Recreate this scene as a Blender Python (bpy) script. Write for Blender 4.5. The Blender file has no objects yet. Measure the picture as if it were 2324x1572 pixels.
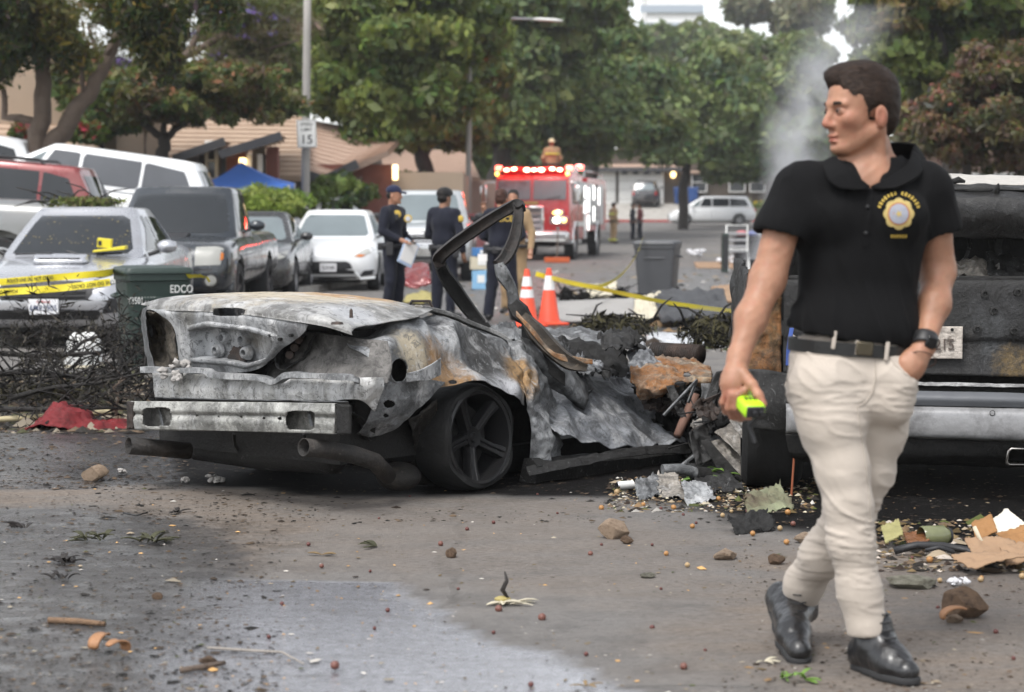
import bpy, bmesh, math, random
import numpy as np
from mathutils import Vector, Matrix, noise as mnoise
SC = bpy.context.scene
COL = SC.collection
R = math.radians
rnd = random.Random(7)
# ------------------------------------------------------------------ camera
CAM_H, PITCH, FPX = 1.35, math.atan((786 - 494) / 4519.0), 4519.0
cam = bpy.data.cameras.new('camera')
cam.lens = 70.0; cam.sensor_width = 36.0; cam.clip_start = 0.05; cam.clip_end = 3000
cam.dof.use_dof = True; cam.dof.focus_distance = 9.7; cam.dof.aperture_fstop = 3.4
cam_ob = bpy.data.objects.new('camera', cam); COL.objects.link(cam_ob)
cam_ob.location = (0, 0, CAM_H); cam_ob.rotation_euler = (math.pi / 2 - PITCH, 0, 0)
SC.camera = cam_ob
# ------------------------------------------------------------------ sky, sun, exposure (bright overcast morning)
SUN_EL, SUN_AZ = R(58), R(215)
world = bpy.data.worlds.new('World'); SC.world = world; world.use_nodes = True
nt = world.node_tree; nt.nodes.clear()
sky = nt.nodes.new('ShaderNodeTexSky'); sky.sky_type = 'NISHITA'; sky.sun_disc = False
sky.sun_elevation = SUN_EL; sky.sun_rotation = SUN_AZ
sky.air_density = 1.0; sky.dust_density = 1.5; sky.ozone_density = 1.0
hs = nt.nodes.new('ShaderNodeHueSaturation'); hs.inputs['Saturation'].default_value = 0.18
bg = nt.nodes.new('ShaderNodeBackground'); bg.inputs['Strength'].default_value = 0.15
wo = nt.nodes.new('ShaderNodeOutputWorld')
nt.links.new(sky.outputs[0], hs.inputs['Color']); nt.links.new(hs.outputs[0], bg.inputs['Color']); nt.links.new(bg.outputs[0], wo.inputs['Surface'])
sun = bpy.data.lights.new('sun', 'SUN'); sun.energy = 1.5; sun.angle = R(20); sun.color = (1.0, 0.97, 0.93)
sun_ob = bpy.data.objects.new('sun', sun); COL.objects.link(sun_ob)
sun_ob.rotation_euler = (math.pi / 2 - SUN_EL, 0, math.pi - SUN_AZ)
SC.view_settings.view_transform = 'Standard'; SC.view_settings.look = 'None'
SC.view_settings.gamma = 1.0; SC.view_settings.use_curve_mapping = False
SC.view_settings.exposure = 1.0
SC.render.engine = 'CYCLES'
SC.cycles.use_denoising = True
try: SC.cycles.denoiser = 'OPENIMAGEDENOISE'
except Exception: pass
SC.cycles.max_bounces = 6; SC.cycles.diffuse_bounces = 3; SC.cycles.glossy_bounces = 3
SC.cycles.transmission_bounces = 4; SC.cycles.transparent_max_bounces = 8; SC.cycles.volume_bounces = 1
SC.cycles.volume_step_rate = 2.0; SC.cycles.adaptive_threshold = 0.02; SC.cycles.volume_max_steps = 128
SC.cycles.sample_clamp_indirect = 6.0
SC.cycles.caustics_reflective = False; SC.cycles.caustics_refractive = False
# ------------------------------------------------------------------ survey helpers: where a sight line meets a plane of the real place
_cp, _sp = math.cos(PITCH), math.sin(PITCH)
EYE = Vector((0, 0, CAM_H))
def ray(px, py):
 a, b = (px - 1162) / FPX, (786 - py) / FPX
 return Vector((a, _cp + b * _sp, -_sp + b * _cp))
def W(px, py, Y):
 d = ray(px, py); return EYE + d * (Y / d.y)
def G(px, py, z=0.0):
 d = ray(px, py); return EYE + d * ((z - CAM_H) / d.z)
def hit(px, py, p0, n):
 d = ray(px, py); return EYE + d * ((Vector(p0) - EYE).dot(n) / d.dot(n))
def gz(x, y):                        # the street rises gently towards the far end
 return 0.00017 * max(0.0, y - 50.0) ** 2
# ------------------------------------------------------------------ mesh builder
class MB:
 def __init__(s): s.v, s.f = [], []
 def add(s, vs, fs):
  o = len(s.v); s.v += [tuple(p) for p in vs]; s.f += [tuple(i + o for i in f) for f in fs]; return s
 def box(s, c, size, rot=None):
  hx, hy, hz = (k / 2 for k in size); m = rot if rot is not None else Matrix.Identity(3)
  vs = [Vector(c) + m @ Vector((x * hx, y * hy, z * hz)) for x in (-1, 1) for y in (-1, 1) for z in (-1, 1)]
  return s.add(vs, [(0, 1, 3, 2), (4, 6, 7, 5), (0, 4, 5, 1), (2, 3, 7, 6), (0, 2, 6, 4), (1, 5, 7, 3)])
 def loft(s, rings, closed=True, caps=True):
  n = len(rings[0]); vs = [p for r in rings for p in r]; fs = []
  for i in range(len(rings) - 1):
   for j in range(n if closed else n - 1):
    k = (j + 1) % n
    fs.append((i * n + j, i * n + k, (i + 1) * n + k, (i + 1) * n + j))
  if caps:
   fs.append(tuple(range(n - 1, -1, -1))); fs.append(tuple(range((len(rings) - 1) * n, len(rings) * n)))
  return s.add(vs, fs)
 def tube(s, path, rad, n=8, caps=True, squash=1.0):
  path = [Vector(p) for p in path]
  if not isinstance(rad, (list, tuple)): rad = [rad] * len(path)
  rings, up = [], None
  for i, p in enumerate(path):
   t = (path[min(i + 1, len(path) - 1)] - path[max(i - 1, 0)])
   t = t.normalized() if t.length > 1e-9 else Vector((0, 0, 1))
   if up is None: up = Vector((0, 0, 1)) if abs(t.z) < 0.9 else Vector((0, 1, 0))
   a = t.cross(up)
   a = a.normalized() if a.length > 1e-6 else Vector((1, 0, 0))
   b = a.cross(t).normalized(); up = b
   rings.append([p + (a * math.cos(w) + b * (math.sin(w) * squash)) * rad[i] for w in (2 * math.pi * k / n for k in range(n))])
  return s.loft(rings, True, caps)
 def cyl(s, p0, p1, r0, r1=None, n=16, caps=True):
  return s.tube([p0, p1], [r0, r0 if r1 is None else r1], n, caps)
 def grid(s, P):
  ni, nj = len(P), len(P[0])
  return s.add([p for r in P for p in r], [(i * nj + j, (i + 1) * nj + j, (i + 1) * nj + j + 1, i * nj + j + 1) for i in range(ni - 1) for j in range(nj - 1)])
 def prism(s, poly, ext):
  n = len(poly); e = Vector(ext); vs = [Vector(p) for p in poly] + [Vector(p) + e for p in poly]
  return s.add(vs, [tuple(range(n - 1, -1, -1)), tuple(range(n, 2 * n))] + [(i, (i + 1) % n, n + (i + 1) % n, n + i) for i in range(n)])
 def ell(s, c, r, n=12, m=8, rot=None):
  c = Vector(c); rot = rot if rot is not None else Matrix.Identity(3); rings = []
  for i in range(m + 1):
   t = math.pi * (i / m * 0.96 + 0.02)
   rings.append([c + rot @ Vector((r[0] * math.sin(t) * math.cos(w), r[1] * math.sin(t) * math.sin(w), -r[2] * math.cos(t))) for w in (2 * math.pi * k / n for k in range(n))])
  return s.loft(rings)
 def lathe(s, prof, c=(0, 0, 0), n=24, axis='z', caps=False):
  c = Vector(c); rings = []
  for r, h in prof:
   ring = []
   for k in range(n):
    w = 2 * math.pi * k / n; a, b = r * math.cos(w), r * math.sin(w)
    ring.append(c + (Vector((a, b, h)) if axis == 'z' else Vector((h, a, b)) if axis == 'x' else Vector((b, h, a))))
   rings.append(ring)
  return s.loft(rings, True, caps)
 def xf(s, m):
  s.v = [tuple(m @ Vector(p)) for p in s.v]; return s
 def build(s, name, mat=None, parent=None, smooth=35, bevel=0, world=False, recalc=False, solid=0):
  me = bpy.data.meshes.new(name)
  vs = s.v
  if world and parent is not None:
   l = parent['_o'] if '_o' in parent else parent.location
   vs = [(p[0] - l[0], p[1] - l[1], p[2] - l[2]) for p in vs]
  me.from_pydata(vs, [], s.f)
  if recalc:
   bm = bmesh.new(); bm.from_mesh(me); bmesh.ops.recalc_face_normals(bm, faces=bm.faces); bm.to_mesh(me); bm.free()
  return finish(name, me, mat, parent, smooth, bevel, solid)
def finish(name, me, mat, parent=None, smooth=35, bevel=0, solid=0):
 if smooth:
  me.polygons.foreach_set('use_smooth', [True] * len(me.polygons))
  if smooth < 180: me.set_sharp_from_angle(angle=R(smooth))
 if mat is not None: me.materials.append(mat)
 ob = bpy.data.objects.new(name, me); COL.objects.link(ob)
 if parent is not None: ob.parent = parent
 if solid:
  m = ob.modifiers.new('thickness', 'SOLIDIFY'); m.thickness = solid; m.offset = 0
 if bevel:
  m = ob.modifiers.new('edge', 'BEVEL'); m.width = bevel; m.segments = 2; m.limit_method = 'ANGLE'; m.angle_limit = R(40)
 return ob
def np_mesh(name, V, F, mat, parent=None, smooth=0, attrs=None):
 """V (n,3) float, F (m,4) or (m,3) int"""
 me = bpy.data.meshes.new(name); V = np.asarray(V, np.float32); F = np.asarray(F, np.int32); k = F.shape[1]
 me.vertices.add(len(V)); me.vertices.foreach_set('co', V.ravel())
 me.loops.add(F.size); me.loops.foreach_set('vertex_index', F.ravel())
 me.polygons.add(len(F)); me.polygons.foreach_set('loop_start', np.arange(0, F.size, k, dtype=np.int32))
 me.update(calc_edges=True)
 for an, av in (attrs or {}).items():
  av = np.asarray(av, np.float32)
  if av.ndim == 1: me.attributes.new(an, 'FLOAT', 'POINT').data.foreach_set('value', av)
  else: me.attributes.new(an, 'FLOAT_COLOR', 'POINT').data.foreach_set('color', np.c_[av, np.ones(len(av))].astype(np.float32).ravel())
 return finish(name, me, mat, parent, smooth)
def tag(o, label=None, cat=None, group=None, kind=None):
 if label: o['label'] = label
 if cat: o['category'] = cat
 if group: o['group'] = group
 if kind: o['kind'] = kind
 return o
def thing(name, label, cat, loc=(0, 0, 0), rz=0.0, group=None, rot=None):
 o = bpy.data.objects.new(name, None); COL.objects.link(o); o.empty_display_size = 0.2
 o.location = loc; o.rotation_euler = rot if rot is not None else (0, 0, rz)
 return tag(o, label, cat, group)
def copy_tree(o, parent=None):
 c = o.copy(); COL.objects.link(c); c.parent = parent
 for ch in list(o.children): copy_tree(ch, c)
 return c
def Rz(a): return Matrix.Rotation(a, 3, 'Z')
def Rx(a): return Matrix.Rotation(a, 3, 'X')
def Ry(a): return Matrix.Rotation(a, 3, 'Y')
# ------------------------------------------------------------------ materials
class N:
 def __init__(s, name):
  s.m = bpy.data.materials.new(name); s.m.use_nodes = True; s.t = s.m.node_tree
  s.b = s.t.nodes['Principled BSDF']; s.out = s.t.nodes['Material Output']; s.co = None
 def n(s, k, **kw):
  x = s.t.nodes.new(k)
  for a, v in kw.items(): setattr(x, a, v)
  return x
 def l(s, a, b): s.t.links.new(a, b)
 def coord(s, kind='Object'):
  if s.co is None: s.co = s.n('ShaderNodeTexCoord')
  return s.co.outputs[kind]
 def noise(s, scale, detail=4, rough=0.6, vec=None, dist=0.0, stretch=None, out='Fac'):
  x = s.n('ShaderNodeTexNoise'); x.inputs['Scale'].default_value = scale; x.inputs['Detail'].default_value = detail
  x.inputs['Roughness'].default_value = rough; x.inputs['Distortion'].default_value = dist
  v = vec if vec is not None else s.coord()
  if stretch:
   mp = s.n('ShaderNodeMapping'); mp.inputs['Scale'].default_value = stretch; s.l(v, mp.inputs['Vector']); v = mp.outputs[0]
  s.l(v, x.inputs['Vector']); return x.outputs[out]
 def ramp(s, fac, stops):
  x = s.n('ShaderNodeValToRGB'); e = x.color_ramp.elements
  while len(e) < len(stops): e.new(0.5)
  for i, (p, c) in enumerate(stops):
   e[i].position = p; c = (c, c, c) if not isinstance(c, (tuple, list)) else c; e[i].color = (*c[:3], 1)
  s.l(fac, x.inputs[0]); return x.outputs['Color']
 def mix(s, fac, a, b, blend='MIX'):
  x = s.n('ShaderNodeMix', data_type='RGBA', blend_type=blend)
  for sock, val in ((x.inputs[0], fac), (x.inputs[6], a), (x.inputs[7], b)):
   if isinstance(val, (int, float)): sock.default_value = val
   elif isinstance(val, (tuple, list)): sock.default_value = (*val[:3], 1)
   else: s.l(val, sock)
  return x.outputs[2]
 def math(s, op, a, b=0.0, c=None):
  x = s.n('ShaderNodeMath', operation=op)
  for sock, val in zip(x.inputs, (a, b, c)):
   if val is None: continue
   if isinstance(val, (int, float)): sock.default_value = val
   else: s.l(val, sock)
  return x.outputs[0]
 def attr(s, name, out='Fac'):
  x = s.n('ShaderNodeAttribute'); x.attribute_name = name; return x.outputs[out]
 def bump(s, h, dist=0.01, strength=1.0, prev=None):
  x = s.n('ShaderNodeBump'); x.inputs['Distance'].default_value = dist; x.inputs['Strength'].default_value = strength
  s.l(h, x.inputs['Height'])
  if prev is not None: s.l(prev, x.inputs['Normal'])
  s.l(x.outputs[0], s.b.inputs['Normal']); return x.outputs[0]
 def set(s, **kw):
  names = dict(col='Base Color', rough='Roughness', metal='Metallic', spec='Specular IOR Level', coat='Coat Weight', coatr='Coat Roughness', trans='Transmission Weight', emis='Emission Color', estr='Emission Strength', sheen='Sheen Weight', sss='Subsurface Weight', ior='IOR', alpha='Alpha')
  for k, v in kw.items():
   sock = s.b.inputs[names[k]]
   if isinstance(v, (int, float)): sock.default_value = v
   elif isinstance(v, (tuple, list)): sock.default_value = (*v[:3], 1)
   else: s.l(v, sock)
  return s
def mul(c, k): return tuple(min(1, max(0, x * k)) for x in c)
_mc = {}
def mat(name, col, rough=0.6, metal=0.0, var=0.15, scale=8.0, bump=0.0, bscale=60.0, spec=0.5, coat=0.0, sheen=0.0, dirt=None, dirt_amt=0.5, dscale=3.0):
 if name in _mc: return _mc[name]
 n = N(name); c = n.mix(n.noise(scale, 5), mul(col, 1 - var), mul(col, 1 + var))
 rr = n.math('MULTIPLY_ADD', n.noise(scale * 1.7, 4), 0.2, max(0.02, rough - 0.1))
 if dirt:
  d = n.ramp(n.noise(dscale, 8, 0.68), [(1 - dirt_amt - 0.12, 0), (1 - dirt_amt + 0.12, 1)])
  c = n.mix(d, c, dirt); rr = n.math('MULTIPLY_ADD', d, 0.25, rr)
 n.set(col=c, rough=rr, metal=metal, spec=spec, coat=coat, sheen=sheen)
 if bump: n.bump(n.noise(bscale, 5), bump)
 _mc[name] = n.m; return n.m
def emit(name, col, strength, base=(0.8, 0.8, 0.8)):
 if name in _mc: return _mc[name]
 n = N(name); n.set(col=base, rough=0.3, emis=col, estr=strength); _mc[name] = n.m; return n.m
def glass(name, col, rough=0.05, alpha=1.0):
 """car glass: glossy tinted pane"""
 if name in _mc: return _mc[name]
 n = N(name); n.set(col=n.mix(n.noise(1.3, 3), mul(col, 0.8), mul(col, 1.2)), rough=n.math('MULTIPLY_ADD', n.noise(6, 4), 0.03, max(0.0, rough - .045)), spec=0.45, coatr=0.02, alpha=alpha); _mc[name] = n.m; return n.m
# ------------------------------------------------------------------ smooth implicit bodies (one continuous skin), meshed with surface nets
class SDF:
 def __init__(s): s.pr = []
 def cap(s, a, b, ra, rb=None, k=0.03, op='u'):
  s.pr.append(('c', np.array(a, float), np.array(b, float), float(ra), float(ra if rb is None else rb), k, op)); return s
 def ell(s, c, r, rot=None, k=0.03, op='u'):
  s.pr.append(('e', np.array(c, float), np.array(r, float), None if rot is None else np.array(rot, float), 0, k, op)); return s
 def box(s, c, h, rot=None, rd=0.01, k=0.02, op='u'):
  s.pr.append(('b', np.array(c, float), np.array(h, float), None if rot is None else np.array(rot, float), rd, k, op)); return s
 def plane(s, c, nrm, k=0.01, op='i'):       # keep the side the normal points away from
  s.pr.append(('p', np.array(c, float), np.array(nrm, float) / np.linalg.norm(nrm), 0, 0, k, op)); return s
 @staticmethod
 def d1(p, P):
  t = p[0]
  if t == 'c':
   a, b, ra, rb = p[1:5]; ba = b - a; L2 = max(1e-9, ba @ ba); pa = P - a
   h = np.clip((pa @ ba) / L2, 0, 1); return np.linalg.norm(pa - h[..., None] * ba, axis=-1) - (ra + (rb - ra) * h)
  q = P - p[1]
  if t == 'p': return q @ p[2]
  if p[3] is not None: q = q @ p[3]
  if t == 'e':
   k0 = np.linalg.norm(q / p[2], axis=-1); k1 = np.linalg.norm(q / (p[2] ** 2), axis=-1); return k0 * (k0 - 1) / np.maximum(k1, 1e-9)
  w = np.abs(q) - (p[2] - p[4]); return np.linalg.norm(np.maximum(w, 0), axis=-1) + np.minimum(w.max(-1), 0) - p[4]
 def ev(s, P, rad=0.0):
  """P (n,m,3) bricks of points"""
  D = np.full(P.shape[:-1], 9.0); ctr = P.mean(1); br = np.linalg.norm(P[:, 0] - ctr, axis=-1).max() if P.shape[1] > 1 else 0.0
  for p in s.pr:
   k, op = p[5], p[6]
   if op in 'us':
    sel = np.abs(s.d1(p, ctr)) < br + k * 2 + 0.06 if P.shape[1] > 1 else np.ones(len(P), bool)
    sel |= (s.d1(p, ctr) < 0)
    if not sel.any(): continue
    d = s.d1(p, P[sel]); D0 = D[sel]
    if op == 'u':
     h = np.maximum(k - np.abs(D0 - d), 0) / k; D[sel] = np.minimum(D0, d) - h * h * k * 0.25
    else:
     h = np.maximum(k - np.abs(D0 + d), 0) / k; D[sel] = np.maximum(D0, -d) + h * h * k * 0.25
   else:
    d = s.d1(p, P); h = np.maximum(k - np.abs(D - d), 0) / k; D = np.maximum(D, d) + h * h * k * 0.25
  return D
 def mesh(s, h=0.006, disp=None):
  lo, hi = np.full(3, 1e9), np.full(3, -1e9)
  for p in s.pr:
   if p[6] != 'u': continue
   if p[0] == 'c':
    r = max(p[3], p[4])
    for q in (p[1], p[2]): lo = np.minimum(lo, q - r); hi = np.maximum(hi, q + r)
   else:
    r = p[2].max() * (1.0 if p[3] is None and p[0] == 'e' else 1.75); lo = np.minimum(lo, p[1] - r); hi = np.maximum(hi, p[1] + r)
  B = 8; bs = h * B; lo -= bs * 0.7; nb = np.ceil((hi - lo) / bs + 0.7).astype(int)
  I = np.stack(np.meshgrid(*[np.arange(k) for k in nb], indexing='ij'), -1).reshape(-1, 3)
  C = lo + (I + 0.5) * bs
  D = s.ev(C[:, None, :])[:, 0]
  I = I[np.abs(D) < bs * 1.25 + 0.01]
  g = np.stack(np.meshgrid(*[np.arange(B + 1)] * 3, indexing='ij'), -1).reshape(-1, 3)
  GI = I[:, None, :] * B + g[None]
  P = lo + GI * h; D = s.ev(P)
  if disp is not None: D = D + disp(P)
  D = D.reshape(len(I), B + 1, B + 1, B + 1)
  ins = D < 0
  cs = [(a, b, c) for a in (0, 1) for b in (0, 1) for c in (0, 1)]
  sub = lambda A, o: A[:, o[0]:o[0] + B, o[1]:o[1] + B, o[2]:o[2] + B]
  cnt = sum(sub(ins, o).astype(np.int8) for o in cs)
  act = (cnt > 0) & (cnt < 8)
  acc = np.zeros(act.shape + (3,)); m = np.zeros(act.shape)
  for o in cs:
   for ax in range(3):
    if o[ax]: continue
    o2 = list(o); o2[ax] = 1; d0, d1 = sub(D, o), sub(D, o2)
    x = (d0 < 0) != (d1 < 0); t = np.where(x, d0 / np.where(x, d0 - d1, 1), 0)
    for a in range(3): acc[..., a] += np.where(x, o[a] + (t if a == ax else 0), 0)
    m += x
  bi, i, j, k = np.nonzero(act)
  loc = acc[bi, i, j, k] / m[bi, i, j, k][:, None]
  gi = I[bi] * B + np.stack([i, j, k], -1)
  V = lo + (gi + loc) * h
  S = (nb * B + 2); key = (gi[:, 0] * S[1] + gi[:, 1]) * S[2] + gi[:, 2]
  order = np.argsort(key); sk = key[order]
  F = []
  for ax in range(3):
   o2 = [0, 0, 0]; o2[ax] = 1; i0, i1 = sub(ins, (0, 0, 0)), sub(ins, o2)
   for flip in (0, 1):
    e = (i0 & ~i1) if not flip else (~i0 & i1)
    b_, a1, a2, a3 = np.nonzero(e); q = I[b_] * B + np.stack([a1, a2, a3], -1)
    u, w = (ax + 1) % 3, (ax + 2) % 3; quad = []
    for du, dw in ((0, 0), (1, 0), (1, 1), (0, 1)):
     r = q.copy(); r[:, u] -= du; r[:, w] -= dw; kk = (r[:, 0] * S[1] + r[:, 1]) * S[2] + r[:, 2]
     pos = np.clip(np.searchsorted(sk, kk), 0, len(sk) - 1); quad.append(np.where(sk[pos] == kk, order[pos], -1))
    Q = np.stack(quad, -1); Q = Q[(Q >= 0).all(1)]; F.append(Q[:, ::-1] if flip else Q)
  return V, np.concatenate(F)
# ================================================================== SETTING: street frame
SD = Vector((math.sin(R(6.6)), math.cos(R(6.6)), 0)); SCR = Vector((SD.y, -SD.x, 0))      # along the street / across to the right
CL, CR = -7.66, 2.75                                                                     # kerb lines
def ST(a, c, z=None):
 p = SD * a + SCR * c; p.z = gz(p.x, p.y) if z is None else z; return p
def bank(x, y):                       # yards: left side climbs a little behind the pavement
 c = x * SCR.x + y * SCR.y; a = x * SD.x + y * SD.y
 z = gz(x, y)
 if y > 128: z += min(0.9, (y - 128) * 0.075)
 if a < 104:
  if c < CL - 0.2: z += 0.12 + min(0.55, max(0, (CL - 1.6 - c)) * 0.085)
  if c > CR + 0.2: z += 0.12 + min(0.3, max(0, (c - CR - 1.6)) * 0.04)
 return z
def poly_sd(P, poly):
 """signed distance (inside negative) of points P (n,2) to polygon"""
 poly = np.array(poly); d = np.full(len(P), 1e9); ins = np.zeros(len(P), bool); n = len(poly)
 for i in range(n):
  a, b = poly[i], poly[(i + 1) % n]; e = b - a; w = P - a
  t = np.clip((w @ e) / max(1e-9, e @ e), 0, 1); d = np.minimum(d, np.linalg.norm(w - t[:, None] * e, axis=1))
  c = (a[1] > P[:, 1]) != (b[1] > P[:, 1])
  with np.errstate(divide='ignore', invalid='ignore'):
   x = (b[0] - a[0]) * (P[:, 1] - a[1]) / (b[1] - a[1] + 1e-12) + a[0]
  ins ^= c & (P[:, 0] < x)
 return np.where(ins, -d, d)
_rs = np.random.RandomState(5)
def vnoise(P, scale, seed=0, octs=3):
 """cheap smooth value noise, P (n,2 or 3) -> about -1..1"""
 rs = np.random.RandomState(seed); out = np.zeros(len(P)); amp = 1.0
 for o in range(octs):
  Q = P * scale * 2 ** o; k = P.shape[1]; s = np.zeros(len(P))
  for _ in range(5):
   w = rs.normal(size=k); w /= np.linalg.norm(w); s += np.sin(Q @ w * 2.2 * rs.uniform(.7, 1.5) + rs.uniform(0, 6.3))
  out += amp * s / 3.0; amp *= 0.55
 return out
def gp(pts): return [tuple(G(*p).xy) for p in pts]
# ---- road surface: one sheet, fine near the wreck, with wet / soot / mud stains and a painted sky sheen stored where they lie
al = np.unique(np.round(np.concatenate([np.arange(-6, 3.5, 0.8), np.arange(3.5, 14, 0.055), np.arange(14, 30, 0.35), np.arange(30, 126, 2.0)]), 4))
cl = np.linspace(CL, CR, 150)
A, C_ = np.meshgrid(al, cl, indexing='ij')
X = A * SD.x + C_ * SCR.x; Y = A * SD.y + C_ * SCR.y
P2 = np.stack([X.ravel(), Y.ravel()], -1)
jag = 0.10 * vnoise(P2, 1.6, 1) + 0.05 * vnoise(P2, 7.0, 2, 4)
def mask(poly, soft=0.12, j=1.0): return np.clip(0.5 - (poly_sd(P2, gp(poly)) + jag * j) / soft, 0, 1)
wetm = mask([(-900, 1150), (150, 1152), (420, 1178), (520, 1245), (545, 1312), (890, 1322), (915, 1350), (1010, 1405), (1150, 1462), (1300, 1522), (1460, 1585), (1500, 1800), (-900, 1800)], 0.05, 0.45)
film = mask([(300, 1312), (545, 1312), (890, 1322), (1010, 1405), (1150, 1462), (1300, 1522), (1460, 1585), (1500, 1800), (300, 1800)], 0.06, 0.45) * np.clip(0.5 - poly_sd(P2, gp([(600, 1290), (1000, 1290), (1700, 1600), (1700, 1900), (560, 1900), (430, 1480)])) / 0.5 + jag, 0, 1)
wet2 = mask([(-1600, 860), (300, 880), (380, 1000), (400, 1095), (200, 1112), (-1200, 1108)], 0.08, 0.5)
wet3 = mask([(1850, 1330), (2500, 1240), (2500, 1420), (2200, 1450), (1950, 1380)], 0.3, 1.0) * 0.55
wet4 = mask([(900, 640), (1700, 600), (1900, 700), (1500, 745), (900, 740)], 0.6, 2.0) * 0.5
soot = np.clip(mask([(180, 1094), (700, 1120), (1100, 1128), (1400, 1128), (1750, 1190), (2000, 1235), (2600, 1260), (2700, 980), (1700, 900), (1300, 800), (280, 860), (100, 960)], 0.22, 0.9), 0, 1)
soot2 = mask([(-600, 830), (320, 850), (330, 960), (-600, 985)], 0.3, 1.2) * 0.8
soot3 = mask([(1230, 690), (1700, 690), (1750, 790), (1200, 790)], 0.6, 2.0) * 0.7
mud = np.clip(np.maximum.reduce([mask([(-900, 1105), (420, 1098), (640, 1110), (700, 1200), (600, 1230), (560, 1290), (520, 1250), (400, 1185), (150, 1155), (-900, 1155)], 0.25, 1.4),
 0.55 * mask([(560, 1110), (1350, 1135), (1700, 1230), (1640, 1400), (1000, 1330), (560, 1300)], 0.5, 2.0),
 mask([(1690, 1230), (2600, 1250), (2700, 1800), (1650, 1800), (1600, 1450), (1720, 1320)], 0.5, 1.6)]), 0, 1)
grit = mask([(-900, 1120), (420, 1150), (560, 1300), (500, 1450), (250, 1600), (-900, 1700)], 0.5, 2.0)
Z = np.array([gz(x, y) for x, y in P2])
Z = Z + 0.004 * vnoise(P2, 0.8, 9) * (P2[:, 1] < 40)
na, nc = len(al), len(cl)
idx = np.arange(na * nc).reshape(na, nc)
F = np.stack([idx[:-1, :-1], idx[:-1, 1:], idx[1:, 1:], idx[1:, :-1]], -1).reshape(-1, 4)
n = N('asphalt')
pos = n.n('ShaderNodeNewGeometry').outputs['Position']
sp = n.noise(260, 3, 0.7, pos); sp2 = n.noise(90, 4, 0.6, pos); big = n.noise(0.55, 5, 0.6, pos); mid = n.noise(4.5, 6, 0.65, pos)
pit = n.noise(38, 5, 0.75, pos, stretch=(0.8, 1.3, 1)); c = n.mix(n.ramp(sp, [(0.35, 0.0), (0.65, 1.0)]), (0.085, 0.080, 0.077), (0.205, 0.196, 0.188)); c = n.mix(n.ramp(pit, [(0.36, 0.6), (0.5, 0.0)]), c, (0.045, 0.043, 0.041)); c = n.mix(n.ramp(pit, [(0.58, 0.0), (0.68, 0.5)]), c, (0.26, 0.25, 0.24))
c = n.mix(n.ramp(big, [(0.38, 0.0), (0.62, 1.0)]), c, n.mix(0.6, c, (0.19, 0.175, 0.16)))
c = n.mix(n.math('MULTIPLY', n.ramp(mid, [(0.45, 0.0), (0.62, 1.0)]), 0.45), c, (0.07, 0.066, 0.064))
vor = n.n('ShaderNodeTexVoronoi'); vor.feature = 'DISTANCE_TO_EDGE'; vor.inputs['Scale'].default_value = 0.4
n.l(n.mix(0.25, pos, n.noise(1.2, 5, 0.7, pos, out='Color')), vor.inputs['Vector'])
crk = n.ramp(vor.outputs['Distance'], [(0.002, 1.0), (0.007, 0.0)])
c = n.mix(n.math('MULTIPLY', crk, 0.3), c, (0.03, 0.028, 0.026))
mudf = n.math('MULTIPLY', n.attr('mud'), n.ramp(n.noise(2.4, 8, 0.72, pos, stretch=(0.6, 2.2, 1)), [(0.30, 0.25), (0.60, 1.0)]))
mcol = n.mix(n.ramp(pit, [(0.3, 0.0), (0.65, 1.0)]), (0.095, 0.076, 0.062), (0.225, 0.186, 0.152))
c = n.mix(mudf, c, mcol)
sootf = n.math('MULTIPLY', n.attr('soot'), n.ramp(n.noise(3.2, 7, 0.7, pos), [(0.22, 0.85), (0.45, 1.0)]))
c = n.mix(sootf, c, (0.006, 0.0055, 0.0055))
gr = n.math('MULTIPLY', n.attr('grit'), n.ramp(n.noise(5.5, 8, 0.75, pos, stretch=(1, 1.6, 1)), [(0.43, 0.0), (0.55, 1.0)]))
c = n.mix(n.math('MULTIPLY', gr, 0.85), c, n.mix(sp2, (0.018, 0.015, 0.013), (0.085, 0.066, 0.05)))
wf = n.math('MULTIPLY', n.attr('wet'), n.ramp(n.noise(6.0, 6, 0.7, pos, stretch=(0.7, 1.8, 1)), [(0.18, 0.75), (0.45, 1.0)]))
c = n.mix(n.math('MULTIPLY', wf, 0.58), c, (0.03, 0.03, 0.033))
film_ = n.math('MULTIPLY', n.attr('film'), n.math('SUBTRACT', 1.0, n.math('MULTIPLY', gr, 0.9)))
rr = n.math('SUBTRACT', n.math('MULTIPLY_ADD', sp2, 0.2, 0.72), n.math('MULTIPLY', wf, 0.52))
rr = n.math('MAXIMUM', n.math('SUBTRACT', rr, n.math('MULTIPLY', film_, 0.14)), 0.10)
c = n.mix(n.math('MULTIPLY', n.attr('film'), n.ramp(n.noise(8, 6, 0.7, pos, stretch=(0.5, 1.8, 1)), [(0.28, 0.25), (0.52, 0.9)])), c, n.mix(n.ramp(pit, [(0.35, 0.0), (0.6, 1.0)]), (0.11, 0.11, 0.12), (0.31, 0.315, 0.345)))  # pale tint paints the bright sky reflection into the wet film's colour
wcoat = n.math('MAXIMUM', n.math('MULTIPLY', film_, 0.7), n.math('MULTIPLY', n.math('MULTIPLY', wf, n.ramp(n.noise(3.0, 7, 0.7, pos, stretch=(0.5, 1.5, 1)), [(0.42, 0.0), (0.58, 0.7)])), n.math('SUBTRACT', 1.0, n.math('MULTIPLY', gr, 0.9))))
n.b.inputs['Coat IOR'].default_value = 1.33
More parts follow.
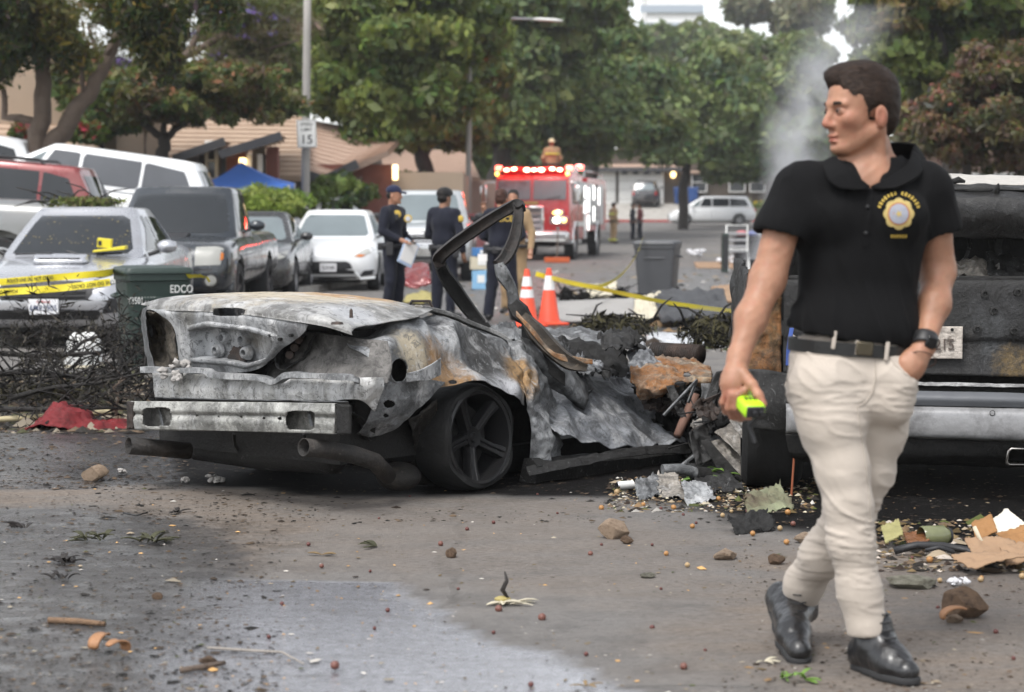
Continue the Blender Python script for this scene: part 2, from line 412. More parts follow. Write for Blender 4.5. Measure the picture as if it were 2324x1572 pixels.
n.set(coat=wcoat, coatr=n.math('MULTIPLY_ADD', sp2, 0.2, 0.18), col=c, rough=rr, spec=n.math('MULTIPLY_ADD', film_, 0.4, n.math('MULTIPLY', n.math('MULTIPLY_ADD', wf, 0.25, 0.35), n.math('SUBTRACT', 1.0, n.math('MULTIPLY', sootf, 0.75)))))
hgt = n.math('ADD', n.math('MULTIPLY', sp, 0.45), n.math('ADD', n.math('MULTIPLY', sp2, 0.6), n.math('MULTIPLY', mudf, n.math('MULTIPLY', mid, 0.9))))
hgt = n.math('ADD', n.math('MULTIPLY', pit, 1.6), n.math('ADD', hgt, n.math('MULTIPLY', gr, 1.2))); hgt = n.math('SUBTRACT', hgt, n.math('MULTIPLY', crk, 1.0))
hgt = n.math('MULTIPLY', hgt, n.math('SUBTRACT', 1.0, n.math('MULTIPLY', film_, 0.82)))
n.bump(hgt, 0.006, 0.8)
M_ASPH = n.m
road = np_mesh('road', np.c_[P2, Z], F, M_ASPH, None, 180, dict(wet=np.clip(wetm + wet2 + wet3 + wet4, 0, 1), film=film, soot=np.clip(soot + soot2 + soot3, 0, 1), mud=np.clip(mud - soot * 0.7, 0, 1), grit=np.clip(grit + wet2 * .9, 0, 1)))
tag(road, 'cracked grey street with wet, muddy and scorched patches', kind='structure')
# ---- ground sheet out to the horizon (yards, cross street beyond), with the street cut out by height
gx = np.unique(np.concatenate([np.arange(-60, 60, 1.5), np.arange(-1500, 1501, 120)])); gy = np.unique(np.concatenate([np.arange(-30, 170, 1.5), np.arange(-600, 2500, 120)]))
GX, GY = np.meshgrid(gx, gy, indexing='ij'); gv = []
for x, y in zip(GX.ravel(), GY.ravel()):
 c0 = x * SCR.x + y * SCR.y; a0 = x * SD.x + y * SD.y
 yy = min(y, 200); z = bank(x, yy)
 if CL - 1.9 < c0 < CR + 1.9 and a0 < 128: z = gz(x, yy) - 0.12
 elif 100 < a0 < 128: z = gz(x, yy) - 0.12
 gv.append((x, y, z - 0.02))
ii = np.arange(len(gx) * len(gy)).reshape(len(gx), len(gy))
n = N('yard_soil'); pos = n.n('ShaderNodeNewGeometry').outputs['Position']
gcol = n.mix(n.ramp(n.noise(0.35, 6, 0.65, pos), [(0.4, 0.0), (0.6, 1.0)]), (0.055, 0.075, 0.028), (0.17, 0.135, 0.09))
n.set(col=n.mix(n.noise(14, 5, 0.7, pos), mul((0.06, 0.06, 0.03), 0.6), gcol), rough=0.95, spec=0.2); n.bump(n.noise(25, 5, 0.7, pos), 0.05)
tag(np_mesh('ground', np.array(gv), np.stack([ii[:-1, :-1], ii[1:, :-1], ii[1:, 1:], ii[:-1, 1:]], -1).reshape(-1, 4), n.m, None, 180), 'dry yards and lawns on both sides of the street', kind='structure')
M_CONC = mat('pale_concrete', (0.36, 0.34, 0.31), 0.85, 0, 0.16, 1.2, 0.004, 120, dirt=(0.16, 0.14, 0.12), dirt_amt=0.38)
M_KERB = mat('kerb_concrete', (0.33, 0.315, 0.29), 0.85, 0, 0.15, 2.0, 0.003, 90, dirt=(0.14, 0.12, 0.1), dirt_amt=0.4)
M_REDK = mat('red_kerb_paint', (0.36, 0.06, 0.05), 0.7, 0, 0.2, 3.0, dirt=(0.2, 0.15, 0.13), dirt_amt=0.35)
def strip(name, c0, c1, a0, a1, dz, m, step=2.0, thick=0.0, label=None):
 mb = MB(); aa = np.arange(a0, a1 + 0.01, step)
 for s in range(len(aa) - 1):
  q = [ST(aa[s], c0), ST(aa[s], c1), ST(aa[s + 1], c1), ST(aa[s + 1], c0)]
  up = Vector((0, 0, dz)); dn = Vector((0, 0, dz - thick))
  if thick: mb.add([p + up for p in q] + [p + dn for p in q], [(0, 1, 2, 3), (0, 4, 5, 1), (1, 5, 6, 2), (2, 6, 7, 3), (3, 7, 4, 0)])
  else: mb.add([p + up for p in q], [(0, 1, 2, 3)])
 return tag(mb.build(name, m, None, 0, recalc=False), label, kind='structure')
strip('kerb_left', CL - 0.16, CL, -4, 102, 0.13, M_KERB, 2.0, 0.4, 'concrete kerb along the left side of the street')
strip('kerb_right', CR, CR + 0.16, -4, 102, 0.13, M_KERB, 2.0, 0.4, 'concrete kerb along the right side of the street')
# pavements: separate concrete slabs where they can be told apart
def pavement(name, c0, c1, label):
 root = bpy.data.objects.new(name, None); COL.objects.link(root); tag(root, label, kind='structure')
 me = None
 for i in range(40):
  a0 = 8 + i * 1.5; p = ST(a0 + 0.745, (c0 + c1) / 2)
  if me is None:
   o = MB().box((0, 0, 0), (abs(c1 - c0), 1.485, 0.3)).build('slab', M_CONC, root, 30, bevel=0.012); me = o.data
  else:
   o = bpy.data.objects.new('slab', me); COL.objects.link(o); o.parent = root
   b = o.modifiers.new('edge', 'BEVEL'); b.width = 0.012; b.segments = 2
  o.location = (p.x, p.y, p.z + 0.128 - 0.15); o.rotation_euler = (rnd.uniform(-.002, .002), rnd.uniform(-.002, .002), -R(6.6))
pavement('pavement_left', CL - 1.7, CL - 0.17, 'concrete slab pavement behind the parked cars')
pavement('pavement_right', CR + 0.17, CR + 1.7, 'concrete slab pavement along the right kerb')
# cross street at the end, kerb with red paint, driveway of the far house
mb = MB()
for s in range(-20, 30):
 x0, x1 = s * 5.0, s * 5.0 + 5
 q = [(x0, 106), (x1, 106), (x1, 127), (x0, 127)]
 pr = [(x, y) for x in (x0, x1) for y in np.arange(104, 128.1, 3)]
 ny = 9; mb.add([(x, y, gz(x, y) + 0.012) for x, y in pr], [(k, k + ny, k + ny + 1, k + 1) for k in range(ny - 1)])
cs = mb.build('cross_street', M_ASPH, None, 180); tag(cs, 'grey street crossing at the far end', kind='structure')
mb = MB()
for s in range(-20, 30):
 x0 = s * 5.0; mb.box((x0 + 2.5, 128.1, gz(0, 128) + 0.02), (4.98, 0.2, 0.3))
tag(mb.build('kerb_far', M_REDK, None, 30), 'red painted kerb at the far side of the crossing street', kind='structure')
mb = MB()
pts = [(5.5, 128.3), (13.2, 128.3), (11.6, 140.4), (6.2, 140.4)]
rows = []
for t in np.linspace(0, 1, 8):
 a, b = Vector(pts[0]).lerp(Vector(pts[3]), t), Vector(pts[1]).lerp(Vector(pts[2]), t)
 rows.append([(p.x, p.y, bank(p.x, p.y) + 0.03) for p in (a, a.lerp(b, .5), b)])
tag(mb.grid(rows).build('driveway', M_CONC, None, 180), 'pale concrete driveway sloping up to the far garage', kind='structure')
# ================================================================== lettering helper
def text(name,body,size,m,parent,mw,extrude=0.002,width=1.0,align='CENTER',shear=0.0):
 cu = bpy.data.curves.new(name,'FONT');cu.body = body;cu.size = size;cu.align_x = align;cu.align_y = 'CENTER';cu.extrude = extrude;cu.space_character = 1.05;cu.shear = shear;cu.offset = size * 0.012
 t = bpy.data.objects.new('t_',cu);COL.objects.link(t);dg = bpy.context.evaluated_depsgraph_get()
 me = bpy.data.meshes.new_from_object(t.evaluated_get(dg));bpy.data.objects.remove(t);bpy.data.curves.remove(cu)
 me.transform(mw @ Matrix.Diagonal((width,1,1,1)));me.name = name;me.materials.clear()
 return finish(name,me,m,parent,0)
def frame(o,x,y):                   # 4x4 from origin and two axes
 x = Vector(x).normalized();y = (Vector(y) - x * Vector(y).dot(x)).normalized();z = x.cross(y)
 return Matrix(((x.x,y.x,z.x,o[0]),(x.y,y.y,z.y,o[1]),(x.z,y.z,z.z,o[2]),(0,0,0,1)))
# ================================================================== houses
def roof_mat(name,c0,c1):
 n = N(name);pos = n.coord()
 sp = n.n('ShaderNodeSeparateXYZ');n.l(pos,sp.inputs[0])
 w = n.n('ShaderNodeTexWave');w.wave_type = 'BANDS';w.bands_direction = 'Z';w.wave_profile = 'SAW';w.inputs['Scale'].default_value = 2.6;w.inputs['Distortion'].default_value = 0.4;n.l(pos,w.inputs['Vector'])
 c = n.mix(n.noise(3.0,6,0.7),c0,c1);c = n.mix(n.math('MULTIPLY',n.ramp(w.outputs['Fac'],[(0.75,0.0),(1.0,1.0)]),0.5),c,mul(c0,0.45))
 n.set(col=c,rough=0.9,spec=0.2);n.bump(w.outputs['Fac'],0.03,0.7);return n.m
M_ROOF = roof_mat('tan_shingle',(0.33,0.235,0.17),(0.48,0.36,0.27))
M_ROOF2 = roof_mat('rose_tan_shingle',(0.35,0.245,0.19),(0.48,0.35,0.275))
M_FASC = mat('dark_fascia',(0.045,0.045,0.05),0.6,0,0.2,4)
M_STUC = mat('tan_stucco',(0.30,0.23,0.17),0.9,0,0.1,2,0.01,40)
M_PINK = mat('rose_stucco',(0.36,0.25,0.21),0.9,0,0.1,2,0.01,40)
M_BRWALL = mat('brown_siding',(0.085,0.065,0.05),0.85,0,0.2,3)
M_RBRICK = mat('red_brown_wall',(0.17,0.06,0.045),0.85,0,0.25,6,0.01,20)
M_WHITEP = mat('white_paint',(0.75,0.74,0.72),0.5,0,0.05,2)
M_WIN = glass('window_glass',(0.03,0.035,0.04))
M_LAMP = emit('warm_lamp',(1.0,0.68,0.28),2.2)
def roof(mb_parent,name,e0,e1,r0,r1,m,thick=0.12,soffit=True):
 """sloping slab: eave line e0-e1, ridge line r0-r1"""
 q = [Vector(p) for p in (e0,e1,r1,r0)];n_ = (q[1] - q[0]).cross(q[3] - q[0]).normalized()
 if n_.z < 0: n_ = -n_
 mb = MB();K = 14
 for k in range(K):
  a0,a1 = q[0].lerp(q[3],k / K),q[1].lerp(q[2],k / K);b0,b1 = q[0].lerp(q[3],(k + 1.12) / K),q[1].lerp(q[2],(k + 1.12) / K)
  t = n_ * 0.035;mb.add([a0 + t,a1 + t,b1 + n_ * 0.004,b0 + n_ * 0.004,a0 - n_ * thick,a1 - n_ * thick],[(0,1,2,3),(4,5,1,0)])
 return mb.build(name,m,mb_parent,0,world=True)
def fascia(p,a,b,h=0.22,t=0.06):
 a,b = Vector(a),Vector(b);d = (b - a);L = d.length;x = d.normalized();up = Vector((0,0,1));y = up.cross(x).normalized();z = x.cross(y)
 m = Matrix((x,y,z)).transposed();return MB().box((a + b) / 2,(L,t,h),m).build('fascia',M_FASC,p,0,world=True)
def pane(p,a,b,h,m,frame_m=None,name='window'):
 a,b = Vector(a),Vector(b);d = b - a;x = d.normalized();y = Vector((0,0,1)).cross(x);mm = Matrix((x,y,Vector((0,0,1)))).transposed();c = (a + b) / 2 + Vector((0,0,h / 2))
 w = MB().box(c,(d.length,0.05,h),mm).build(name,m,p,0,world=True)
 if frame_m:
  mb = MB();t = 0.07
  for s in (-1,1): mb.box(c + x * s * d.length / 2 - y * 0.03,(t,0.12,h + t),mm);mb.box(c + Vector((0,0,s * h / 2)) - y * 0.03,(d.length - t,0.119,t),mm)
  mb.box(c - y * 0.03,(d.length - t,0.1,t * 0.7),mm)
  w['_o'] = p['_o'];mb.build('frame',frame_m,w,0,world=True);del w['_o']
 return w
def house(name,label,o):
 h = thing(name,label,'house',o);h['_o'] = list(o);return h
# house behind the blue canopy: long tan roof,two low front gables with dark boards
h = house('bungalow','tan shingled bungalow with dark gable boards behind the blue canopy tent',(-12,54,0.6))
roof(h,'roof',W(150,402,50),W(700,402,50),W(150,250,57),W(700,262,57),M_ROOF)
MB().box((-11.2,55,1.3),(14.5,6.0,2.2)).build('wall',M_BRWALL,h,0,world=True)
for (e0,r0,r1,e1,Yf,Yb) in (((395,362),(512,322),None,(470,358),46.5,52),((500,352),(640,309),None,(592,352),46.0,52)):
 a,b = W(*e0,Yf),W(*r0,Yf);ab,bb = W(e0[0] + 15,e0[1] - 6,Yb),W(r0[0] + 15,r0[1] + 8,Yb)
 roof(h,'porch_roof',a,ab,b,bb,M_ROOF,0.1);fascia(h,a + Vector((0,-.1,0)),b + Vector((0,-.1,0)),0.2)
 c2 = W(e1[0] + 62,e1[1] + 8,Yf)
for px0,px1,m in ((455,500,M_BRWALL),(515,560,M_RBRICK),(575,600,M_BRWALL),(606,632,M_RBRICK)):
 a,b = W(px0,352,48.4),W(px1,352,48.4);MB().box(((a.x + b.x) / 2,48.4,1.6),(b.x - a.x,0.4,2.9)).build('porch_wall',m,h,0,world=True)
for px in (508,566,590): p = W(px,380,47.6);MB().box((p.x,p.y,1.5),(0.11,0.11,2.7)).build('post',M_FASC if px == 508 else M_WHITEP,h,0,world=True)
p = W(551,379,47.5);MB().box(p,(0.16,0.16,0.42)).build('porch_lamp',M_LAMP,h,0,world=True,bevel=0.03)
pane(h,W(470,408,48.1),W(492,408,48.1),0.9,M_WIN,M_WHITEP)
# second bungalow,gable towards the street
h = house('gabled_bungalow','tan shingled bungalow with a wide dark-edged gable beside the pale tree trunk',(-6,56,0.6))
a,r_,b = W(596,345,52),W(735,402,52),W(905,352,52)
roof(h,'roof',W(590,355,52),W(735,408,52),W(640,262,58),W(850,300,58),M_ROOF2)
roof(h,'roof',W(735,408,52),W(880,345,52),W(850,300,58),W(905,318,58),M_ROOF2)
fascia(h,W(590,358,51.8),W(735,410,51.8),0.24);fascia(h,W(735,410,51.8),W(812,372,51.8),0.24)
MB().box((-5.0,57,1.4),(7.4,7.5,2.3)).build('wall',M_STUC,h,0,world=True)
MB().box((-4.4,53.1,1.5),(2.4,0.3,2.5)).build('porch_wall',M_RBRICK,h,0,world=True)
p = W(897,392,52.6);MB().box(p,(0.14,0.14,0.4)).build('porch_lamp',M_LAMP,h,0,world=True,bevel=0.03)
# third,mostly behind trunks
h = house('tan_bungalow','tan bungalow mostly hidden behind the thick dark tree trunks',(-3,74,0.8))
roof(h,'roof',W(840,395,70),W(1090,405,70),W(860,335,76),W(1060,345,76),M_ROOF2)
MB().box((-2.5,75,1.5),(5.0,5,2.4)).build('wall',M_PINK,h,0,world=True)
# stucco house at the left edge
h = house('stucco_house','tan stucco two-storey house behind the left forked tree',(-13,46,0.7))
MB().box((-13.0,48.5,2.6),(8.0,6,4.0)).build('wall',M_STUC,h,0,world=True)
roof(h,'roof',W(-300,345,43),W(240,352,43),W(-300,170,50),W(60,185,50),M_ROOF)
MB().box((-13.8,50.5,4.9),(5.4,3,2.4)).build('upper_wall',M_STUC,h,0,world=True)
# far house with garage
h = house('garage_house','far dark house with white garage doors and tan roof across the end of the street',(11,142,2.1))
MB().box((14.0,146.5,3.9),(19,9,4.6)).build('wall',M_BRWALL,h,0,world=True)
for x0,x1 in ((1404,1506),(1352,1397)):
 a,b = W(x0,476,141.9),W(x1,476,141.9);g = MB()
 for k in range(4): g.box(((a.x + b.x) / 2,141.85,2.3 + k * 0.66),(b.x - a.x,0.12,0.64))
 d = g.build('garage_door',M_WHITEP,h,0,world=True,bevel=0.02)
 if x0 == 1404:
  d['_o'] = h['_o']
  for k in range(4): MB().box((a.x + (b.x - a.x) * (k + .5) / 4,141.77,4.55),(0.42,0.05,0.3)).build('pane',M_WIN,d,0,world=True)
  del d['_o']
roof(h,'roof',W(1340,383,141),W(1560,383,141),W(1430,320,148),W(1510,320,148),M_ROOF2)
roof(h,'roof',W(1545,392,141.5),W(1850,398,141.5),W(1510,330,149),W(1850,345,149),M_ROOF2)
fascia(h,W(1340,385,140.9),W(1560,385,140.9),0.3)
p = W(1528,397,141.7);MB().ell(p,(0.2,0.2,0.24)).build('wall_lamp',M_LAMP,h,180,world=True)
for x0,x1 in ((1570,1603),(1655,1690),(1702,1735)):
 pane(h,W(x0,436,141.8),W(x1,436,141.8),1.35,M_WIN,M_WHITEP)
# rose house on the right
h = house('rose_house','rose coloured house half hidden behind the russet tree',(16,58,0.4))
MB().box((16.5,61,1.9),(9,6,3.0)).build('wall',M_PINK,h,0,world=True)
roof(h,'roof',(11.5,57.5,3.3),(21.5,57.5,3.3),(12.5,61,4.6),(21.5,61,4.6),M_ROOF2)
pane(h,(13,57.9,1.4),(14.6,57.9,1.4),1.2,M_WIN,M_WHITEP)
# white tower block far behind
h = house('white_tower','pale multi-storey block rising above the trees far behind',(22,300,0));h['category'] = 'building'
p0,p1 = W(1452,60,300),W(1612,60,300)
for k in range(4): MB().box(((p0.x + p1.x) / 2,306,5 + k * 8.6),(p1.x - p0.x - (0.0 if k < 3 else 2),12,8.5)).build('storey_block',M_WHITEP,h,0,world=True)
for k in range(3):
 MB().box(((p0.x + p1.x) / 2 - 0.5,299.8,27.2 + k * 2.6),((p1.x - p0.x) * 0.9,0.5,1.1)).build('window',mat('blue_grey_glass',(0.35,0.40,0.46),0.2),h,0,world=True)
MB().box((p0.x + 4,305,40.5),(5,5,2.6)).build('roof_plant',M_WHITEP,h,0,world=True)
# ================================================================== trees
def leaf_mat(name):
 n = N(name);c = n.attr('lc','Color');n.set(col=c,rough=0.55,spec=0.3)
 tr = n.n('ShaderNodeBsdfTranslucent');n.l(n.mix(0.35,c,(0.25,0.32,0.05)),tr.inputs['Color'])
 mx = n.n('ShaderNodeMixShader');mx.inputs[0].default_value = 0.28
 n.l(n.b.outputs[0],mx.inputs[1]);n.l(tr.outputs[0],mx.inputs[2]);n.l(mx.outputs[0],n.out.inputs['Surface']);return n.m
M_LEAF = leaf_mat('leaf')
M_BARK = mat('brown_bark',(0.115,0.085,0.066),0.95,0,0.35,5,0.03,18)
M_BARKP = mat('pale_bark',(0.27,0.245,0.22),0.95,0,0.25,4,0.02,18)
M_BARKD = mat('dark_bark',(0.045,0.038,0.034),0.95,0,0.3,5,0.03,18)
def leaves(centers,normals,size,cols,rs,aspect=0.55,jit=0.7):
 """quads: centers (n,3); returns V,F,col"""
 n_ = len(centers);nn = normals + rs.normal(scale=jit,size=(n_,3));nn /= np.linalg.norm(nn,axis=1)[:,None] + 1e-9
 t = np.cross(nn,rs.normal(size=(n_,3)));t /= np.linalg.norm(t,axis=1)[:,None] + 1e-9;b = np.cross(nn,t)
 s = size * np.clip(rs.lognormal(-.05,.38,(n_,1)),.4,2.2);t = t * s;b = b * s * aspect
 bend = nn * s * 0.18
 V = np.stack([centers - t - bend * 1.0,centers + b,centers + t - bend * 1.0,centers - b],1).reshape(-1,3)
 return V,np.arange(n_ * 4).reshape(-1,4),np.repeat(cols,4,0)
GAIN = np.array([1.95,1.85,1.85])
def crown(name,parent,envs,nclump,rc,per,size,pal,seed,lit=None,fill=0.55,flat=0.8,droop=0.0,aspect=0.55,tips=None,tipfrac=0.0,lo=0.5):
 rs = np.random.RandomState(seed);off = np.array(parent['_o']) if parent is not None else np.zeros(3);CS,NS,CC = [],[],[]
 tot = sum(e[1][0] * e[1][1] * e[1][2] for e in envs) if len(envs) > 1 else 1
 for e in envs:
  c0,r0 = np.array(e[0],float),np.array(e[1],float);k = max(3,int(nclump * ((e[1][0] * e[1][1] * e[1][2]) / tot if len(envs) > 1 else 1)))
  for _ in range(k):
   d = rs.normal(size=3);d /= np.linalg.norm(d)
   cc = c0 + d * r0 * rs.uniform(lo,1.0);r = rs.uniform(*rc);base = np.array(pal[rs.randint(len(pal))]) * rs.uniform(0.75,1.25)
   m = int(per * rs.uniform(0.7,1.3));dd = rs.normal(size=(m,3));dd /= np.linalg.norm(dd,axis=1)[:,None];dd[:,2] = np.where(dd[:,2] < -0.4,-dd[:,2] * 0.3,dd[:,2])
   rr = rs.uniform(0.45,1.0,(m,1)) ** 0.6
   q = cc + dd * rr * r * np.array([1,1,flat]);q[:,2] -= droop * rs.uniform(0,1,m) ** 2
   col = base * rs.uniform(0.7,1.3,(m,1)) * np.array([1,1,1]) + rs.normal(scale=0.006,size=(m,3))
   if tips is not None:
    up = (dd[:,2] > 0.25) & (rs.uniform(size=m) < tipfrac);col[up] = np.array(tips)[rs.randint(len(tips),size=up.sum())] * rs.uniform(0.7,1.3,(up.sum(),1))
   CS.append(q);NS.append(dd);CC.append(np.clip(col * GAIN,0.004,0.9))
 V,F,c = leaves(np.concatenate(CS),np.concatenate(NS),size,np.concatenate(CC),rs,aspect)
 return np_mesh(name,V - off,F,M_LEAF,parent,0,dict(lc=c))
def limb(mb,pts,r0,r1,n=8,wob=0.04,seed=0):
 rr = random.Random(seed);P = [Vector(p) for p in pts];out,rad = [],[]
 segs = 4
 for i in range(len(P) - 1):
  for k in range(segs):
   t = k / segs;out.append(P[i].lerp(P[i + 1],t) + Vector((rr.uniform(-wob,wob),rr.uniform(-wob,wob),0)) * (1 if (i or k) else 0))
 out.append(P[-1]);L = len(out)
 mb.tube(out,[r0 + (r1 - r0) * (i / (L - 1)) for i in range(L)],n);return mb
def tree(name,label,base,limbs,bark,cat='tree',group=None):
 t = thing(name,label,cat,base,group=group);t['_o'] = list(base);mb = MB()
 for i,(pts,r0,r1) in enumerate(limbs): limb(mb,pts,r0,r1,9,r0 * 0.25,i + 3)
 mb.build('trunk',bark,t,180,world=True);return t
def env(px0,py0,px1,py1,Y,dep=None):
 a,b = W(px0,py0,Y),W(px1,py1,Y);rx,rz = abs(b.x - a.x) / 2,abs(b.z - a.z) / 2
 return ((a.x + b.x) / 2,Y,(a.z + b.z) / 2),(rx,dep or rx * 0.8,rz)
DG = [(0.040,0.062,0.016),(0.055,0.085,0.020),(0.030,0.050,0.014),(0.075,0.105,0.026)]
OG = [(0.068,0.088,0.022),(0.050,0.074,0.018),(0.088,0.108,0.028),(0.042,0.062,0.016)]
FG = [(0.066,0.092,0.034),(0.050,0.074,0.028),(0.088,0.115,0.042),(0.036,0.056,0.022)]
RG = [(0.042,0.056,0.018),(0.034,0.048,0.016),(0.055,0.052,0.020),(0.060,0.044,0.024)]
RB = [(0.058,0.038,0.025),(0.066,0.042,0.028),(0.046,0.040,0.022),(0.036,0.034,0.018)]
VD = [(0.020,0.028,0.008),(0.030,0.040,0.010),(0.050,0.048,0.012),(0.014,0.018,0.006)]
# forked tree behind the red car,dark needles hanging over the top left
b = W(92,420,36)
t = tree('forked_tree','forked brown tree with dark hanging foliage behind the red car',(b.x,b.y,0.6),[
 ([(b.x,b.y,0.4),W(88,300,36),W(97,190,36),W(92,90,36)],0.20,0.12),
 ([W(112,345,36),W(150,285,36),W(200,215,36),W(235,150,36),W(290,40,36)],0.19,0.09),
 ([W(88,280,36),W(45,268,36),W(12,268,36),W(8,205,36)],0.08,0.05),([W(192,235,36),W(185,150,36),W(200,100,36)],0.05,0.03),
 ([W(92,100,36),W(40,20,35)],0.09,0.05),([W(240,130,36),W(330,10,35),W(380,15,34)],0.06,0.03)],M_BARK)
crown('crown',t,[env(-60,-70,190,125,35.5,1.6),env(-60,60,30,180,36,1.0),env(205,-90,420,70,34.5,1.2),env(300,30,410,150,34.5,0.6),env(430,-60,520,30,34.5,0.6),env(120,80,215,130,36,.5)],120,(0.28,0.55),330,0.075,VD,11,droop=0.5,aspect=0.3,tips=[(0.12,0.085,0.015),(0.07,0.09,0.02)],tipfrac=0.25,lo=0.0)
# small round-headed tree with reddish tips
b = W(372,420,42)
t = tree('round_headed_tree','small round-headed tree with reddish leaf tips above the white minivan',(b.x,b.y,0.7),[
 ([(b.x,b.y,0.4),W(370,345,42),W(372,312,42)],0.15,0.13),([W(372,315,42),W(335,290,42),W(300,262,42),W(260,240,42)],0.09,0.03),
 ([W(372,318,42),W(405,288,42),W(450,262,42),W(520,235,42)],0.09,0.03),([W(372,312,42),W(374,270,42),W(380,215,42)],0.08,0.03)],M_BARKD)
crown('crown',t,[env(215,170,480,262,42,2.0),env(360,150,665,255,42.4,2.0),env(240,215,640,285,42,1.8),env(560,190,700,290,42.2,1.2)],190,(0.22,0.45),190,0.085,RG,12,lo=0.35,aspect=0.38,tips=[(0.12,0.055,0.028),(0.075,0.075,0.022),(0.06,0.078,0.022)],tipfrac=0.5)
# jacaranda: grey-brown twigs,thin leaves,violet flowers
b = W(330,420,49)
t = tree('jacaranda_tree','airy jacaranda with violet flowers and bare grey twigs beside the street pole',(b.x,b.y,0.7),[([(b.x,b.y,0.4),W(318,330,49),W(300,240,49),W(420,130,49),W(600,20,49)],0.22,0.06),
 ([W(300,240,49),W(240,170,49),W(200,60,49)],0.12,0.04),([W(420,130,49),W(470,40,49),W(480,-40,49)],0.1,0.04),([W(360,180,49),W(520,140,49),W(680,90,49)],0.09,0.03),([W(500,90,49),W(640,10,49),W(690,-40,49)],0.06,0.02)],M_BARK)
crown('crown',t,[env(430,-60,700,130,49,2.5),env(180,-60,460,180,50,2.0),env(150,120,330,270,50,1.4),env(420,90,690,200,49.5,2.0)],210,(0.35,0.8),115,0.1,[(0.075,0.07,0.035),(0.06,0.065,0.03),(0.09,0.075,0.05),(0.07,0.085,0.03)],13,lo=0.0,aspect=0.25)
crown('flowers',t,[env(430,-40,700,150,48.4,2.0),env(220,80,420,240,48.6,1.2),env(560,150,690,210,48.5,1)],40,(0.08,0.2),14,0.05,[(0.085,0.065,0.17),(0.115,0.09,0.22)],14,lo=0.2)['kind'] = 'stuff'
# big street trees on the left,getting farther
def big(name,label,trunk_px,trunk_base_y,Y,limbs,envs,pal,seed,bark,r0,nclump,rc,per,size,**kw):
 b = W(trunk_px,trunk_base_y,Y);z0 = bank(b.x,b.y)
 L = [([(b.x,b.y,z0 - 0.2)] + [W(*p,Y) for p in limbs[0]],r0,r0 * 0.6)] + [([W(*p,Y) for p in l],r0 * 0.55,r0 * 0.15) for l in limbs[1:]]
 t = tree(name,label,(b.x,b.y,z0),L,bark)
 crown('crown',t,envs,nclump,rc,per,size,pal,seed,**kw);return t
big('street_tree','tall olive-green tree with a pale grey trunk beside the street pole',845,470,58,[[(846,400),(846,340),(838,290),(800,210)],[(846,330),(880,270),(905,235),(940,170)],[(838,290),(842,230),(800,190),(760,195)],[(842,250),(870,150),(880,60)]],
 [env(700,-60,960,200,58.5,3.5),env(715,150,880,300,57,1.8),env(850,120,1080,290,59,2.5),env(900,-50,1120,180,60,3.0),env(800,230,900,330,57,1.2)],OG,21,M_BARKP,0.28,210,(0.4,0.9),260,0.13,droop=0.5,lo=0.3)
big('street_tree','dark-trunked leaning tree with low drooping foliage left of the thin pole',962,450,66,[[(965,400),(955,350),(985,300),(1010,240)],[(960,350),(930,310),(900,290)]],
 [env(860,250,1010,370,66,1.6),env(960,200,1130,340,67,2.4),env(980,60,1180,260,68,3.2)],DG,22,M_BARKD,0.32,130,(0.4,0.85),240,0.14,lo=0.3)
big('street_tree','broad dense ficus rising directly behind the fire engine',1130,470,84,[[(1130,400),(1140,330),(1180,250),(1220,120)],[(1140,340),(1080,280),(1060,240)]],
 [env(1060,-60,1400,150,86,5.5),env(1080,90,1290,300,84,3.5),env(1230,150,1420,370,88,3.5),env(1050,230,1240,360,84,3.0)],FG,23,M_BARKD,0.45,230,(0.7,1.35),260,0.19,lo=0.42)
big('street_tree','tall dense ficus right of the fire engine with rounded leaf clumps',1330,480,98,[[(1335,420),(1350,330),(1400,200)],[(1345,350),(1420,290),(1460,250)]],
 [env(1270,50,1450,220,99,5.0),env(1330,170,1560,320,97,4.5),env(1370,260,1530,350,96,3.5),env(1230,60,1420,250,100,4.0),env(1290,-60,1400,80,100,2.6)],FG,24,M_BARKD,0.4,240,(0.8,1.5),260,0.2,lo=0.42)
big('street_tree','rounded dense tree shading the far dark house',1551,470,112,[[(1552,420),(1560,340),(1600,240)],[(1555,370),(1640,310),(1700,280)]],
 [env(1560,120,1650,210,114,4.0),env(1560,180,1730,330,113,4.5),env(1590,280,1770,410,111,3.0),env(1490,280,1600,385,110,2.2)],FG,25,M_BARKD,0.3,190,(0.8,1.5),240,0.22,lo=0.42)
big('street_tree','pale green tree half veiled by the rising smoke',1790,480,135,[[(1790,400),(1800,250),(1790,120)]],
 [env(1690,90,1900,280,136,5),env(1720,240,1880,400,134,4.0)],[(0.06,0.085,0.035),(0.05,0.07,0.03),(0.08,0.10,0.04)],26,M_BARKD,0.35,110,(0.9,1.8),220,0.26,lo=0.4)
big('background_tree','hazy light green tree line tree under the white tower',1560,470,190,[[(1560,350),(1565,200),(1560,120)]],
 [env(1490,85,1740,200,190,7),env(1430,75,1610,160,186,6),env(1480,90,1600,180,184,5)],[(0.085,0.11,0.045),(0.07,0.095,0.04),(0.10,0.12,0.055)],27,M_BARKD,0.4,170,(1.4,2.4),170,0.42,lo=0.3)
big('background_tree','tall grey-brown hazy tree far behind the smoke plume',1690,470,230,[[(1690,300),(1690,100),(1700,20)],[(1690,150),(1820,40)]],
 [env(1660,-20,1730,60,232,6),env(1780,-20,1860,80,228,7)],[(0.10,0.095,0.06),(0.08,0.085,0.05),(0.065,0.08,0.04)],28,M_BARKD,0.5,80,(1.4,2.6),170,0.48,lo=0.2)
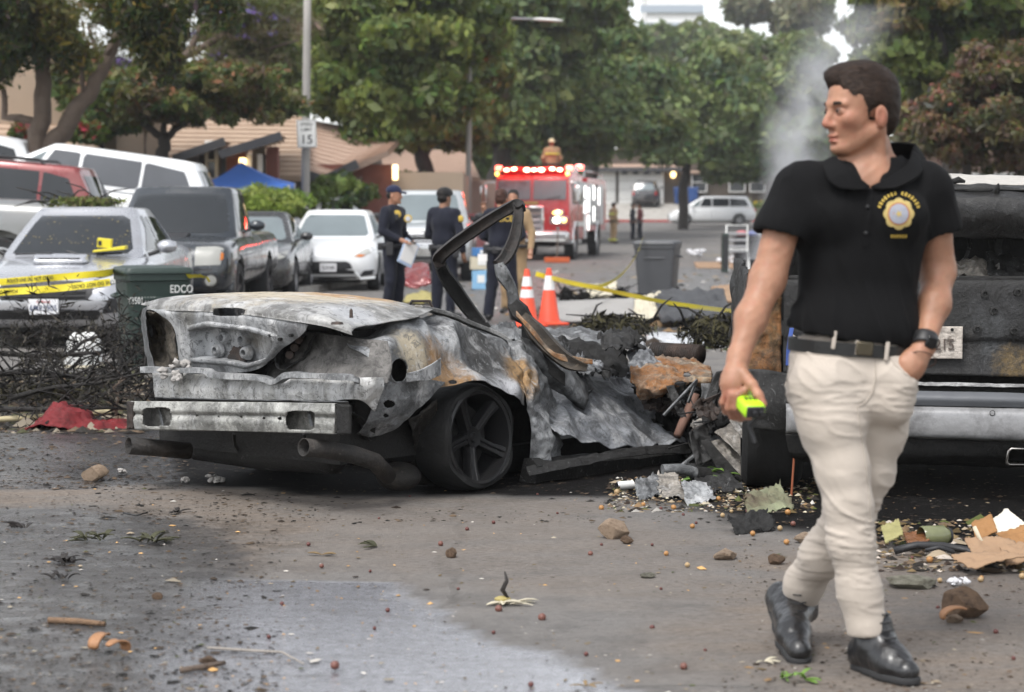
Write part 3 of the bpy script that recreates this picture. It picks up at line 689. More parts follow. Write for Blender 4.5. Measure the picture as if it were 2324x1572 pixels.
big('roadside_tree','tall olive and rust tree at the right above the russet tree',2160,470,52,[[(2160,380),(2150,200),(2120,60)],[(2150,220),(2250,120),(2330,40)],[(2140,150),(2020,60)]],
 [env(1920,-60,2130,110,52,2.4),env(1960,60,2120,240,51.5,1.5),env(2080,-60,2400,130,53,3.0),env(2060,90,2240,260,53,1.6),env(1940,120,2010,190,51.5,.7)],OG + [(0.075,0.06,0.02),(0.03,0.042,0.014),(0.06,0.08,0.024)],29,M_BARKD,0.28,170,(0.35,0.75),260,0.11,lo=0.25)
big('russet_tree','low russet-leaved tree over the burnt pickup on the right',2192,470,40,[[(2192,430),(2192,360),(2200,250)],[(2192,370),(2130,300)],[(2192,360),(2280,280)]],
 [env(2050,200,2300,390,40,1.8),env(2140,110,2420,280,40.5,1.7),env(2230,250,2450,410,40,1.5),env(2040,260,2160,350,39.5,.9)],RB,30,M_BARKD,0.12,190,(0.22,0.48),230,0.085,lo=0.25,aspect=0.35,tips=[(0.12,0.042,0.032),(0.075,0.072,0.022),(0.08,0.05,0.028)],tipfrac=0.4)
big('backing_tree','dark evergreen tree behind the russet tree and the rose house',2330,470,66,[[(2330,350),(2330,200)]],
 [env(2000,150,2200,330,66,2.5),env(2150,-40,2500,330,68,3)],DG,31,M_BARKD,0.3,120,(0.5,1.0),220,0.15,lo=0.3)
big('backing_tree','dark evergreen tree behind the jacaranda and the bungalow roof',640,470,72,[[(640,350),(640,150)]],
 [env(480,-60,760,210,73,3)],OG,32,M_BARKD,0.3,110,(0.6,1.1),200,0.16,lo=0.3)
big('backing_tree','dark leafy tree filling the gap behind the fire engine',1040,470,108,[[(1040,380),(1060,300)]],
 [env(890,290,1130,440,108,3),env(1080,300,1300,430,112,3)],DG,33,M_BARKD,0.3,90,(0.8,1.5),200,0.24,lo=0.2)
big('backing_tree','dark reddish tree between the forked tree and the small round-headed tree',225,420,45,[[(225,360),(228,300)],[(228,310),(180,260)]],
 [env(125,150,330,290,45,1.4),env(150,250,320,320,44.5,1.0)],RG + DG,34,M_BARKD,0.12,90,(0.25,0.5),200,0.09,lo=0.2,tips=[(0.10,0.045,0.025)],tipfrac=0.25)
# shrubs
def shrub(name,label,boxes,Y,pal,seed,nclump,rc,per,size,cat='shrub',group=None,**kw):
 a = W((boxes[0][0] + boxes[0][2]) / 2,boxes[0][3],Y);b = (a.x,a.y,bank(a.x,a.y))
 t = tree(name,label,b,[([b,(a.x + dx,a.y + .1,b[2] + 0.7)],0.03,0.012) for dx in (-.3,0,.35)],M_BARK,cat,group)
 crown('foliage',t,[env(*q,Y,0.8) for q in boxes],nclump,rc,per,size,pal,seed,**kw);return t
BG_ = [(0.12,0.17,0.03),(0.09,0.14,0.025),(0.15,0.19,0.045),(0.06,0.10,0.02)]
shrub('bright_shrub','bright green feathery shrub in front of the blue canopy tent',[(520,432,640,495),(590,442,700,500),(600,428,680,485)],39,BG_,41,70,(0.14,0.3),220,0.055,aspect=0.25,lo=0.1)
shrub('dark_hedge','dark green hedge between the street pole and the pale trunk',[(735,405,835,480),(700,420,780,480)],50,DG,42,50,(0.2,0.4),200,0.08,lo=0.1)
shrub('flowering_shrub','shrub with crimson flowers left of the forked tree',[(30,285,90,330)],41,RG,43,22,(0.15,0.3),160,0.06,tips=[(0.12,0.01,0.016)],tipfrac=0.35,lo=0.1)
shrub('flowering_shrub','shrub with crimson flowers right of the forked tree',[(160,285,225,330)],41,DG,44,22,(0.15,0.3),160,0.06,tips=[(0.13,0.01,0.018)],tipfrac=0.5,lo=0.1)
shrub('low_hedge','low hedge with yellow blooms under the far windows',[(1590,462,1780,485)],138,BG_,45,40,(0.4,0.7),120,0.16,tips=[(0.4,0.3,0.02)],tipfrac=0.08,lo=0.1)
shrub('grey_hedge','round dark shrub beside the tan bungalow porch lamp',[(870,400,990,445)],60,DG,46,40,(0.2,0.45),150,0.1,lo=0.1)
# ================================================================== poles,sign,street lamp,canopy tent
M_POLE = mat('grey_concrete_pole',(0.30,0.285,0.265),0.85,0,0.12,3,0.004,40)
M_GALV = mat('galvanised',(0.42,0.43,0.44),0.45,0.6,0.1,6)
M_BLACK = mat('black_paint',(0.012,0.012,0.013),0.5,0,0.1,6)
M_SIGNW = mat('sign_white',(0.72,0.72,0.70),0.45,0,0.03,3)
b0,b1 = W(690,460,44),W(698,-40,44);b0.z = bank(b0.x,b0.y)
t = thing('street_pole','tall grey concrete pole carrying the speed limit sign','pole',b0);t['_o'] = list(b0)
MB().tube([b0 + (b1 - b0) * k / 6 for k in range(7)],[0.105 - 0.004 * k for k in range(7)],12).build('shaft',M_POLE,t,180,world=True)
MB().cyl(b0 + Vector((0,0,-.05)),b0 + Vector((0,0,.25)),0.16,0.15).build('base',M_POLE,t,40,world=True)
c = W(696,304,43.8)
s = thing('speed_sign','white speed limit fifteen sign on the grey street pole','sign',c);s['_o'] = list(c)
MB().box(c,(0.43,0.012,0.61),Ry(R(-2))).build('plate',M_SIGNW,s,0,bevel=0.005,world=True)
mb = MB()
for q,sz in (((0,0,.29),(.40,.004,.008)),((0,0,-.29),(.40,.004,.008)),((.2,0,0),(.008,.004,.57)),((-.2,0,0),(.008,.004,.57))): mb.box(c + Vector((q[0],-0.009,q[2])),sz)
mb.build('border',M_BLACK,s,0,world=True)
for body,dz,sz in (('SPEED',.2,.10),('LIMIT',.085,.10),('15',-.135,.27)):
 text('lettering',body,sz,M_BLACK,s,frame(Vector((0,-0.008,dz)),(1,0,0),(0,0,1)),0.001,1.0)
c0 = W(1062,490,60);c0.z = gz(c0.x,c0.y)
t = thing('street_lamp','thin grey street lamp with a long arm reaching over the fire engine','street lamp',c0);t['_o'] = list(c0)
top = W(1066,70,60)
MB().tube([c0,c0.lerp(top,.5),top],[0.10,0.085,0.06],10).build('pole',M_POLE,t,180,world=True)
a1,a2 = W(1150,42,60),W(1210,44,60)
MB().tube([top,W(1100,48,60),a1,a2],[0.05,0.045,0.035,0.035],8).build('arm',M_GALV,t,180,world=True)
MB().tube([a2,W(1225,44.5,60),W(1260,46.5,60),W(1277,48,60)],[0.05,0.085,0.085,0.05],10,squash=0.6).build('lamp_head',M_SIGNW,t,180,world=True)
# blue pop-up canopy
M_BLUE = mat('blue_canopy_cloth',(0.06,0.17,0.55),0.7,0,0.12,1.5,0.01,6)
ap = W(547,368,43);E = [W(450,420,41.5),W(655,420,41.5),W(668,416,45),W(468,416,45)]
t = thing('canopy_tent','blue pop-up canopy tent behind the bright shrub','tent',(ap.x,ap.y,bank(ap.x,ap.y)));t['_o'] = [ap.x,ap.y,bank(ap.x,ap.y)]
mb = MB()
for i in range(4):
 a,b = E[i],E[(i + 1) % 4];rows = []
 for u in np.linspace(0,1,9):
  rows.append([(a.lerp(b,v)).lerp(ap,u) - Vector((0,0,0.10 * math.sin(math.pi * v) * (1 - u) + 0.06 * math.sin(math.pi * u))) for v in np.linspace(0,1,9)])
 mb.grid(rows)
mb.build('cover',M_BLUE,t,180,world=True)
mb = MB()
for i in range(4):
 a,b = E[i],E[(i + 1) % 4];mb.grid([[a.lerp(b,v) - Vector((0,0,.10 * math.sin(math.pi * v))) for v in np.linspace(0,1,9)],[a.lerp(b,v) - Vector((0,0,.22 + .07 * math.sin(math.pi * v))) for v in np.linspace(0,1,9)]])
mb.build('valance',M_BLUE,t,180,world=True)
for e in E: MB().cyl((e.x,e.y,bank(e.x,e.y)),e,0.025,n=8).build('leg',M_GALV,t,180,world=True)
# ================================================================== vehicles
from mathutils.bvhtree import BVHTree
def paint(name,col,metal=0.0,rough=0.28,dirt=0.35):
 n = N(name);d = n.ramp(n.noise(1.6,8,0.7),[(0.45,0.0),(0.75,1.0)])
 fl = n.noise(900,2,0.5)
 c = n.mix(n.math('MULTIPLY',fl,0.25),col,mul(col,1.25));c = n.mix(n.math('MULTIPLY',d,dirt),c,(0.20,0.17,0.14))
 n.set(col=c,rough=n.math('MULTIPLY_ADD',d,0.25,rough),metal=metal,coat=0.7,coatr=0.06);return n.m
M_TYRE = mat('tyre_rubber',(0.018,0.018,0.019),0.85,0,0.25,12,0.003,60)
M_RIM = mat('alloy_rim',(0.42,0.42,0.43),0.35,0.85,0.1,6)
M_RIMD = mat('dark_rim',(0.06,0.06,0.065),0.4,0.6,0.1,6)
M_CGL = glass('car_glass',(0.018,0.021,0.024));M_CGLT = glass('pale_car_glass',(0.16,0.19,0.2))
M_TRIM = mat('black_trim',(0.016,0.016,0.018),0.55,0,0.15,10)
M_LENS = glass('clear_lens',(0.42,0.42,0.40),0.12);M_LENSY = glass('cloudy_lens',(0.30,0.30,0.28),0.25);M_AMB = mat('amber_lens',(0.55,0.16,0.02),0.25);M_REDL = mat('red_lens',(0.4,0.02,0.015),0.2)
M_CHR = mat('chrome',(0.72,0.72,0.72),0.14,1.0,0.05,3);M_PLATE = mat('plate_white',(0.68,0.68,0.7),0.4)
M_UNDER = mat('underbody',(0.012,0.012,0.012),0.9)
def curve(pts,xs,s=2):
 p = sorted(pts);y = np.interp(xs,[a for a,_ in p],[b for _,b in p])
 for _ in range(s): y = np.r_[y[0],(y[:-2] + 2 * y[1:-1] + y[2:]) / 4,y[-1]]
 return y
DIRS = dict(front=Vector((-1,0,0)),rear=Vector((1,0,0)),left=Vector((0,-1,0)),right=Vector((0,1,0)),top=Vector((0,0,-1)))
def decal(bvh,poly,side,off=0.006,rings=4,npt=28,edge=0.012):
 m = npt
 """patch that follows the bodywork: outline given in the two axes of that side"""
 d = DIRS[side];P = [Vector(p) for p in poly];per = [];L = [0]
 for i in range(len(P)): L.append(L[-1] + (P[(i + 1) % len(P)] - P[i]).length)
 for k in range(m):
  t = L[-1] * k / m;i = max(j for j in range(len(P)) if L[j] <= t + 1e-9);e = P[(i + 1) % len(P)] - P[i];per.append(P[i] + e * ((t - L[i]) / max(1e-9,e.length)))
 c = sum(per,Vector((0,0))) / m
 def proj(q,o):
  for s in range(6):
   w = c.lerp(q,1 - s * 0.12)
   org = (Vector((5,w.x,w.y)) if side == 'front' else Vector((-5,w.x,w.y)) if side == 'rear' else Vector((w.x,5,w.y)) if side == 'left' else Vector((w.x,-5,w.y)) if side == 'right' else Vector((w.x,w.y,5)))
   h = bvh.ray_cast(org,d)
   if h[0] is not None: return h[0] - d * o
  return org + d * 4
 vs = [proj(c,off)];fs = []
 for r in range(1,rings + 1): vs += [proj(c.lerp(q,r / rings),off) for q in per]
 vs += [proj(q,-edge) for q in per]
 for k in range(m): fs.append((0,1 + k,1 + (k + 1) % m))
 for r in range(rings):
  o = 1 + r * m;fs += [(o + k,o + m + k,o + m + (k + 1) % m,o + (k + 1) % m) for k in range(m)]
 return MB().add(vs,fs)
def rect(x0,z0,x1,z1): return [(x0,z0),(x1,z0),(x1,z1),(x0,z1)]
def wheel(parent,c,r,w,rim_m=M_RIM,spokes=5,rr=0.68):
 """c = hub centre, axle along y; outer face away from the car"""
 s = 1 if c[1] > 0 else -1;t = thing('wheel',None,None,c)
 t.parent = parent;prof = [(r * rr,-w / 2),(r * .93,-w / 2),(r,-w * .36),(r,w * .36),(r * .93,w / 2),(r * rr,w / 2),(r * rr,-w / 2)]
 MB().lathe(prof,n=28,axis='y').build('tyre',M_TYRE,t,40)
 mb = MB();o = s * w * 0.36;R0 = r * rr
 mb.lathe([(R0,-o * 1.2),(R0,o * 1.25),(R0 * .9,o * 1.28),(R0 * .88,o * .4)],n=28,axis='y')
 mb.lathe([(0.01,o * 1.1),(R0 * .2,o * 1.1),(R0 * .24,o * .7)],n=12,axis='y')
 for k in range(spokes):
  a = 2 * math.pi * k / spokes + .3;u = Vector((math.cos(a),0,math.sin(a)));v = Vector((-math.sin(a),0,math.cos(a)))
  pts = [u * R0 * .15 + v * R0 * .12,u * R0 * .15 - v * R0 * .12,u * R0 * .93 - v * R0 * .10,u * R0 * .93 + v * R0 * .10]
  mb.add([p + Vector((0,o * (1.12 if i < 2 else 1.2),0)) for i,p in enumerate(pts)] + [p + Vector((0,o * .6,0)) for p in pts],[(0,1,2,3),(0,4,5,1),(1,5,6,2),(2,6,7,3),(3,7,4,0)])
 mb.build('rim',rim_m,t,40);MB().lathe([(0.005,o * .3),(R0 * .87,o * .3)],n=20,axis='y').build('brake_disc',M_RIMD,t,40)
 return t
def car(name,label,cat,loc,rz,sp,col,group=None,tilt=0.0):
 t = thing(name,label,cat,loc,rz,group)
 if tilt: t.rotation_euler = (0,0,0);t.rotation_mode = 'QUATERNION';t.rotation_quaternion = (Matrix.Rotation(rz,4,'Z') @ Matrix.Rotation(-tilt,4,'Y')).to_quaternion()
 L,Wd = sp['L'],sp['W'];x0,x1 = -L / 2,L / 2
 xs = np.unique(np.r_[np.linspace(x0,x0 + .25,7),np.linspace(x0 + .25,x1 - .25,34),np.linspace(x1 - .25,x1,7)])
 top,bot,wid = curve(sp['top'],xs),curve(sp['bot'],xs),curve(sp['wid'],xs) * Wd / 2
 rings = []
 for x,zt,zb,w in zip(xs,top,bot,wid):
  h = zt - zb;half = [(0.0,zb),(w * .80,zb),(w * .93,zb + h * .06),(w * .985,zb + h * .2),(w,zb + h * .42),(w * .995,zb + h * .6),(w * sp.get('shoulder',.975),zb + h * .78),(w * .93,zb + h * .91),(w * .84,zb + h * .975),(w * .6,zt),(0.0,zt + .012)]
  rings.append([(x,y,z) for y,z in half] + [(x,-y,z) for y,z in half[-2:0:-1]])
 mb = MB().loft(rings);body = mb.build('body',col,t,50,recalc=True)
 cut = MB()
 for wx,r in ((sp['xf'],sp['ra']),(sp['xr'],sp['ra'])):
  for s in (-1,1):
   cut.lathe([(.001,s * (Wd / 2 - .34)),(r,s * (Wd / 2 - .34)),(r * 1.0,s * (Wd / 2 + .2)),(.001,s * (Wd / 2 + .2))],(wx,0,sp['r'] + .02),28,'y')
 cutter = cut.build('cut_',None,None,0,recalc=True);bpy.context.view_layer.update()
 cutter.matrix_world = t.matrix_basis.copy();bpy.context.view_layer.update()
 md = body.modifiers.new('b','BOOLEAN');md.object = cutter;md.operation = 'DIFFERENCE';md.solver = 'EXACT'
 dg = bpy.context.evaluated_depsgraph_get();me = bpy.data.meshes.new_from_object(body.evaluated_get(dg));body.modifiers.clear();body.data = me
 bpy.data.objects.remove(cutter);me.materials.clear();me.materials.append(col)
 gh = sp['gh'];MBg = MB();bx = []
 for g in gh:        # greenhouse shell(s)
  xwb,xrf,xrr,xrb,zb,zr,wb,wr = g;nv = 9
  rg = []
  for v in np.linspace(0,1,nv):
   vv = v;hw = (wb + (wr - wb) * vv ** 1.25);z = zb + (zr - .05 - zb) * v
   xf_,xr_ = xwb + (xrf - xwb) * v ** 1.06,xrb + (xrr - xrb) * v ** 1.15;bow = .10;ring = []
   for a in np.linspace(-1,1,9): ring.append((xf_ - bow * a * a,a * hw * .95,z))
   for u in np.linspace(0.03,.97,9): ring.append((xf_ - bow + (xr_ - xf_ + bow * 1.6) * u,hw * (.96 + .045 * math.sin(math.pi * u)),z))
   for a in np.linspace(1,-1,9): ring.append((xr_ + bow * .6 * a * a,a * hw * .95,z))
   for u in np.linspace(.97,.03,9): ring.append((xf_ - bow + (xr_ - xf_ + bow * 1.6) * u,-hw * (.96 + .045 * math.sin(math.pi * u)),z))
   rg.append(ring)
  for sc,dz in ((.97,.022),(.90,.038),(.7,.047),(.4,.052),(.05,.054)):
   cx = (xrf + xrr) / 2;rg.append([(cx + (p[0] - cx) * sc,p[1] * sc,zr - .05 + dz) for p in rg[nv - 1]])
  MBg.loft(rg)
 roof_ = MBg.build('cabin',col,t,60,recalc=True)
 bm = bmesh.new();bm.from_mesh(body.data);b2 = bmesh.new();b2.from_mesh(roof_.data);off = len(bm.verts)
 vs = [v.co.copy() for v in bm.verts] + [v.co.copy() for v in b2.verts];fs = [tuple(v.index for v in f.verts) for f in bm.faces] + [tuple(v.index + off for v in f.verts) for f in b2.faces]
 bm.free();b2.free();bvh = BVHTree.FromPolygons(vs,fs)
 t['_b'] = 0
 def D(nm,poly,side,m,off=0.006,par=None,**k): return decal(bvh,poly,side,off,**k).build(nm,m,par or t,45)
 MB().box((0,0,sp['r'] * .95),(L * .9,Wd * .62,sp['r'] * .9)).build('underbody',M_UNDER,t,0)
 for x in (sp['xf'],sp['xr']):
  for s in (-1,1): wheel(t,(x,s * (Wd / 2 - sp['tw'] / 2 - .015),sp['r']),sp['r'],sp['tw'],sp.get('rim',M_RIM),sp.get('spokes',5))
 for nm,poly,side,m,*o in sp.get('decals',[]):
  if side == 'sides':
   for s in ('left','right'): D(nm,poly,s,m,*(o or []))
  elif side == 'frontpair' or side == 'rearpair':
   for s in (1,-1): D(nm,[(p[0] * s,p[1]) for p in poly],side[:-4],m,*(o or []))
  else: D(nm,poly,side,m,*(o or []))
 mx,my,mz = sp['mirror']
 for s in (1,-1):
  m_ = MB().ell((mx,s * my,mz),(.085,.115,.075),14,8).build('mirror',sp.get('mirror_m',col),t,60)
  MB().tube([(mx - .01,s * (my - .09),mz - .05),(mx + .03,s * (my - .2),mz - .09)],.022,8).build('stalk',M_TRIM,m_,60)
  MB().box((mx - .07,s * my,mz),(.012,.18,.11)).build('glass',M_CHR,m_,0)
 if sp.get('pillar_lines'):
  for x,z0,z1 in sp['pillar_lines']:
   for s in ('left','right'): D('door_seam',[(x - .006,z0),(x + .006,z0),(x + .006,z1),(x - .006,z1)],s,M_TRIM,.002,rings=2,npt=16,edge=.004)
 del t['_b']
 return t,D,bvh
C_SIL = paint('silver_paint',(0.46,0.47,0.50),0.65,0.26);C_NAVY = paint('slate_paint',(0.018,0.024,0.031),0.2,0.22,0.15);C_CHAR = paint('charcoal_paint',(0.028,0.029,0.031),0.3,0.22,0.2);C_WHT = paint('white_car_paint',(0.74,0.75,0.76),0,0.28,0.12)
C_SIL2 = paint('pale_silver_paint',(0.50,0.52,0.53),0.5,0.28);C_GRY = paint('grey_paint',(0.20,0.205,0.205),0.4,0.28);C_RED = paint('dark_red_paint',(0.17,0.012,0.014),0.2,0.25);C_BLK = paint('black_car_paint',(0.018,0.018,0.022),0.2,0.22)
def sedan(L=4.65,Wd=1.8,H=1.46,hood=.9,**k):
 x1 = L / 2;zb = hood
 d = dict(L=L,W=Wd,r=.325,ra=.385,tw=.225,xf=x1 - .92,xr=-x1 + 1.03,
  top=[(x1,.56),(x1 - .04,.66),(x1 - .14,.74),(x1 - .5,.82),(x1 - 1.15,zb + .02),(x1 - 1.5,zb + .05),(0,zb + .08),(-x1 + .9,zb + .14),(-x1 + .2,zb + .13),(-x1,zb - .1)],
  bot=[(x1,.40),(x1 - .1,.22),(x1 - .4,.19),(0,.2),(-x1 + .4,.22),(-x1,.36)],
  wid=[(x1,.66),(x1 - .05,.8),(x1 - .2,.93),(x1 - .6,.985),(0,1),(-x1 + .7,.99),(-x1 + .2,.92),(-x1,.72)],
  gh=[(x1 - 1.25,x1 - 2.05,-x1 + 1.55,-x1 + .75,zb + .02,H,Wd * .44,Wd * .325)],mirror=(x1 - 1.62,Wd / 2 + .085,zb + .13),
  pillar_lines=[(x1 - 1.45,.3,zb),(.02,.28,zb + .05),(-x1 + 1.35,.45,zb + .08)],
  decals=[('windscreen',[(-.66,zb + .06),(.66,zb + .06),(.50,H - .1),(-.50,H - .1)],'front',M_CGL),('rear_window',[(-.6,zb + .12),(.6,zb + .12),(.46,H - .12),(-.46,H - .12)],'rear',M_CGL),
   ('front_window',[(x1 - 1.62,zb + .08),(.06,zb + .1),(.06,H - .1),(x1 - 2.1,H - .1),(x1 - 2.25,H - .12)],'sides',M_CGL),('rear_side_window',[(-.02,zb + .1),(-x1 + 1.3,zb + .13),(-x1 + 1.6,H - .13),(-.02,H - .1)],'sides',M_CGL)])
 d.update(k);return d
# ---- silver sedan at the left
s1 = sedan(4.6,1.8,1.47)
s1['decals'] += [('grille',[(-.44,.50),(.44,.50),(.52,.60),(.40,.70),(-.40,.70),(-.52,.60)],'front',M_TRIM),('headlight',[(.50,.62),(.80,.70),(.80,.78),(.55,.72)],'frontpair',M_LENS),
 ('lower_intake',[(-.55,.30),(.55,.30),(.6,.40),(-.6,.40)],'front',M_TRIM),('fog_recess',[(.58,.36),(.8,.38),(.82,.54),(.66,.52)],'frontpair',M_TRIM),('headlight_surround',[(.47,.60),(.84,.70),(.84,.81),(.5,.74)],'frontpair',M_TRIM,.002)]
fr = W(96,700,20.4)
t,D,bv = car('silver_sedan','silver sedan with a hood scoop and debris on its dark windscreen','car',(fr.x + .02,20.4 + 2.3,0),R(-90),s1,C_SIL)
mb = MB()
for k in range(3): mb.tube([(2.31 - .01 * abs(k - 1),-.42,.54 + .05 * k),(2.335 - .01 * abs(k - 1),0,.54 + .05 * k),(2.31,.42,.54 + .05 * k)],.009,6)
mb.build('grille_bars',M_TRIM,t,60)
g = MB().loft([[(1.62,-.26,.862),(1.62,.26,.862),(1.62,.26,.90),(1.62,-.26,.90)],[(1.54,-.30,.875),(1.54,.30,.875),(1.52,.28,.958),(1.52,-.28,.958)],[(1.10,-.24,.91),(1.10,.24,.91),(1.10,.24,.935),(1.10,-.24,.935)]]).build('hood_scoop',C_SIL,t,30,bevel=.012)
MB().box((1.585,0,.905),(.06,.44,.035)).build('scoop_mouth',M_TRIM,g,0,bevel=.008)
MB().box((2.315,0,.40),(.02,.62,.02)).build('plate_bracket',M_TRIM,t,0)
pl = MB().box((2.335,0.0,.435),(.012,.31,.158)).build('number_plate',M_PLATE,t,0,bevel=.006)
fm = frame(Vector((2.343,0,.42)),(0,1,0),(0,0,1));text('lettering','6MR5905',.082,mat('plate_ink',(.03,.05,.12),.5),pl,fm,.001,.85)
text('lettering','California',.034,mat('plate_red',(.45,.03,.03),.5),pl,frame(Vector((2.343,0,.487)),(0,1,0),(0,0,1)),.001,1.0)
MB().tube([(1.03,.55,.96),(1.05,.1,.945),(1.02,-.05,.985)],.012,6).build('wiper',M_TRIM,t,60);MB().tube([(1.03,-.2,.96),(1.05,-.6,.95)],.012,6).build('wiper',M_TRIM,t,60)
# ---- dark pickup behind it
def pickup(L=5.5,Wd=1.9,H=1.78,zh=1.06,bed=-0.35,**k):
 x1 = L / 2
 d = dict(L=L,W=Wd,r=.38,ra=.46,tw=.26,xf=x1 - .88,xr=-x1 + 1.25,shoulder=.985,
  top=[(x1,.74),(x1 - .05,.9),(x1 - .15,zh - .06),(x1 - .5,zh),(x1 - 1.3,zh + .05),(bed,zh + .06),(bed - .02,zh + .08),(-x1 + .05,zh + .09),(-x1,zh - .02)],
  bot=[(x1,.46),(x1 - .1,.38),(0,.42),(-x1 + .3,.46),(-x1,.55)],
  wid=[(x1,.80),(x1 - .06,.90),(x1 - .25,.97),(x1 - .7,1),(0,.985),(-x1 + .1,.98),(-x1,.93)],
  gh=[(x1 - 1.28,x1 - 1.95,bed + .12,bed + .02,zh + .02,H,Wd * .445,Wd * .365)],mirror=(x1 - 1.62,Wd / 2 + .12,zh + .18),
  pillar_lines=[(x1 - 1.5,.5,zh),(x1 - 2.5,.5,zh + .04),(bed - .02,.5,zh + .06)],
  decals=[('windscreen',[(-.72,zh + .08),(.72,zh + .08),(.6,H - .1),(-.6,H - .1)],'front',M_CGL),('rear_window',[(-.6,zh + .15),(.6,zh + .15),(.55,H - .14),(-.55,H - .14)],'rear',M_CGL),
   ('front_window',[(x1 - 1.66,zh + .1),(x1 - 2.46,zh + .1),(x1 - 2.46,H - .1),(x1 - 2.0,H - .1)],'sides',M_CGL),('rear_side_window',[(x1 - 2.54,zh + .1),(bed + .2,zh + .1),(bed + .26,H - .12),(x1 - 2.54,H - .1)],'sides',M_CGL)])
 d.update(k);return d
M_CGLS = glass('sky_lit_glass',(0.05,0.06,0.065),0.03)
s2 = pickup(5.4,1.9,1.78,1.06,-.5,mirror_m=C_NAVY,rim=M_RIMD)
s2['decals'] += [('grille',[(-.36,.70),(.36,.70),(.42,.96),(-.42,.96)],'front',M_TRIM),('headlight',[(.47,.73),(.80,.74),(.83,.95),(.74,.98),(.47,.97)],'frontpair',M_LENSY),('amber_reflector',[(.79,.80),(.83,.81),(.83,.89),(.80,.90)],'frontpair',M_AMB,.012),
 ('lower_intake',[(-.4,.48),(.4,.48),(.45,.58),(-.45,.58)],'front',M_TRIM),('bumper_step',[(-.86,.665),(.86,.665),(.86,.69),(-.86,.69)],'front',M_TRIM,.004)]
fx = -4.55
t,D,bv = car('dark_pickup','dark slate pickup with cloudy headlights and raised roof','pickup',(fx,25.6 + 2.7,0),R(-90),s2,C_NAVY)
for s in (-1,1):
 D('fog_lamp',[(s * .68 + .075 * math.cos(a),.535 + .075 * math.sin(a)) for a in np.linspace(0,6.28,13)[:-1]],'front',M_LENSY,.02);D('lamp_bezel',[(s * .68 + .11 * math.cos(a),.535 + .10 * math.sin(a)) for a in np.linspace(0,6.28,13)[:-1]],'front',M_TRIM,.012)
 MB().lathe([(.395,-.13),(.53,-.12),(.535,.0),(.50,.03),(.40,.03)],(s2['xf'],s * .9,.40),28,'y').build('arch_flare',C_NAVY,t,60)
mb = MB()
for k in range(3): mb.box((2.66 - .01 * k,0,.77 + .07 * k),(.03,.66,.022))
mb.build('grille_bars',C_NAVY,t,0,bevel=.006)
MB().loft([[(1.9,-.22,1.06),(1.9,.22,1.06),(1.9,.22,1.09),(1.9,-.22,1.09)],[(1.45,-.24,1.09),(1.45,.24,1.09),(1.5,.22,1.155),(1.5,-.22,1.155)]]).build('hood_scoop',M_TRIM,t,30,bevel=.015)
p_ = MB()
for s in (-1,1): p_.tube([(1.2,s * .45,1.13),(1.25,s * .1,1.125)],.014,6)
p_.build('wiper',M_TRIM,t,60)
# ---- charcoal sedan
s3 = sedan(4.5,1.78,1.46,mirror_m=C_CHAR)
s3['decals'] = [d for d in s3['decals'] if d[0] != 'windscreen'] + [('windscreen',[(-.66,.97),(.66,.97),(.50,1.36),(-.50,1.36)],'front',M_CGLT),('headlight',[(.42,.60),(.80,.70),(.84,.82),(.60,.74)],'frontpair',M_LENSY),('grille',[(-.4,.42),(.4,.42),(.5,.6),(-.5,.6)],'front',M_TRIM),('lower_intake',[(-.6,.26),(.6,.26),(.66,.38),(-.66,.38)],'front',M_TRIM)]
car('charcoal_sedan','charcoal sedan with a dented side between the dark pickup and white hatchback','car',(-4.5,32.6 + 2.25,0),R(-90),s3,C_CHAR)
# ---- white hatchback
s4 = sedan(4.36,1.82,1.50,.93,spokes=7)
x1 = 2.18;s4['gh'] = [(x1 - 1.1,x1 - 1.95,-x1 + .7,-x1 + .18,.95,1.5,.80,.60)]
s4['top'] = [(x1,.6),(x1 - .04,.70),(x1 - .14,.78),(x1 - .5,.87),(x1 - 1.05,.96),(x1 - 1.4,.98),(0,1.02),(-x1 + .5,1.05),(-x1 + .1,1.02),(-x1,.8)]
s4['decals'] = [('windscreen',[(-.68,1.0),(.68,1.0),(.54,1.4),(-.54,1.4)],'front',M_CGLT),('front_window',[(x1 - 1.55,1.03),(.0,1.05),(.0,1.4),(x1 - 2.1,1.4)],'sides',M_CGL),('rear_side_window',[(-.08,1.05),(-1.3,1.1),(-1.45,1.36),(-.08,1.4)],'sides',M_CGL),('rear_window',[(-.6,1.05),(.6,1.05),(.5,1.38),(-.5,1.38)],'rear',M_CGL),
 ('grille',[(-.52,.32),(.52,.32),(.40,.55),(-.40,.55)],'front',M_TRIM),('headlight',[(.46,.64),(.62,.62),(.86,.74),(.84,.82),(.66,.77)],'frontpair',M_LENS),('amber_reflector',[(.5,.64),(.62,.63),(.70,.67),(.58,.68)],'frontpair',M_AMB,.012),('fog_recess',[(.58,.27),(.86,.30),(.84,.40),(.66,.38)],'frontpair',M_TRIM),('lower_intake',[(-.5,.2),(.5,.2),(.55,.27),(-.55,.27)],'front',M_TRIM)]
t,D,bv = car('white_hatchback','white hatchback with a wide black grille next to the standing officers','car',(-3.36,36.2 + 2.18,0),R(-90),s4,C_WHT)
pl = MB().box((2.2,.02,.44),(.012,.305,.155)).build('number_plate',M_PLATE,t,0,bevel=.005);text('lettering','7JLK380',.08,M_BLACK,pl,frame(Vector((2.208,.02,.435)),(0,1,0),(0,0,1)),.001,.85)
for s in (1,-1): MB().tube([(2.17,s * .52,.35),(2.16,s * .60,.235),(2.05,s * .86,.25)],.022,8).build('lip_trim',C_WHT,t,60)
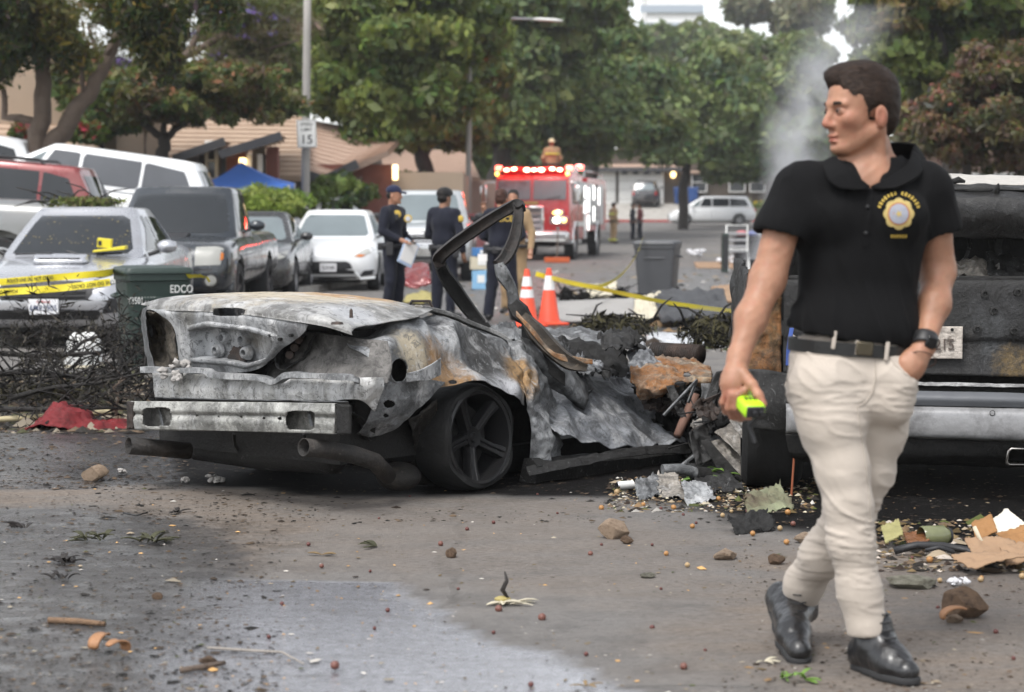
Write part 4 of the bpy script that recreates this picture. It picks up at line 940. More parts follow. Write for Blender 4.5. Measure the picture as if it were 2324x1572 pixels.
# ---- silver full-size pickup with big chrome grille,behind the officers
s5 = pickup(5.8,2.0,1.95,1.2,-.4,mirror_m=M_TRIM);s5['r'],s5['ra'] = .41,.5
s5['decals'] += [('grille',[(-.5,.74),(.5,.74),(.55,1.08),(-.55,1.08)],'front',M_CHR),('headlight',[(.6,.86),(.92,.88),(.94,1.06),(.6,1.08)],'frontpair',M_LENS),('chrome_bumper',[(-.92,.54),(.92,.54),(.92,.70),(-.92,.70)],'front',M_CHR,.03),('lower_intake',[(-.6,.46),(.6,.46),(.6,.53),(-.6,.53)],'front',M_TRIM)]
s5['decals'] = [d if d[0] != 'windscreen' else ('windscreen',d[1],'front',M_CGLT) for d in s5['decals']]
t,D,bv = car('silver_pickup','silver full-size pickup with barred chrome grille behind the officers','pickup',(-1.82,41.8 + 2.9,0),R(-90),s5,C_SIL2)
mb = MB()
for k in range(5): mb.box((2.885,0,.77 + .07 * k),(.03,1.0,.028))
mb.build('grille_bars',M_RIMD,t,0,bevel=.006)
# ---- vehicles on the left driveway (nose up the slope,towards the houses)
def van(L=5.0,Wd=1.95,H=1.76,zb=1.0,glassm=None,**k):
 x1 = L / 2;gm = glassm or M_CGL
 d = dict(L=L,W=Wd,r=.34,ra=.40,tw=.23,xf=x1 - .95,xr=-x1 + 1.0,
  top=[(x1,.62),(x1 - .06,.76),(x1 - .3,.88),(x1 - .95,zb + .03),(0,zb + .06),(-x1 + .1,zb + .06),(-x1,zb - .05)],
  bot=[(x1,.36),(x1 - .1,.24),(0,.22),(-x1 + .2,.26),(-x1,.36)],wid=[(x1,.7),(x1 - .08,.85),(x1 - .3,.95),(x1 - .8,1),(-x1 + .3,.985),(-x1,.9)],
  gh=[(x1 - .85,x1 - 1.9,-x1 + .45,-x1 + .1,zb + .02,H,Wd * .455,Wd * .36)],mirror=(x1 - 1.35,Wd / 2 + .1,zb + .12),
  pillar_lines=[(x1 - 1.45,.3,zb),(x1 - 2.5,.3,zb),(-x1 + 1.3,.35,zb)],
  decals=[('windscreen',[(-.74,zb + .07),(.74,zb + .07),(.6,H - .1),(-.6,H - .1)],'front',gm),('rear_window',[(-.68,zb + .08),(.68,zb + .08),(.56,H - .14),(-.56,H - .14)],'rear',gm),('tail_light',[(.7,.8),(.9,.8),(.88,1.1),(.74,1.1)],'rearpair',M_REDL),
   ('quarter_light',[(x1 - 1.28,zb + .09),(x1 - 1.72,zb + .09),(x1 - 1.95,H - .14)],'sides',M_CGLT),('front_window',[(x1 - 1.8,zb + .09),(x1 - 2.5,zb + .09),(x1 - 2.5,H - .12),(x1 - 2.05,H - .12)],'sides',gm),('middle_window',[(x1 - 2.56,zb + .09),(x1 - 3.55,zb + .1),(x1 - 3.55,H - .13),(x1 - 2.56,H - .12)],'sides',gm),('rear_side_window',[(x1 - 3.6,zb + .1),(-x1 + .42,zb + .12),(-x1 + .62,H - .2),(x1 - 3.6,H - .13)],'sides',gm),('headlight',[(.5,.68),(.86,.74),(.88,.86),(.6,.8)],'frontpair',M_LENS),('grille',rect(-.5,.4,.5,.62),'front',M_TRIM)])
 d.update(k);return d
M_CGLG = glass('grey_glass',(0.085,0.09,0.10),0.06)
# camera-facing side is the left side of a car whose nose points to -x
def driveway_car(name,label,cat,rear_px,Y,sp,col,yaw=180,tilt=6,z=None,dx=0):
 q = W(*rear_px,Y);x = q.x - sp['L'] / 2 * math.cos(R(tilt));zz = (bank(q.x,Y) if z is None else z) + sp['L'] / 2 * math.sin(R(tilt))
 return car(name,label,cat,(x + dx,Y + sp['W'] / 2,zz),R(yaw),sp,col,None,R(tilt))
driveway_car('white_minivan','white minivan nose up on a sloping driveway left of the dark pickup','minivan',(468,400),33.5,van(4.9,1.95,1.78,1.08,M_CGLG),C_WHT,tilt=8,z=0.46)
t,D,bv = driveway_car('red_suv','dark red sport utility car with roof bars parked behind the grey pickup','car',(222,420),29.5,van(4.6,1.85,1.76,1.05),C_RED,tilt=5,z=0.32)
for s in (-1,1): MB().tube([(1.0,s * .62,1.74),(.9,s * .62,1.80),(-1.2,s * .62,1.80),(-1.3,s * .62,1.73)],.02,8).build('roof_bar',M_TRIM,t,60)
driveway_car('grey_pickup','grey pickup with an open bed behind the silver sedan','pickup',(235,500),26.2,pickup(5.5,1.9,1.80,1.18,.35),C_GRY,tilt=3,z=0.26,dx=-.15)
driveway_car('white_wagon','white wagon with ribbed roof at the left edge beyond the red car','car',(82,340),35.5,van(4.7,1.9,1.75,1.05),C_WHT,tilt=8,z=0.95,dx=-.05)
q = W(775,470,49)
car('white_pickup','white pickup seen from the side between the hedge and the white hatchback','pickup',(q.x - .55,50,bank(q.x,49) - .05),R(0),pickup(5.2,1.85,1.78,1.12,-.3),C_WHT,None,R(-3))
q = W(1092,500,56)
car('red_hatchback','small red car parked behind the silver pickup','car',(q.x - .5,57,0),R(-95),sedan(4.2,1.75,1.48),C_RED)
# ---- far end: black car on the driveway,white minivan crossing
q = W(1458,475,137)
s6 = van(4.5,1.85,1.7,1.05,M_CGL)
s6['decals'] = [d if d[0] != 'rear_window' else ('rear_window',d[1],'rear',M_CGLT) for d in s6['decals']]
car('black_hatchback','black tall hatchback parked in front of the far white garage door','car',(q.x + .4,139,bank(q.x,139) + .05),R(83),s6,C_BLK,None,R(4))
q = W(1618,515,119)
car('white_people_carrier','white minivan crossing the far end of the street','minivan',(q.x,120,gz(0,120) + .02),R(180),van(5.15,1.98,1.76,1.05,M_CGL),C_WHT)
# ================================================================== fire engine
C_FIRE = paint('fire_red_paint',(0.52,0.012,0.016),0.0,0.22,0.06)
M_DIAM = mat('silver_rolldoor',(0.55,0.56,0.58),.35,.7,.1,4);M_FGL = glass('engine_glass',(0.16,0.165,0.175),.05)
M_BEAC = emit('beacon_red',(1.0,.10,.05),4.0);M_BEACW = emit('beacon_hot',(1.0,.55,.35),7.0);M_HEADL = emit('headlamp_lit',(1.0,.95,.8),8.0);M_AMBL = emit('amber_lit',(1.0,.50,.06),4.0);M_TRIMGLOW = emit('trim_glow',(1.0,1.0,.96),1.8)
fx = (1206 - 1162) / FPX * 62
fe = thing('fire_engine','red fire engine with lit light bar and headlamps facing down the street','fire engine',(fx,62,gz(0,62)),R(-100))
def fb(nm,c,sz,m,bev=.03,par=None,rot=None,sm=30): return MB().box(c,sz,rot).build(nm,m,par or fe,sm,bevel=bev)
W2 = 1.225
cab = MB().loft([[(-.02,-W2 + .06,.62),(-.02,W2 - .06,.62),(0,W2 - .05,1.55),(-.16,W2 - .10,2.58),(-.16,-W2 + .10,2.58),(0,-W2 + .05,1.55)],[(-.35,-W2,.62),(-.35,W2,.62),(-.35,W2,1.55),(-.42,W2 - .05,2.66),(-.42,-W2 + .05,2.66),(-.35,-W2,1.55)],[(-3.0,-W2,.62),(-3.0,W2,.62),(-3.0,W2,1.55),(-3.0,W2 - .05,2.72),(-3.0,-W2 + .05,2.72),(-3.0,-W2,1.55)]]).build('cab',C_FIRE,fe,30,bevel=.05)
fb('raised_roof',(-1.9,0,2.78),(2.1,2.1,.24),C_FIRE,.06)
def fpane(nm,y0,y1,z0,z1,m):
 xa = lambda z: -.16 * (z - 1.55) / 1.03 + .012
 return MB().add([(xa(z0),y0,z0),(xa(z0),y1,z0),(xa(z1),y1,z1),(xa(z1),y0,z1),(xa(z0) - .04,y0,z0),(xa(z0) - .04,y1,z0),(xa(z1) - .04,y1,z1),(xa(z1) - .04,y0,z1)],[(0,1,2,3),(0,4,5,1),(1,5,6,2),(2,6,7,3),(3,7,4,0)]).build(nm,m,fe,30,bevel=.008)
fpane('windscreen',-1.08,-.05,1.88,2.48,M_FGL);fpane('windscreen',.05,1.08,1.88,2.48,M_FGL)
for s in (-1,1): MB().tube([(.0,s * .5,1.90),(-.03,s * .9,1.98)],.012,6).build('wiper',M_TRIM,fe,60)
for y,x0,x1 in ((1,-.55,-1.45),(1,-1.75,-2.75),(-1,-.55,-1.45),(-1,-1.75,-2.75)): fb('side_window',((x0 + x1) / 2,y * (W2 - .015),2.1),(abs(x1 - x0),.05,.75),M_FGL,.03)
for y in (-1,1):
 for x in (-1.5,-2.8): fb('door_seam',(x,y * (W2 + .003),1.55),(.02,.006,1.7),M_TRIM,0)
 fb('door_handle',(-1.3,y * (W2 + .02),1.45),(.18,.03,.05),M_CHR,.01)
# grille,lamps,lettering
gr = fb('grille',(.03,-.06 + .0,1.28),(.10,.92,.82),M_CHR,.06)
for k in range(4): fb('grille_bar',(.085,-.06,.98 + .19 * k),(.03,.74,.07),mat('dark_grille_metal',(.10,.10,.11),.4,.5),.01,gr)  # dark grey metal bars across the chrome
for s in (-1,1):
 b = fb('lamp_bezel',(.02,s * .86,1.24),(.06,.56,.22),M_CHR,.02);MB().ell((.055,s * .80,1.24),(.035,.11,.085),16,10).build('headlamp',M_HEADL if s > 0 else M_LENS,b,180);MB().ell((.055,s * 1.03,1.24),(.03,.075,.075),14,8).build('indicator',M_AMBL if s > 0 else M_AMB,b,180)
 b = fb('lamp_bezel',(.02,s * .82,1.47),(.05,.40,.17),M_CHR,.02);MB().ell((.045,s * .82,1.47),(.03,.15,.06),14,8).build('warning_lamp',M_AMBL if s > 0 else M_BEAC,b,180)
 MB().lathe([(.001,.03),(.05,.03),(.06,0)],(.02,s * .84,.98),14,'x').build('siren_speaker',M_CHR,fe,60)
fb('lettering',(.022,-.1,1.77),(.012,.62,.07),mat('gold_leaf_lettering',(.55,.38,.12),.4,.4),.004)
# bumper
bm_ = fb('bumper',(.32,0,.72),(.55,2.45,.30),M_CHR,.06);fb('bumper_tread',(.30,0,.885),(.5,2.3,.03),M_DIAM,.01,bm_);MB().lathe([(.001,.02),(.09,.03),(.11,0)],(.60,-.55,.74),18,'x').build('horn',M_TRIM,bm_,60)
fb('bumper_strip',(.605,0,.62),(.02,2.3,.06),M_SIGNW,.01,bm_)
# roof light bar
lb = fb('light_bar',(-.38,0,2.80),(.34,2.0,.16),mat('red_lens_housing',(.30,.01,.012),.2),.04)
for k,y in enumerate((-.82,-.58,-.18,.05,.28,.62,.86)): MB().ell((-.20,y,2.80 + (.03 if k in (1,5) else 0)),(.04,.10,.06) if k in (2,4) else (.04,.085,.045),12,8).build('beacon',M_BEACW,lb,180)
for y in (-1.12,1.10): MB().ell((-.20,y,2.68),(.04,.06,.06),12,8).build('corner_lamp',M_AMBL,fe,180)
for y in (-1,1):
 fb('side_beacon',(-.5,y * 1.12,2.86),(.22,.2,.16),M_BEAC,.03)
 m_ = fb('mirror',(.12,y * 1.48,2.05),(.12,.20,.52),M_CHR,.04);MB().tube([(.0,y * 1.15,2.42),(.10,y * 1.42,2.40),(.12,y * 1.46,2.2)],.02,8).build('mirror_arm',M_CHR,m_,60)
# pump body,lockers,deck rails
fb('pump_panel',(-3.45,0,1.55),(.85,2.42,1.85),M_DIAM,.02);fb('hose_body',(-6.3,0,1.75),(4.8,2.42,1.75),C_FIRE,.03);fb('chassis',(-4.2,0,.62),(8.4,1.5,.4),M_UNDER,0);fb('step',(-1.5,0,.55),(2.4,2.40,.12),M_DIAM,.02)
for y in (-1,1):
 for k,x in enumerate((-4.6,-5.9,-7.3)):
  d = fb('locker_door',(x,y * 1.215,1.75),(1.15,.04,1.35),M_DIAM if k != 1 else M_UNDER,.01)
  for q in range(6): fb('slat',(x,y * 1.24,1.2 + q * .21),(1.1,.015,.19),M_DIAM,.004,d)
 for x,z0,z1 in ((-3.15,1.95,2.35),(-3.15,1.45,1.85),(-3.95,1.5,2.3),(-3.95,.9,1.4),(-5.25,1.9,2.4),(-5.25,1.2,1.7),(-6.6,1.75,2.35)):
  if y > 0: fb('glowing_trim',(x,y * 1.25,(z0 + z1) / 2),(.05,.04,z1 - z0),M_TRIMGLOW,.015)  # reflective trim bars, their bright shine put in as emission
 MB().tube([(-3.9,y * 1.1,2.62),(-3.9,y * 1.1,2.85),(-8.5,y * 1.1,2.85),(-8.5,y * 1.1,2.62)],.025,8).build('deck_rail',M_CHR,fe,60)
 fb('side_stripe',(-1.8,y * (W2 + .004),1.12),(2.2,.008,.16),M_SIGNW,0)
MB().tube([(-3.4,.5,2.5),(-3.4,.5,2.85),(-3.2,.9,2.95)],[.07,.06,.05],10).build('deck_gun',M_CHR,fe,60);fb('scene_lamp',(-3.6,1.0,2.95),(.1,.3,.2),M_CHR,.02)
for x in (-1.05,-6.4):
 for y in (-1,1):
  wheel(fe,(x,y * 1.08,.50),.50,.30,M_RIM,8,.58)
  MB().tube([(x + .62 * math.cos(a),y * 1.235,.55 + .62 * math.sin(a)) for a in np.linspace(-.05,math.pi + .05,17)],.035,8).build('wheel_arch',M_CHR,fe,60)
  MB().lathe([(.001,y * .95),(.6,y * .95),(.6,y * 1.232),(.52,y * 1.232)],(x,0,.55),24,'y').build('arch_liner',M_UNDER,fe,60)
# the light bar really lights its surroundings
for k,y in enumerate((-.6,.5)):
 L = bpy.data.lights.new('beacon_glow','POINT');L.energy = 35;L.color = (1.0,.05,.03);L.shadow_soft_size = .25;lo = bpy.data.objects.new('beacon_glow',L);COL.objects.link(lo);lo.parent = fe;lo.location = (-.1,y,3.05)
# ================================================================== burnt metal
def burnt(name,pale=(0.46,0.47,0.48),white=0.5,soot=0.5,rust=0.15,tan=0.2,scale=1.0,rough=0.6,metal=0.25,fine=0.5,spots=()):
 """heat-bleached sheet metal: pale ash, dark oxide blooms, soot, rust. Amounts 0..1"""
 if name in _mc: return _mc[name]
 n = N(name);pos = n.n('ShaderNodeNewGeometry').outputs['Position']
 a = n.noise(4.5 * scale,9,0.68,pos,0.6);b = n.noise(2.2 * scale,8,0.7,pos,0.8);r = n.noise(3.1 * scale,9,0.72,pos,0.5);f = n.noise(70,5,0.7,pos);g = n.noise(17 * scale,8,0.74,pos,0.4);st = n.noise(7.5 * scale,8,0.7,pos,0.3,stretch=(1,1,0.3))
 c = n.mix(n.ramp(a,[(0.40,0.0),(0.58,1.0)]),mul(pale,0.34),mul(pale,.9));c = n.mix(n.ramp(g,[(0.38,0.45),(0.5,0.0)]),c,mul(pale,.16))
 for sc_,sr_,scol in spots:
  vm = n.n('ShaderNodeVectorMath',operation='DISTANCE');n.l(pos,vm.inputs[0]);vm.inputs[1].default_value = tuple(sc_)
  c = n.mix(n.ramp(n.math('ADD',n.math('DIVIDE',vm.outputs['Value'],sr_),n.math('MULTIPLY_ADD',g,1.3,-.65)),[(0.5,0.92),(1.0,0.0)]),c,n.mix(f,mul(scol,.55),scol))
 c = n.mix(n.ramp(st,[(1 - white * .85 - .14,0.0),(1 - white * .85 + .1,1.0)]),c,(0.60,0.60,0.60))
 c = n.mix(n.ramp(b,[(1 - tan * .85 - .1,0.0),(1 - tan * .85 + .07,1.0)]),c,n.mix(f,(0.40,0.31,0.19),(0.62,0.53,0.38)))
 c = n.mix(n.ramp(r,[(1 - rust * .9 - .08,0.0),(1 - rust * .9 + .06,1.0)]),c,n.mix(g,(0.12,0.045,0.018),(0.42,0.20,0.07)))
 sm = n.ramp(n.math('MULTIPLY_ADD',g,0.4,n.math('MULTIPLY',n.noise(1.9 * scale,8,0.75,pos,1.0),0.75)),[(1 - soot * .88 - .09,0.0),(1 - soot * .88 + .09,1.0)])
 c = n.mix(n.math('MULTIPLY',sm,0.93),c,n.mix(f,(0.004,0.004,0.004),(0.020,0.019,0.018)))
 fk = n.noise(24 * scale,9,0.74,pos,0.8);c = n.mix(n.ramp(fk,[(0.555,0.0),(0.575,0.62)]),c,mul(pale,.22));c = n.mix(n.ramp(fk,[(0.385,0.5),(0.405,0.0)]),c,mul(pale,1.15))
 sp = n.ramp(f,[(0.60,0.0),(0.72,1.0)]);c = n.mix(n.math('MULTIPLY',sp,fine),c,(0.07,0.066,0.062))
 n.set(col=c,rough=n.math('MULTIPLY_ADD',a,0.3,rough - .15),metal=n.math('MULTIPLY',n.math('SUBTRACT',1.0,sm),metal),spec=0.4)
 h = n.math('ADD',n.math('MULTIPLY',f,0.3),n.math('ADD',n.math('MULTIPLY',g,0.8),n.math('MULTIPLY',a,1.6)));n.bump(h,0.010,1.0)
 _mc[name] = n.m;return n.m
# ---- frame of the wreck: u forward from the rear axle,v to its left from the right wheel face,z up
WO = G(1090,1116);WA = Vector((math.sin(R(40)),math.cos(R(40)),0));WL = Vector((-WA.y,WA.x,0))
def C(u,v,z): return WO + WA * u + WL * v + Vector((0,0,z))
def PU(px,py,u): return hit(px,py,WO + WA * u,WA)
def PV(px,py,v): return hit(px,py,WO + WL * v,WL)
PO = Vector((2.14,9.55,0));HD = R(5.5);PA = Vector((math.sin(HD),math.cos(HD),0));PRt = Vector((PA.y,-PA.x,0))
def PQ(px,py,a=0.0): return hit(px,py,PO + PA * a,PA)
B_ASH = burnt('bleached_steel',(.40,.41,.42),white=.46,soot=.34,rust=.05,tan=.16,spots=[(PU(585,770,-.9),.10,(.17,.155,.13)),(PU(465,790,-.9),.10,(.62,.64,.66)),(PU(700,745,-.9),.12,(.16,.16,.165)),(PU(430,712,-.95),.10,(.22,.215,.20))])
B_LID = burnt('tan_bleached_steel',(0.46,0.455,0.44),white=.42,soot=.26,rust=.12,tan=.22,scale=.8,fine=.35,spots=[(C(-.40,.85,.96),.62,(.60,.51,.37)),(C(-.12,.75,.95),.34,(.50,.29,.12)),(C(-.3,1.2,.96),.22,(.50,.31,.15)),(C(-.7,.2,.9),.16,(.50,.51,.53))])
B_GREY = burnt('grey_oxide_steel',(0.30,0.31,0.32),white=.36,soot=.45,rust=.15,tan=.2)
B_QTR = burnt('mottled_quarter_steel',(0.36,0.37,0.38),white=.40,soot=.34,rust=.24,tan=.22,scale=1.0,spots=[(PV(1000,868,0),.26,(.36,.21,.09)),(PV(1180,850,.06),.16,(.40,.24,.10)),(PV(930,800,.03),.14,(.52,.45,.33)),(PV(1105,790,.1),.24,(.05,.048,.046)),(PV(1150,890,0),.12,(.50,.50,.52)),(PV(1000,735,.2),.12,(.06,.06,.062))])
B_DOOR = burnt('crumpled_pale_steel',(0.36,0.375,0.40),white=.42,soot=.40,rust=.06,tan=.14)
B_RUST = burnt('rusted_sheet',(0.42,0.34,0.26),white=.25,soot=.34,rust=.56,tan=.42,scale=1.6)
B_SOOT = burnt('sooty_steel',(0.14,0.14,0.14),white=.18,soot=.72,rust=.12,tan=.1)
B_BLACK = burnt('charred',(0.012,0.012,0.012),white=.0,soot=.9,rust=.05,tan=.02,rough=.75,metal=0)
B_BROWN = burnt('brown_scorched_steel',(0.12,0.085,0.07),white=.12,soot=.5,rust=.28,tan=.16)
B_BEAM = burnt('pale_aluminium',(0.52,0.52,0.49),white=.40,soot=.26,rust=.05,tan=.22,metal=.35)
B_PAPER = burnt('scorched_beige_panel',(0.46,0.42,0.37),white=.4,soot=.40,rust=.12,tan=.3,metal=0)
B_GLOSS = burnt('tar_black_gloss',(0.06,0.06,0.065),white=.14,soot=.72,rust=.02,tan=0.02,rough=.3,metal=.2)
B_CHARGREY = burnt('smoked_tailgate',(0.06,0.06,0.063),white=.16,soot=.55,rust=.10,tan=.05,rough=.5,spots=[(PQ(2225,750),.15,(.10,.105,.11)),(PQ(2300,838),.13,(.24,.16,.06)),(PQ(2190,770),.10,(.09,.085,.08)),(PQ(2250,650),.16,(.055,.055,.058))])
B_BUMP = mat('sooted_silver_bumper',(0.27,0.27,0.275),.40,.2,.14,2,.003,25,dirt=(.03,.028,.026),dirt_amt=.45,dscale=3.5)
def proj(p):
 q = Vector(p) - EYE;dep = q.y * _cp - q.z * _sp;return 1162 + FPX * q.x / dep,786 - FPX * (q.y * _sp + q.z * _cp) / dep
def cat4(a,b,c,d,t): return 0.5 * ((2 * b) + (c - a) * t + (2 * a - 5 * b + 4 * c - d) * t * t + (3 * b - a - 3 * c + d) * t ** 3)
def resample(rows,nu,nv):
 A = np.array([[tuple(p) for p in r] for r in rows],float)
 def along(A,n_):
  k = A.shape[0];out = []
  for t in np.linspace(0,k - 1,n_):
   i = min(int(t),k - 2);f = t - i;g = lambda j: A[min(max(j,0),k - 1)]
   p0 = g(i - 1) if i > 0 else 2 * g(0) - g(1);p3 = g(i + 2) if i + 2 < k else 2 * g(k - 1) - g(k - 2)
   out.append(cat4(p0,g(i),g(i + 1),p3,f))
  return np.array(out)
 A = along(A,nu);return along(A.transpose(1,0,2),nv).transpose(1,0,2)
def crumple(P,amp,scale,seed,ridge=0.6):
 """dent the sheet along its normals with ridged folds"""
 du = np.gradient(P,axis=0);dv = np.gradient(P,axis=1);nn = np.cross(du,dv);nn /= np.linalg.norm(nn,axis=2)[...,None] + 1e-9
 o = Vector((seed * 3.7,seed * 1.3,seed * 7.1));d = np.zeros(P.shape[:2])
 for i in range(P.shape[0]):
  for j in range(P.shape[1]):
   q = Vector(P[i,j]) * scale + o
   a = mnoise.noise(q);b = 1 - 2 * abs(mnoise.noise(q * 1.7 + Vector((5,1,2))));c = mnoise.noise(q * 4.3)
   d[i,j] = a * (1 - ridge) + b * ridge * 0.8 + c * 0.22
 d -= d.mean();return P + nn * (d * amp)[...,None],nn
def sheet(name,rows,m,parent,nu=40,nv=40,amp=0.02,scale=6.0,seed=1,ridge=.6,holes=(),press=(),thick=0.004,ragged=0.0,smooth=60):
 P = resample(rows,nu,nv);P,nn = crumple(P,amp,scale,seed,ridge) if amp else (P,np.cross(np.gradient(P,axis=0),np.gradient(P,axis=1)))
 if not amp: nn = nn / (np.linalg.norm(nn,axis=2)[...,None] + 1e-9)
 pix = np.array([[proj(q) for q in r] for r in P])
 for poly,depth,vec,soft in press:      # stamped recesses
  sd = poly_sd(pix.reshape(-1,2),poly).reshape(nu,nv);w = np.clip(0.5 - sd / soft,0,1);w = w * w * (3 - 2 * w);P = P + np.array(vec) * (w * depth)[...,None]
 if ragged:
  for e,k in ((0,1),(-1,-2)):
   for j in range(nv): P[e,j] += (P[e,j] - P[k,j]) * ragged * rnd.uniform(-1.0,2.2)
  for e,k in ((0,1),(-1,-2)):
   for i in range(nu): P[i,e] += (P[i,e] - P[i,k]) * ragged * rnd.uniform(-1.0,2.2)
 mb = MB();mb.v = [tuple(p) for p in P.reshape(-1,3)]
 for i in range(nu - 1):
  for j in range(nv - 1):
   if holes:
    cx,cy = (pix[i,j] + pix[i + 1,j + 1]) / 2;skip = False
    for hx,hy,rx,ry,pw in holes:
     if abs((cx - hx) / rx) ** pw + abs((cy - hy) / ry) ** pw < 1: skip = True;break
    if skip: continue
   a = i * nv + j;mb.f.append((a,a + nv,a + nv + 1,a + 1))
 return mb.build(name,m,parent,smooth,world=True,solid=thick)
t = thing('burnt_convertible','burnt-out ash grey convertible with a bent windscreen frame, crushed flat','wrecked car',(WO.x,WO.y,0));WR = t;t['_o'] = [WO.x,WO.y,0]
inward = tuple(WA)
# boot lid
lid = sheet('boot_lid',[[PU(333,704,-.94),PU(390,706,-.97),PU(445,708,-.98),PU(545,714,-.985),PU(645,728,-.97),PU(735,742,-.94),PU(800,762,-.86)],
 [PU(335,696,-.92),PU(388,688,-.95),PU(445,690,-.96),PU(545,695,-.965),PU(645,708,-.955),PU(735,724,-.93),PU(800,752,-.85)],
 [C(-.84,1.52,.91),C(-.85,1.36,.945),C(-.85,1.20,.955),C(-.85,.90,.958),C(-.85,.60,.948),C(-.83,.28,.92),C(-.74,.08,.845)],
 [C(-.45,1.50,.915),C(-.45,1.36,.955),C(-.45,1.2,.968),C(-.45,.9,.97),C(-.45,.6,.957),C(-.42,.30,.925),C(-.36,.10,.87)],
 [C(.05,1.46,.90),C(.04,1.34,.935),C(.02,1.2,.945),C(0,.9,.945),C(-.02,.6,.93),C(-.08,.36,.905),C(-.10,.22,.895)]],B_LID,t,60,90,.010,3.0,3,.3,holes=[(519,707.5,36,7.5,4)])
for px,py,r_,h_ in ((765,737,.022,.012),(797,722,.007,.04)):
 q = PU(px,py,-.55);q = hit(px,py,C(0,0,.93),Vector((0,0,1)));MB().lathe([(.001,h_),(r_,h_ * .8),(r_ * 1.2,0)],q,10).build('stud',B_BROWN,t,60,world=True)
# rear face of the lid with number-plate recess
rec = [(436,752),(470,742),(560,752),(618,768),(624,784),(606,812),(560,826),(520,818),(440,812)]
rim_ = [(428,742),(470,732),(570,744),(630,762),(640,786),(612,822),(560,836),(520,828),(430,822)]
rear = sheet('rear_panel',[[PU(338,702,-.945),PU(440,706,-.975),PU(545,712,-.98),PU(640,726,-.965),PU(700,738,-.945)],
 [PU(360,712,-.965),PU(440,720,-.978),PU(545,726,-.98),PU(640,742,-.968),PU(690,756,-.94)],
 [PU(392,740,-.95),PU(440,752,-.955),PU(545,758,-.955),PU(625,768,-.95),PU(665,776,-.93)],
 [PU(404,790,-.93),PU(445,795,-.935),PU(540,800,-.935),PU(608,800,-.93),PU(640,792,-.91)],
 [PU(408,832,-.90),PU(450,838,-.905),PU(530,848,-.90),PU(586,838,-.90),PU(622,812,-.90)]],B_ASH,t,96,130,.006,6,5,.4,
 holes=[(519,708.5,36,9.5,4),(617,772,4,13,2)],press=[(rim_,-.014,inward,5),(rec,.080,inward,5)])
for px,py in ((513,767),(557,771),(498,795),(563,801)):
 c0 = PU(px,py,-.885);mb = MB();f = Matrix((WL,Vector((0,0,1)),-WA)).transposed()
 pr = [(.001,.008),(.013,.008),(.017,.034),(.028,.030),(.038,.0)]
 mb.loft([[c0 + f @ Vector((r_ * math.cos(a),r_ * math.sin(a),h_)) for a in np.linspace(0,2 * math.pi,13)[:-1]] for r_,h_ in pr]);mb.build('boss',B_ASH,t,60,world=True)
for px,py in ((440,743),(632,771),(657,762)):
 c0 = PU(px,py,-.975);MB().cyl(c0,c0 + WA * .02,.008,n=8).build('bolt_hole',B_BLACK,t,60,world=True)
sheet('recess_stain',[[PU(528,788,-.892),PU(556,790,-.892)],[PU(520,816,-.892),PU(556,824,-.892)]],B_BROWN,t,10,10,.004,30,7,ragged=.5)
# left lamp cavity
sheet('lamp_cavity',[[PU(331,708,-.90),PU(345,706,-.95),PU(372,708,-.95),PU(394,736,-.95)],[PU(331,735,-.84),PU(345,742,-.76),PU(368,745,-.78),PU(396,765,-.93)],
 [PU(336,775,-.84),PU(352,785,-.78),PU(372,785,-.80),PU(400,795,-.92)],[PU(350,838,-.90),PU(368,842,-.88),PU(385,842,-.88),PU(410,838,-.90)]],burnt('lamp_cavity_metal',(.22,.19,.15),white=.12,soot=.5,rust=.35,tan=.35),t,36,26,.03,9,8)
sheet('left_corner',[[PU(337,692,-.93),PU(330,705,-.85),C(-.6,1.52,.88)],[PU(331,720,-.92),PU(327,740,-.82),C(-.6,1.56,.75)],[PU(336,780,-.92),PU(333,790,-.8),C(-.6,1.56,.62)],[PU(352,840,-.92),PU(346,850,-.8),C(-.6,1.54,.5)]],B_GREY,t,26,16,.012,9,9)
# right lamp cavity and inner wall
sheet('inner_wall',[[PU(625,770,-.74),PU(700,755,-.76),PU(790,765,-.74),PU(880,775,-.66)],[PU(620,815,-.76),PU(700,810,-.79),PU(790,815,-.78),PU(890,830,-.70)],[PU(600,862,-.80),PU(700,866,-.86),PU(800,866,-.84),PU(880,872,-.74)]],burnt('smoked_inner_panel',(.21,.20,.19),white=.14,soot=.40,rust=.14,tan=.25),t,40,56,.016,5,10)
sheet('lamp_housing',[[PU(622,800,-.9),PU(648,770,-.88),PU(690,752,-.87)],[PU(628,832,-.88),PU(660,810,-.72),PU(700,770,-.72)],[PU(640,842,-.88),PU(690,815,-.8),PU(715,762,-.86)]],B_SOOT,t,24,24,.015,12,11)
for k,(px,py) in enumerate(((668,790),(678,772),(657,806))): MB().cyl(PU(px,py,-.84),PU(px + 3,py - 4,-.78),.02,n=10).build('lamp_socket',B_BROWN,t,60,world=True)
MB().box(C(-.42,.82,.60),(.55,1.15,.42),Matrix((WA,WL,Vector((0,0,1)))).transposed()).build('boot_tub',B_BLACK,t,0,world=True)
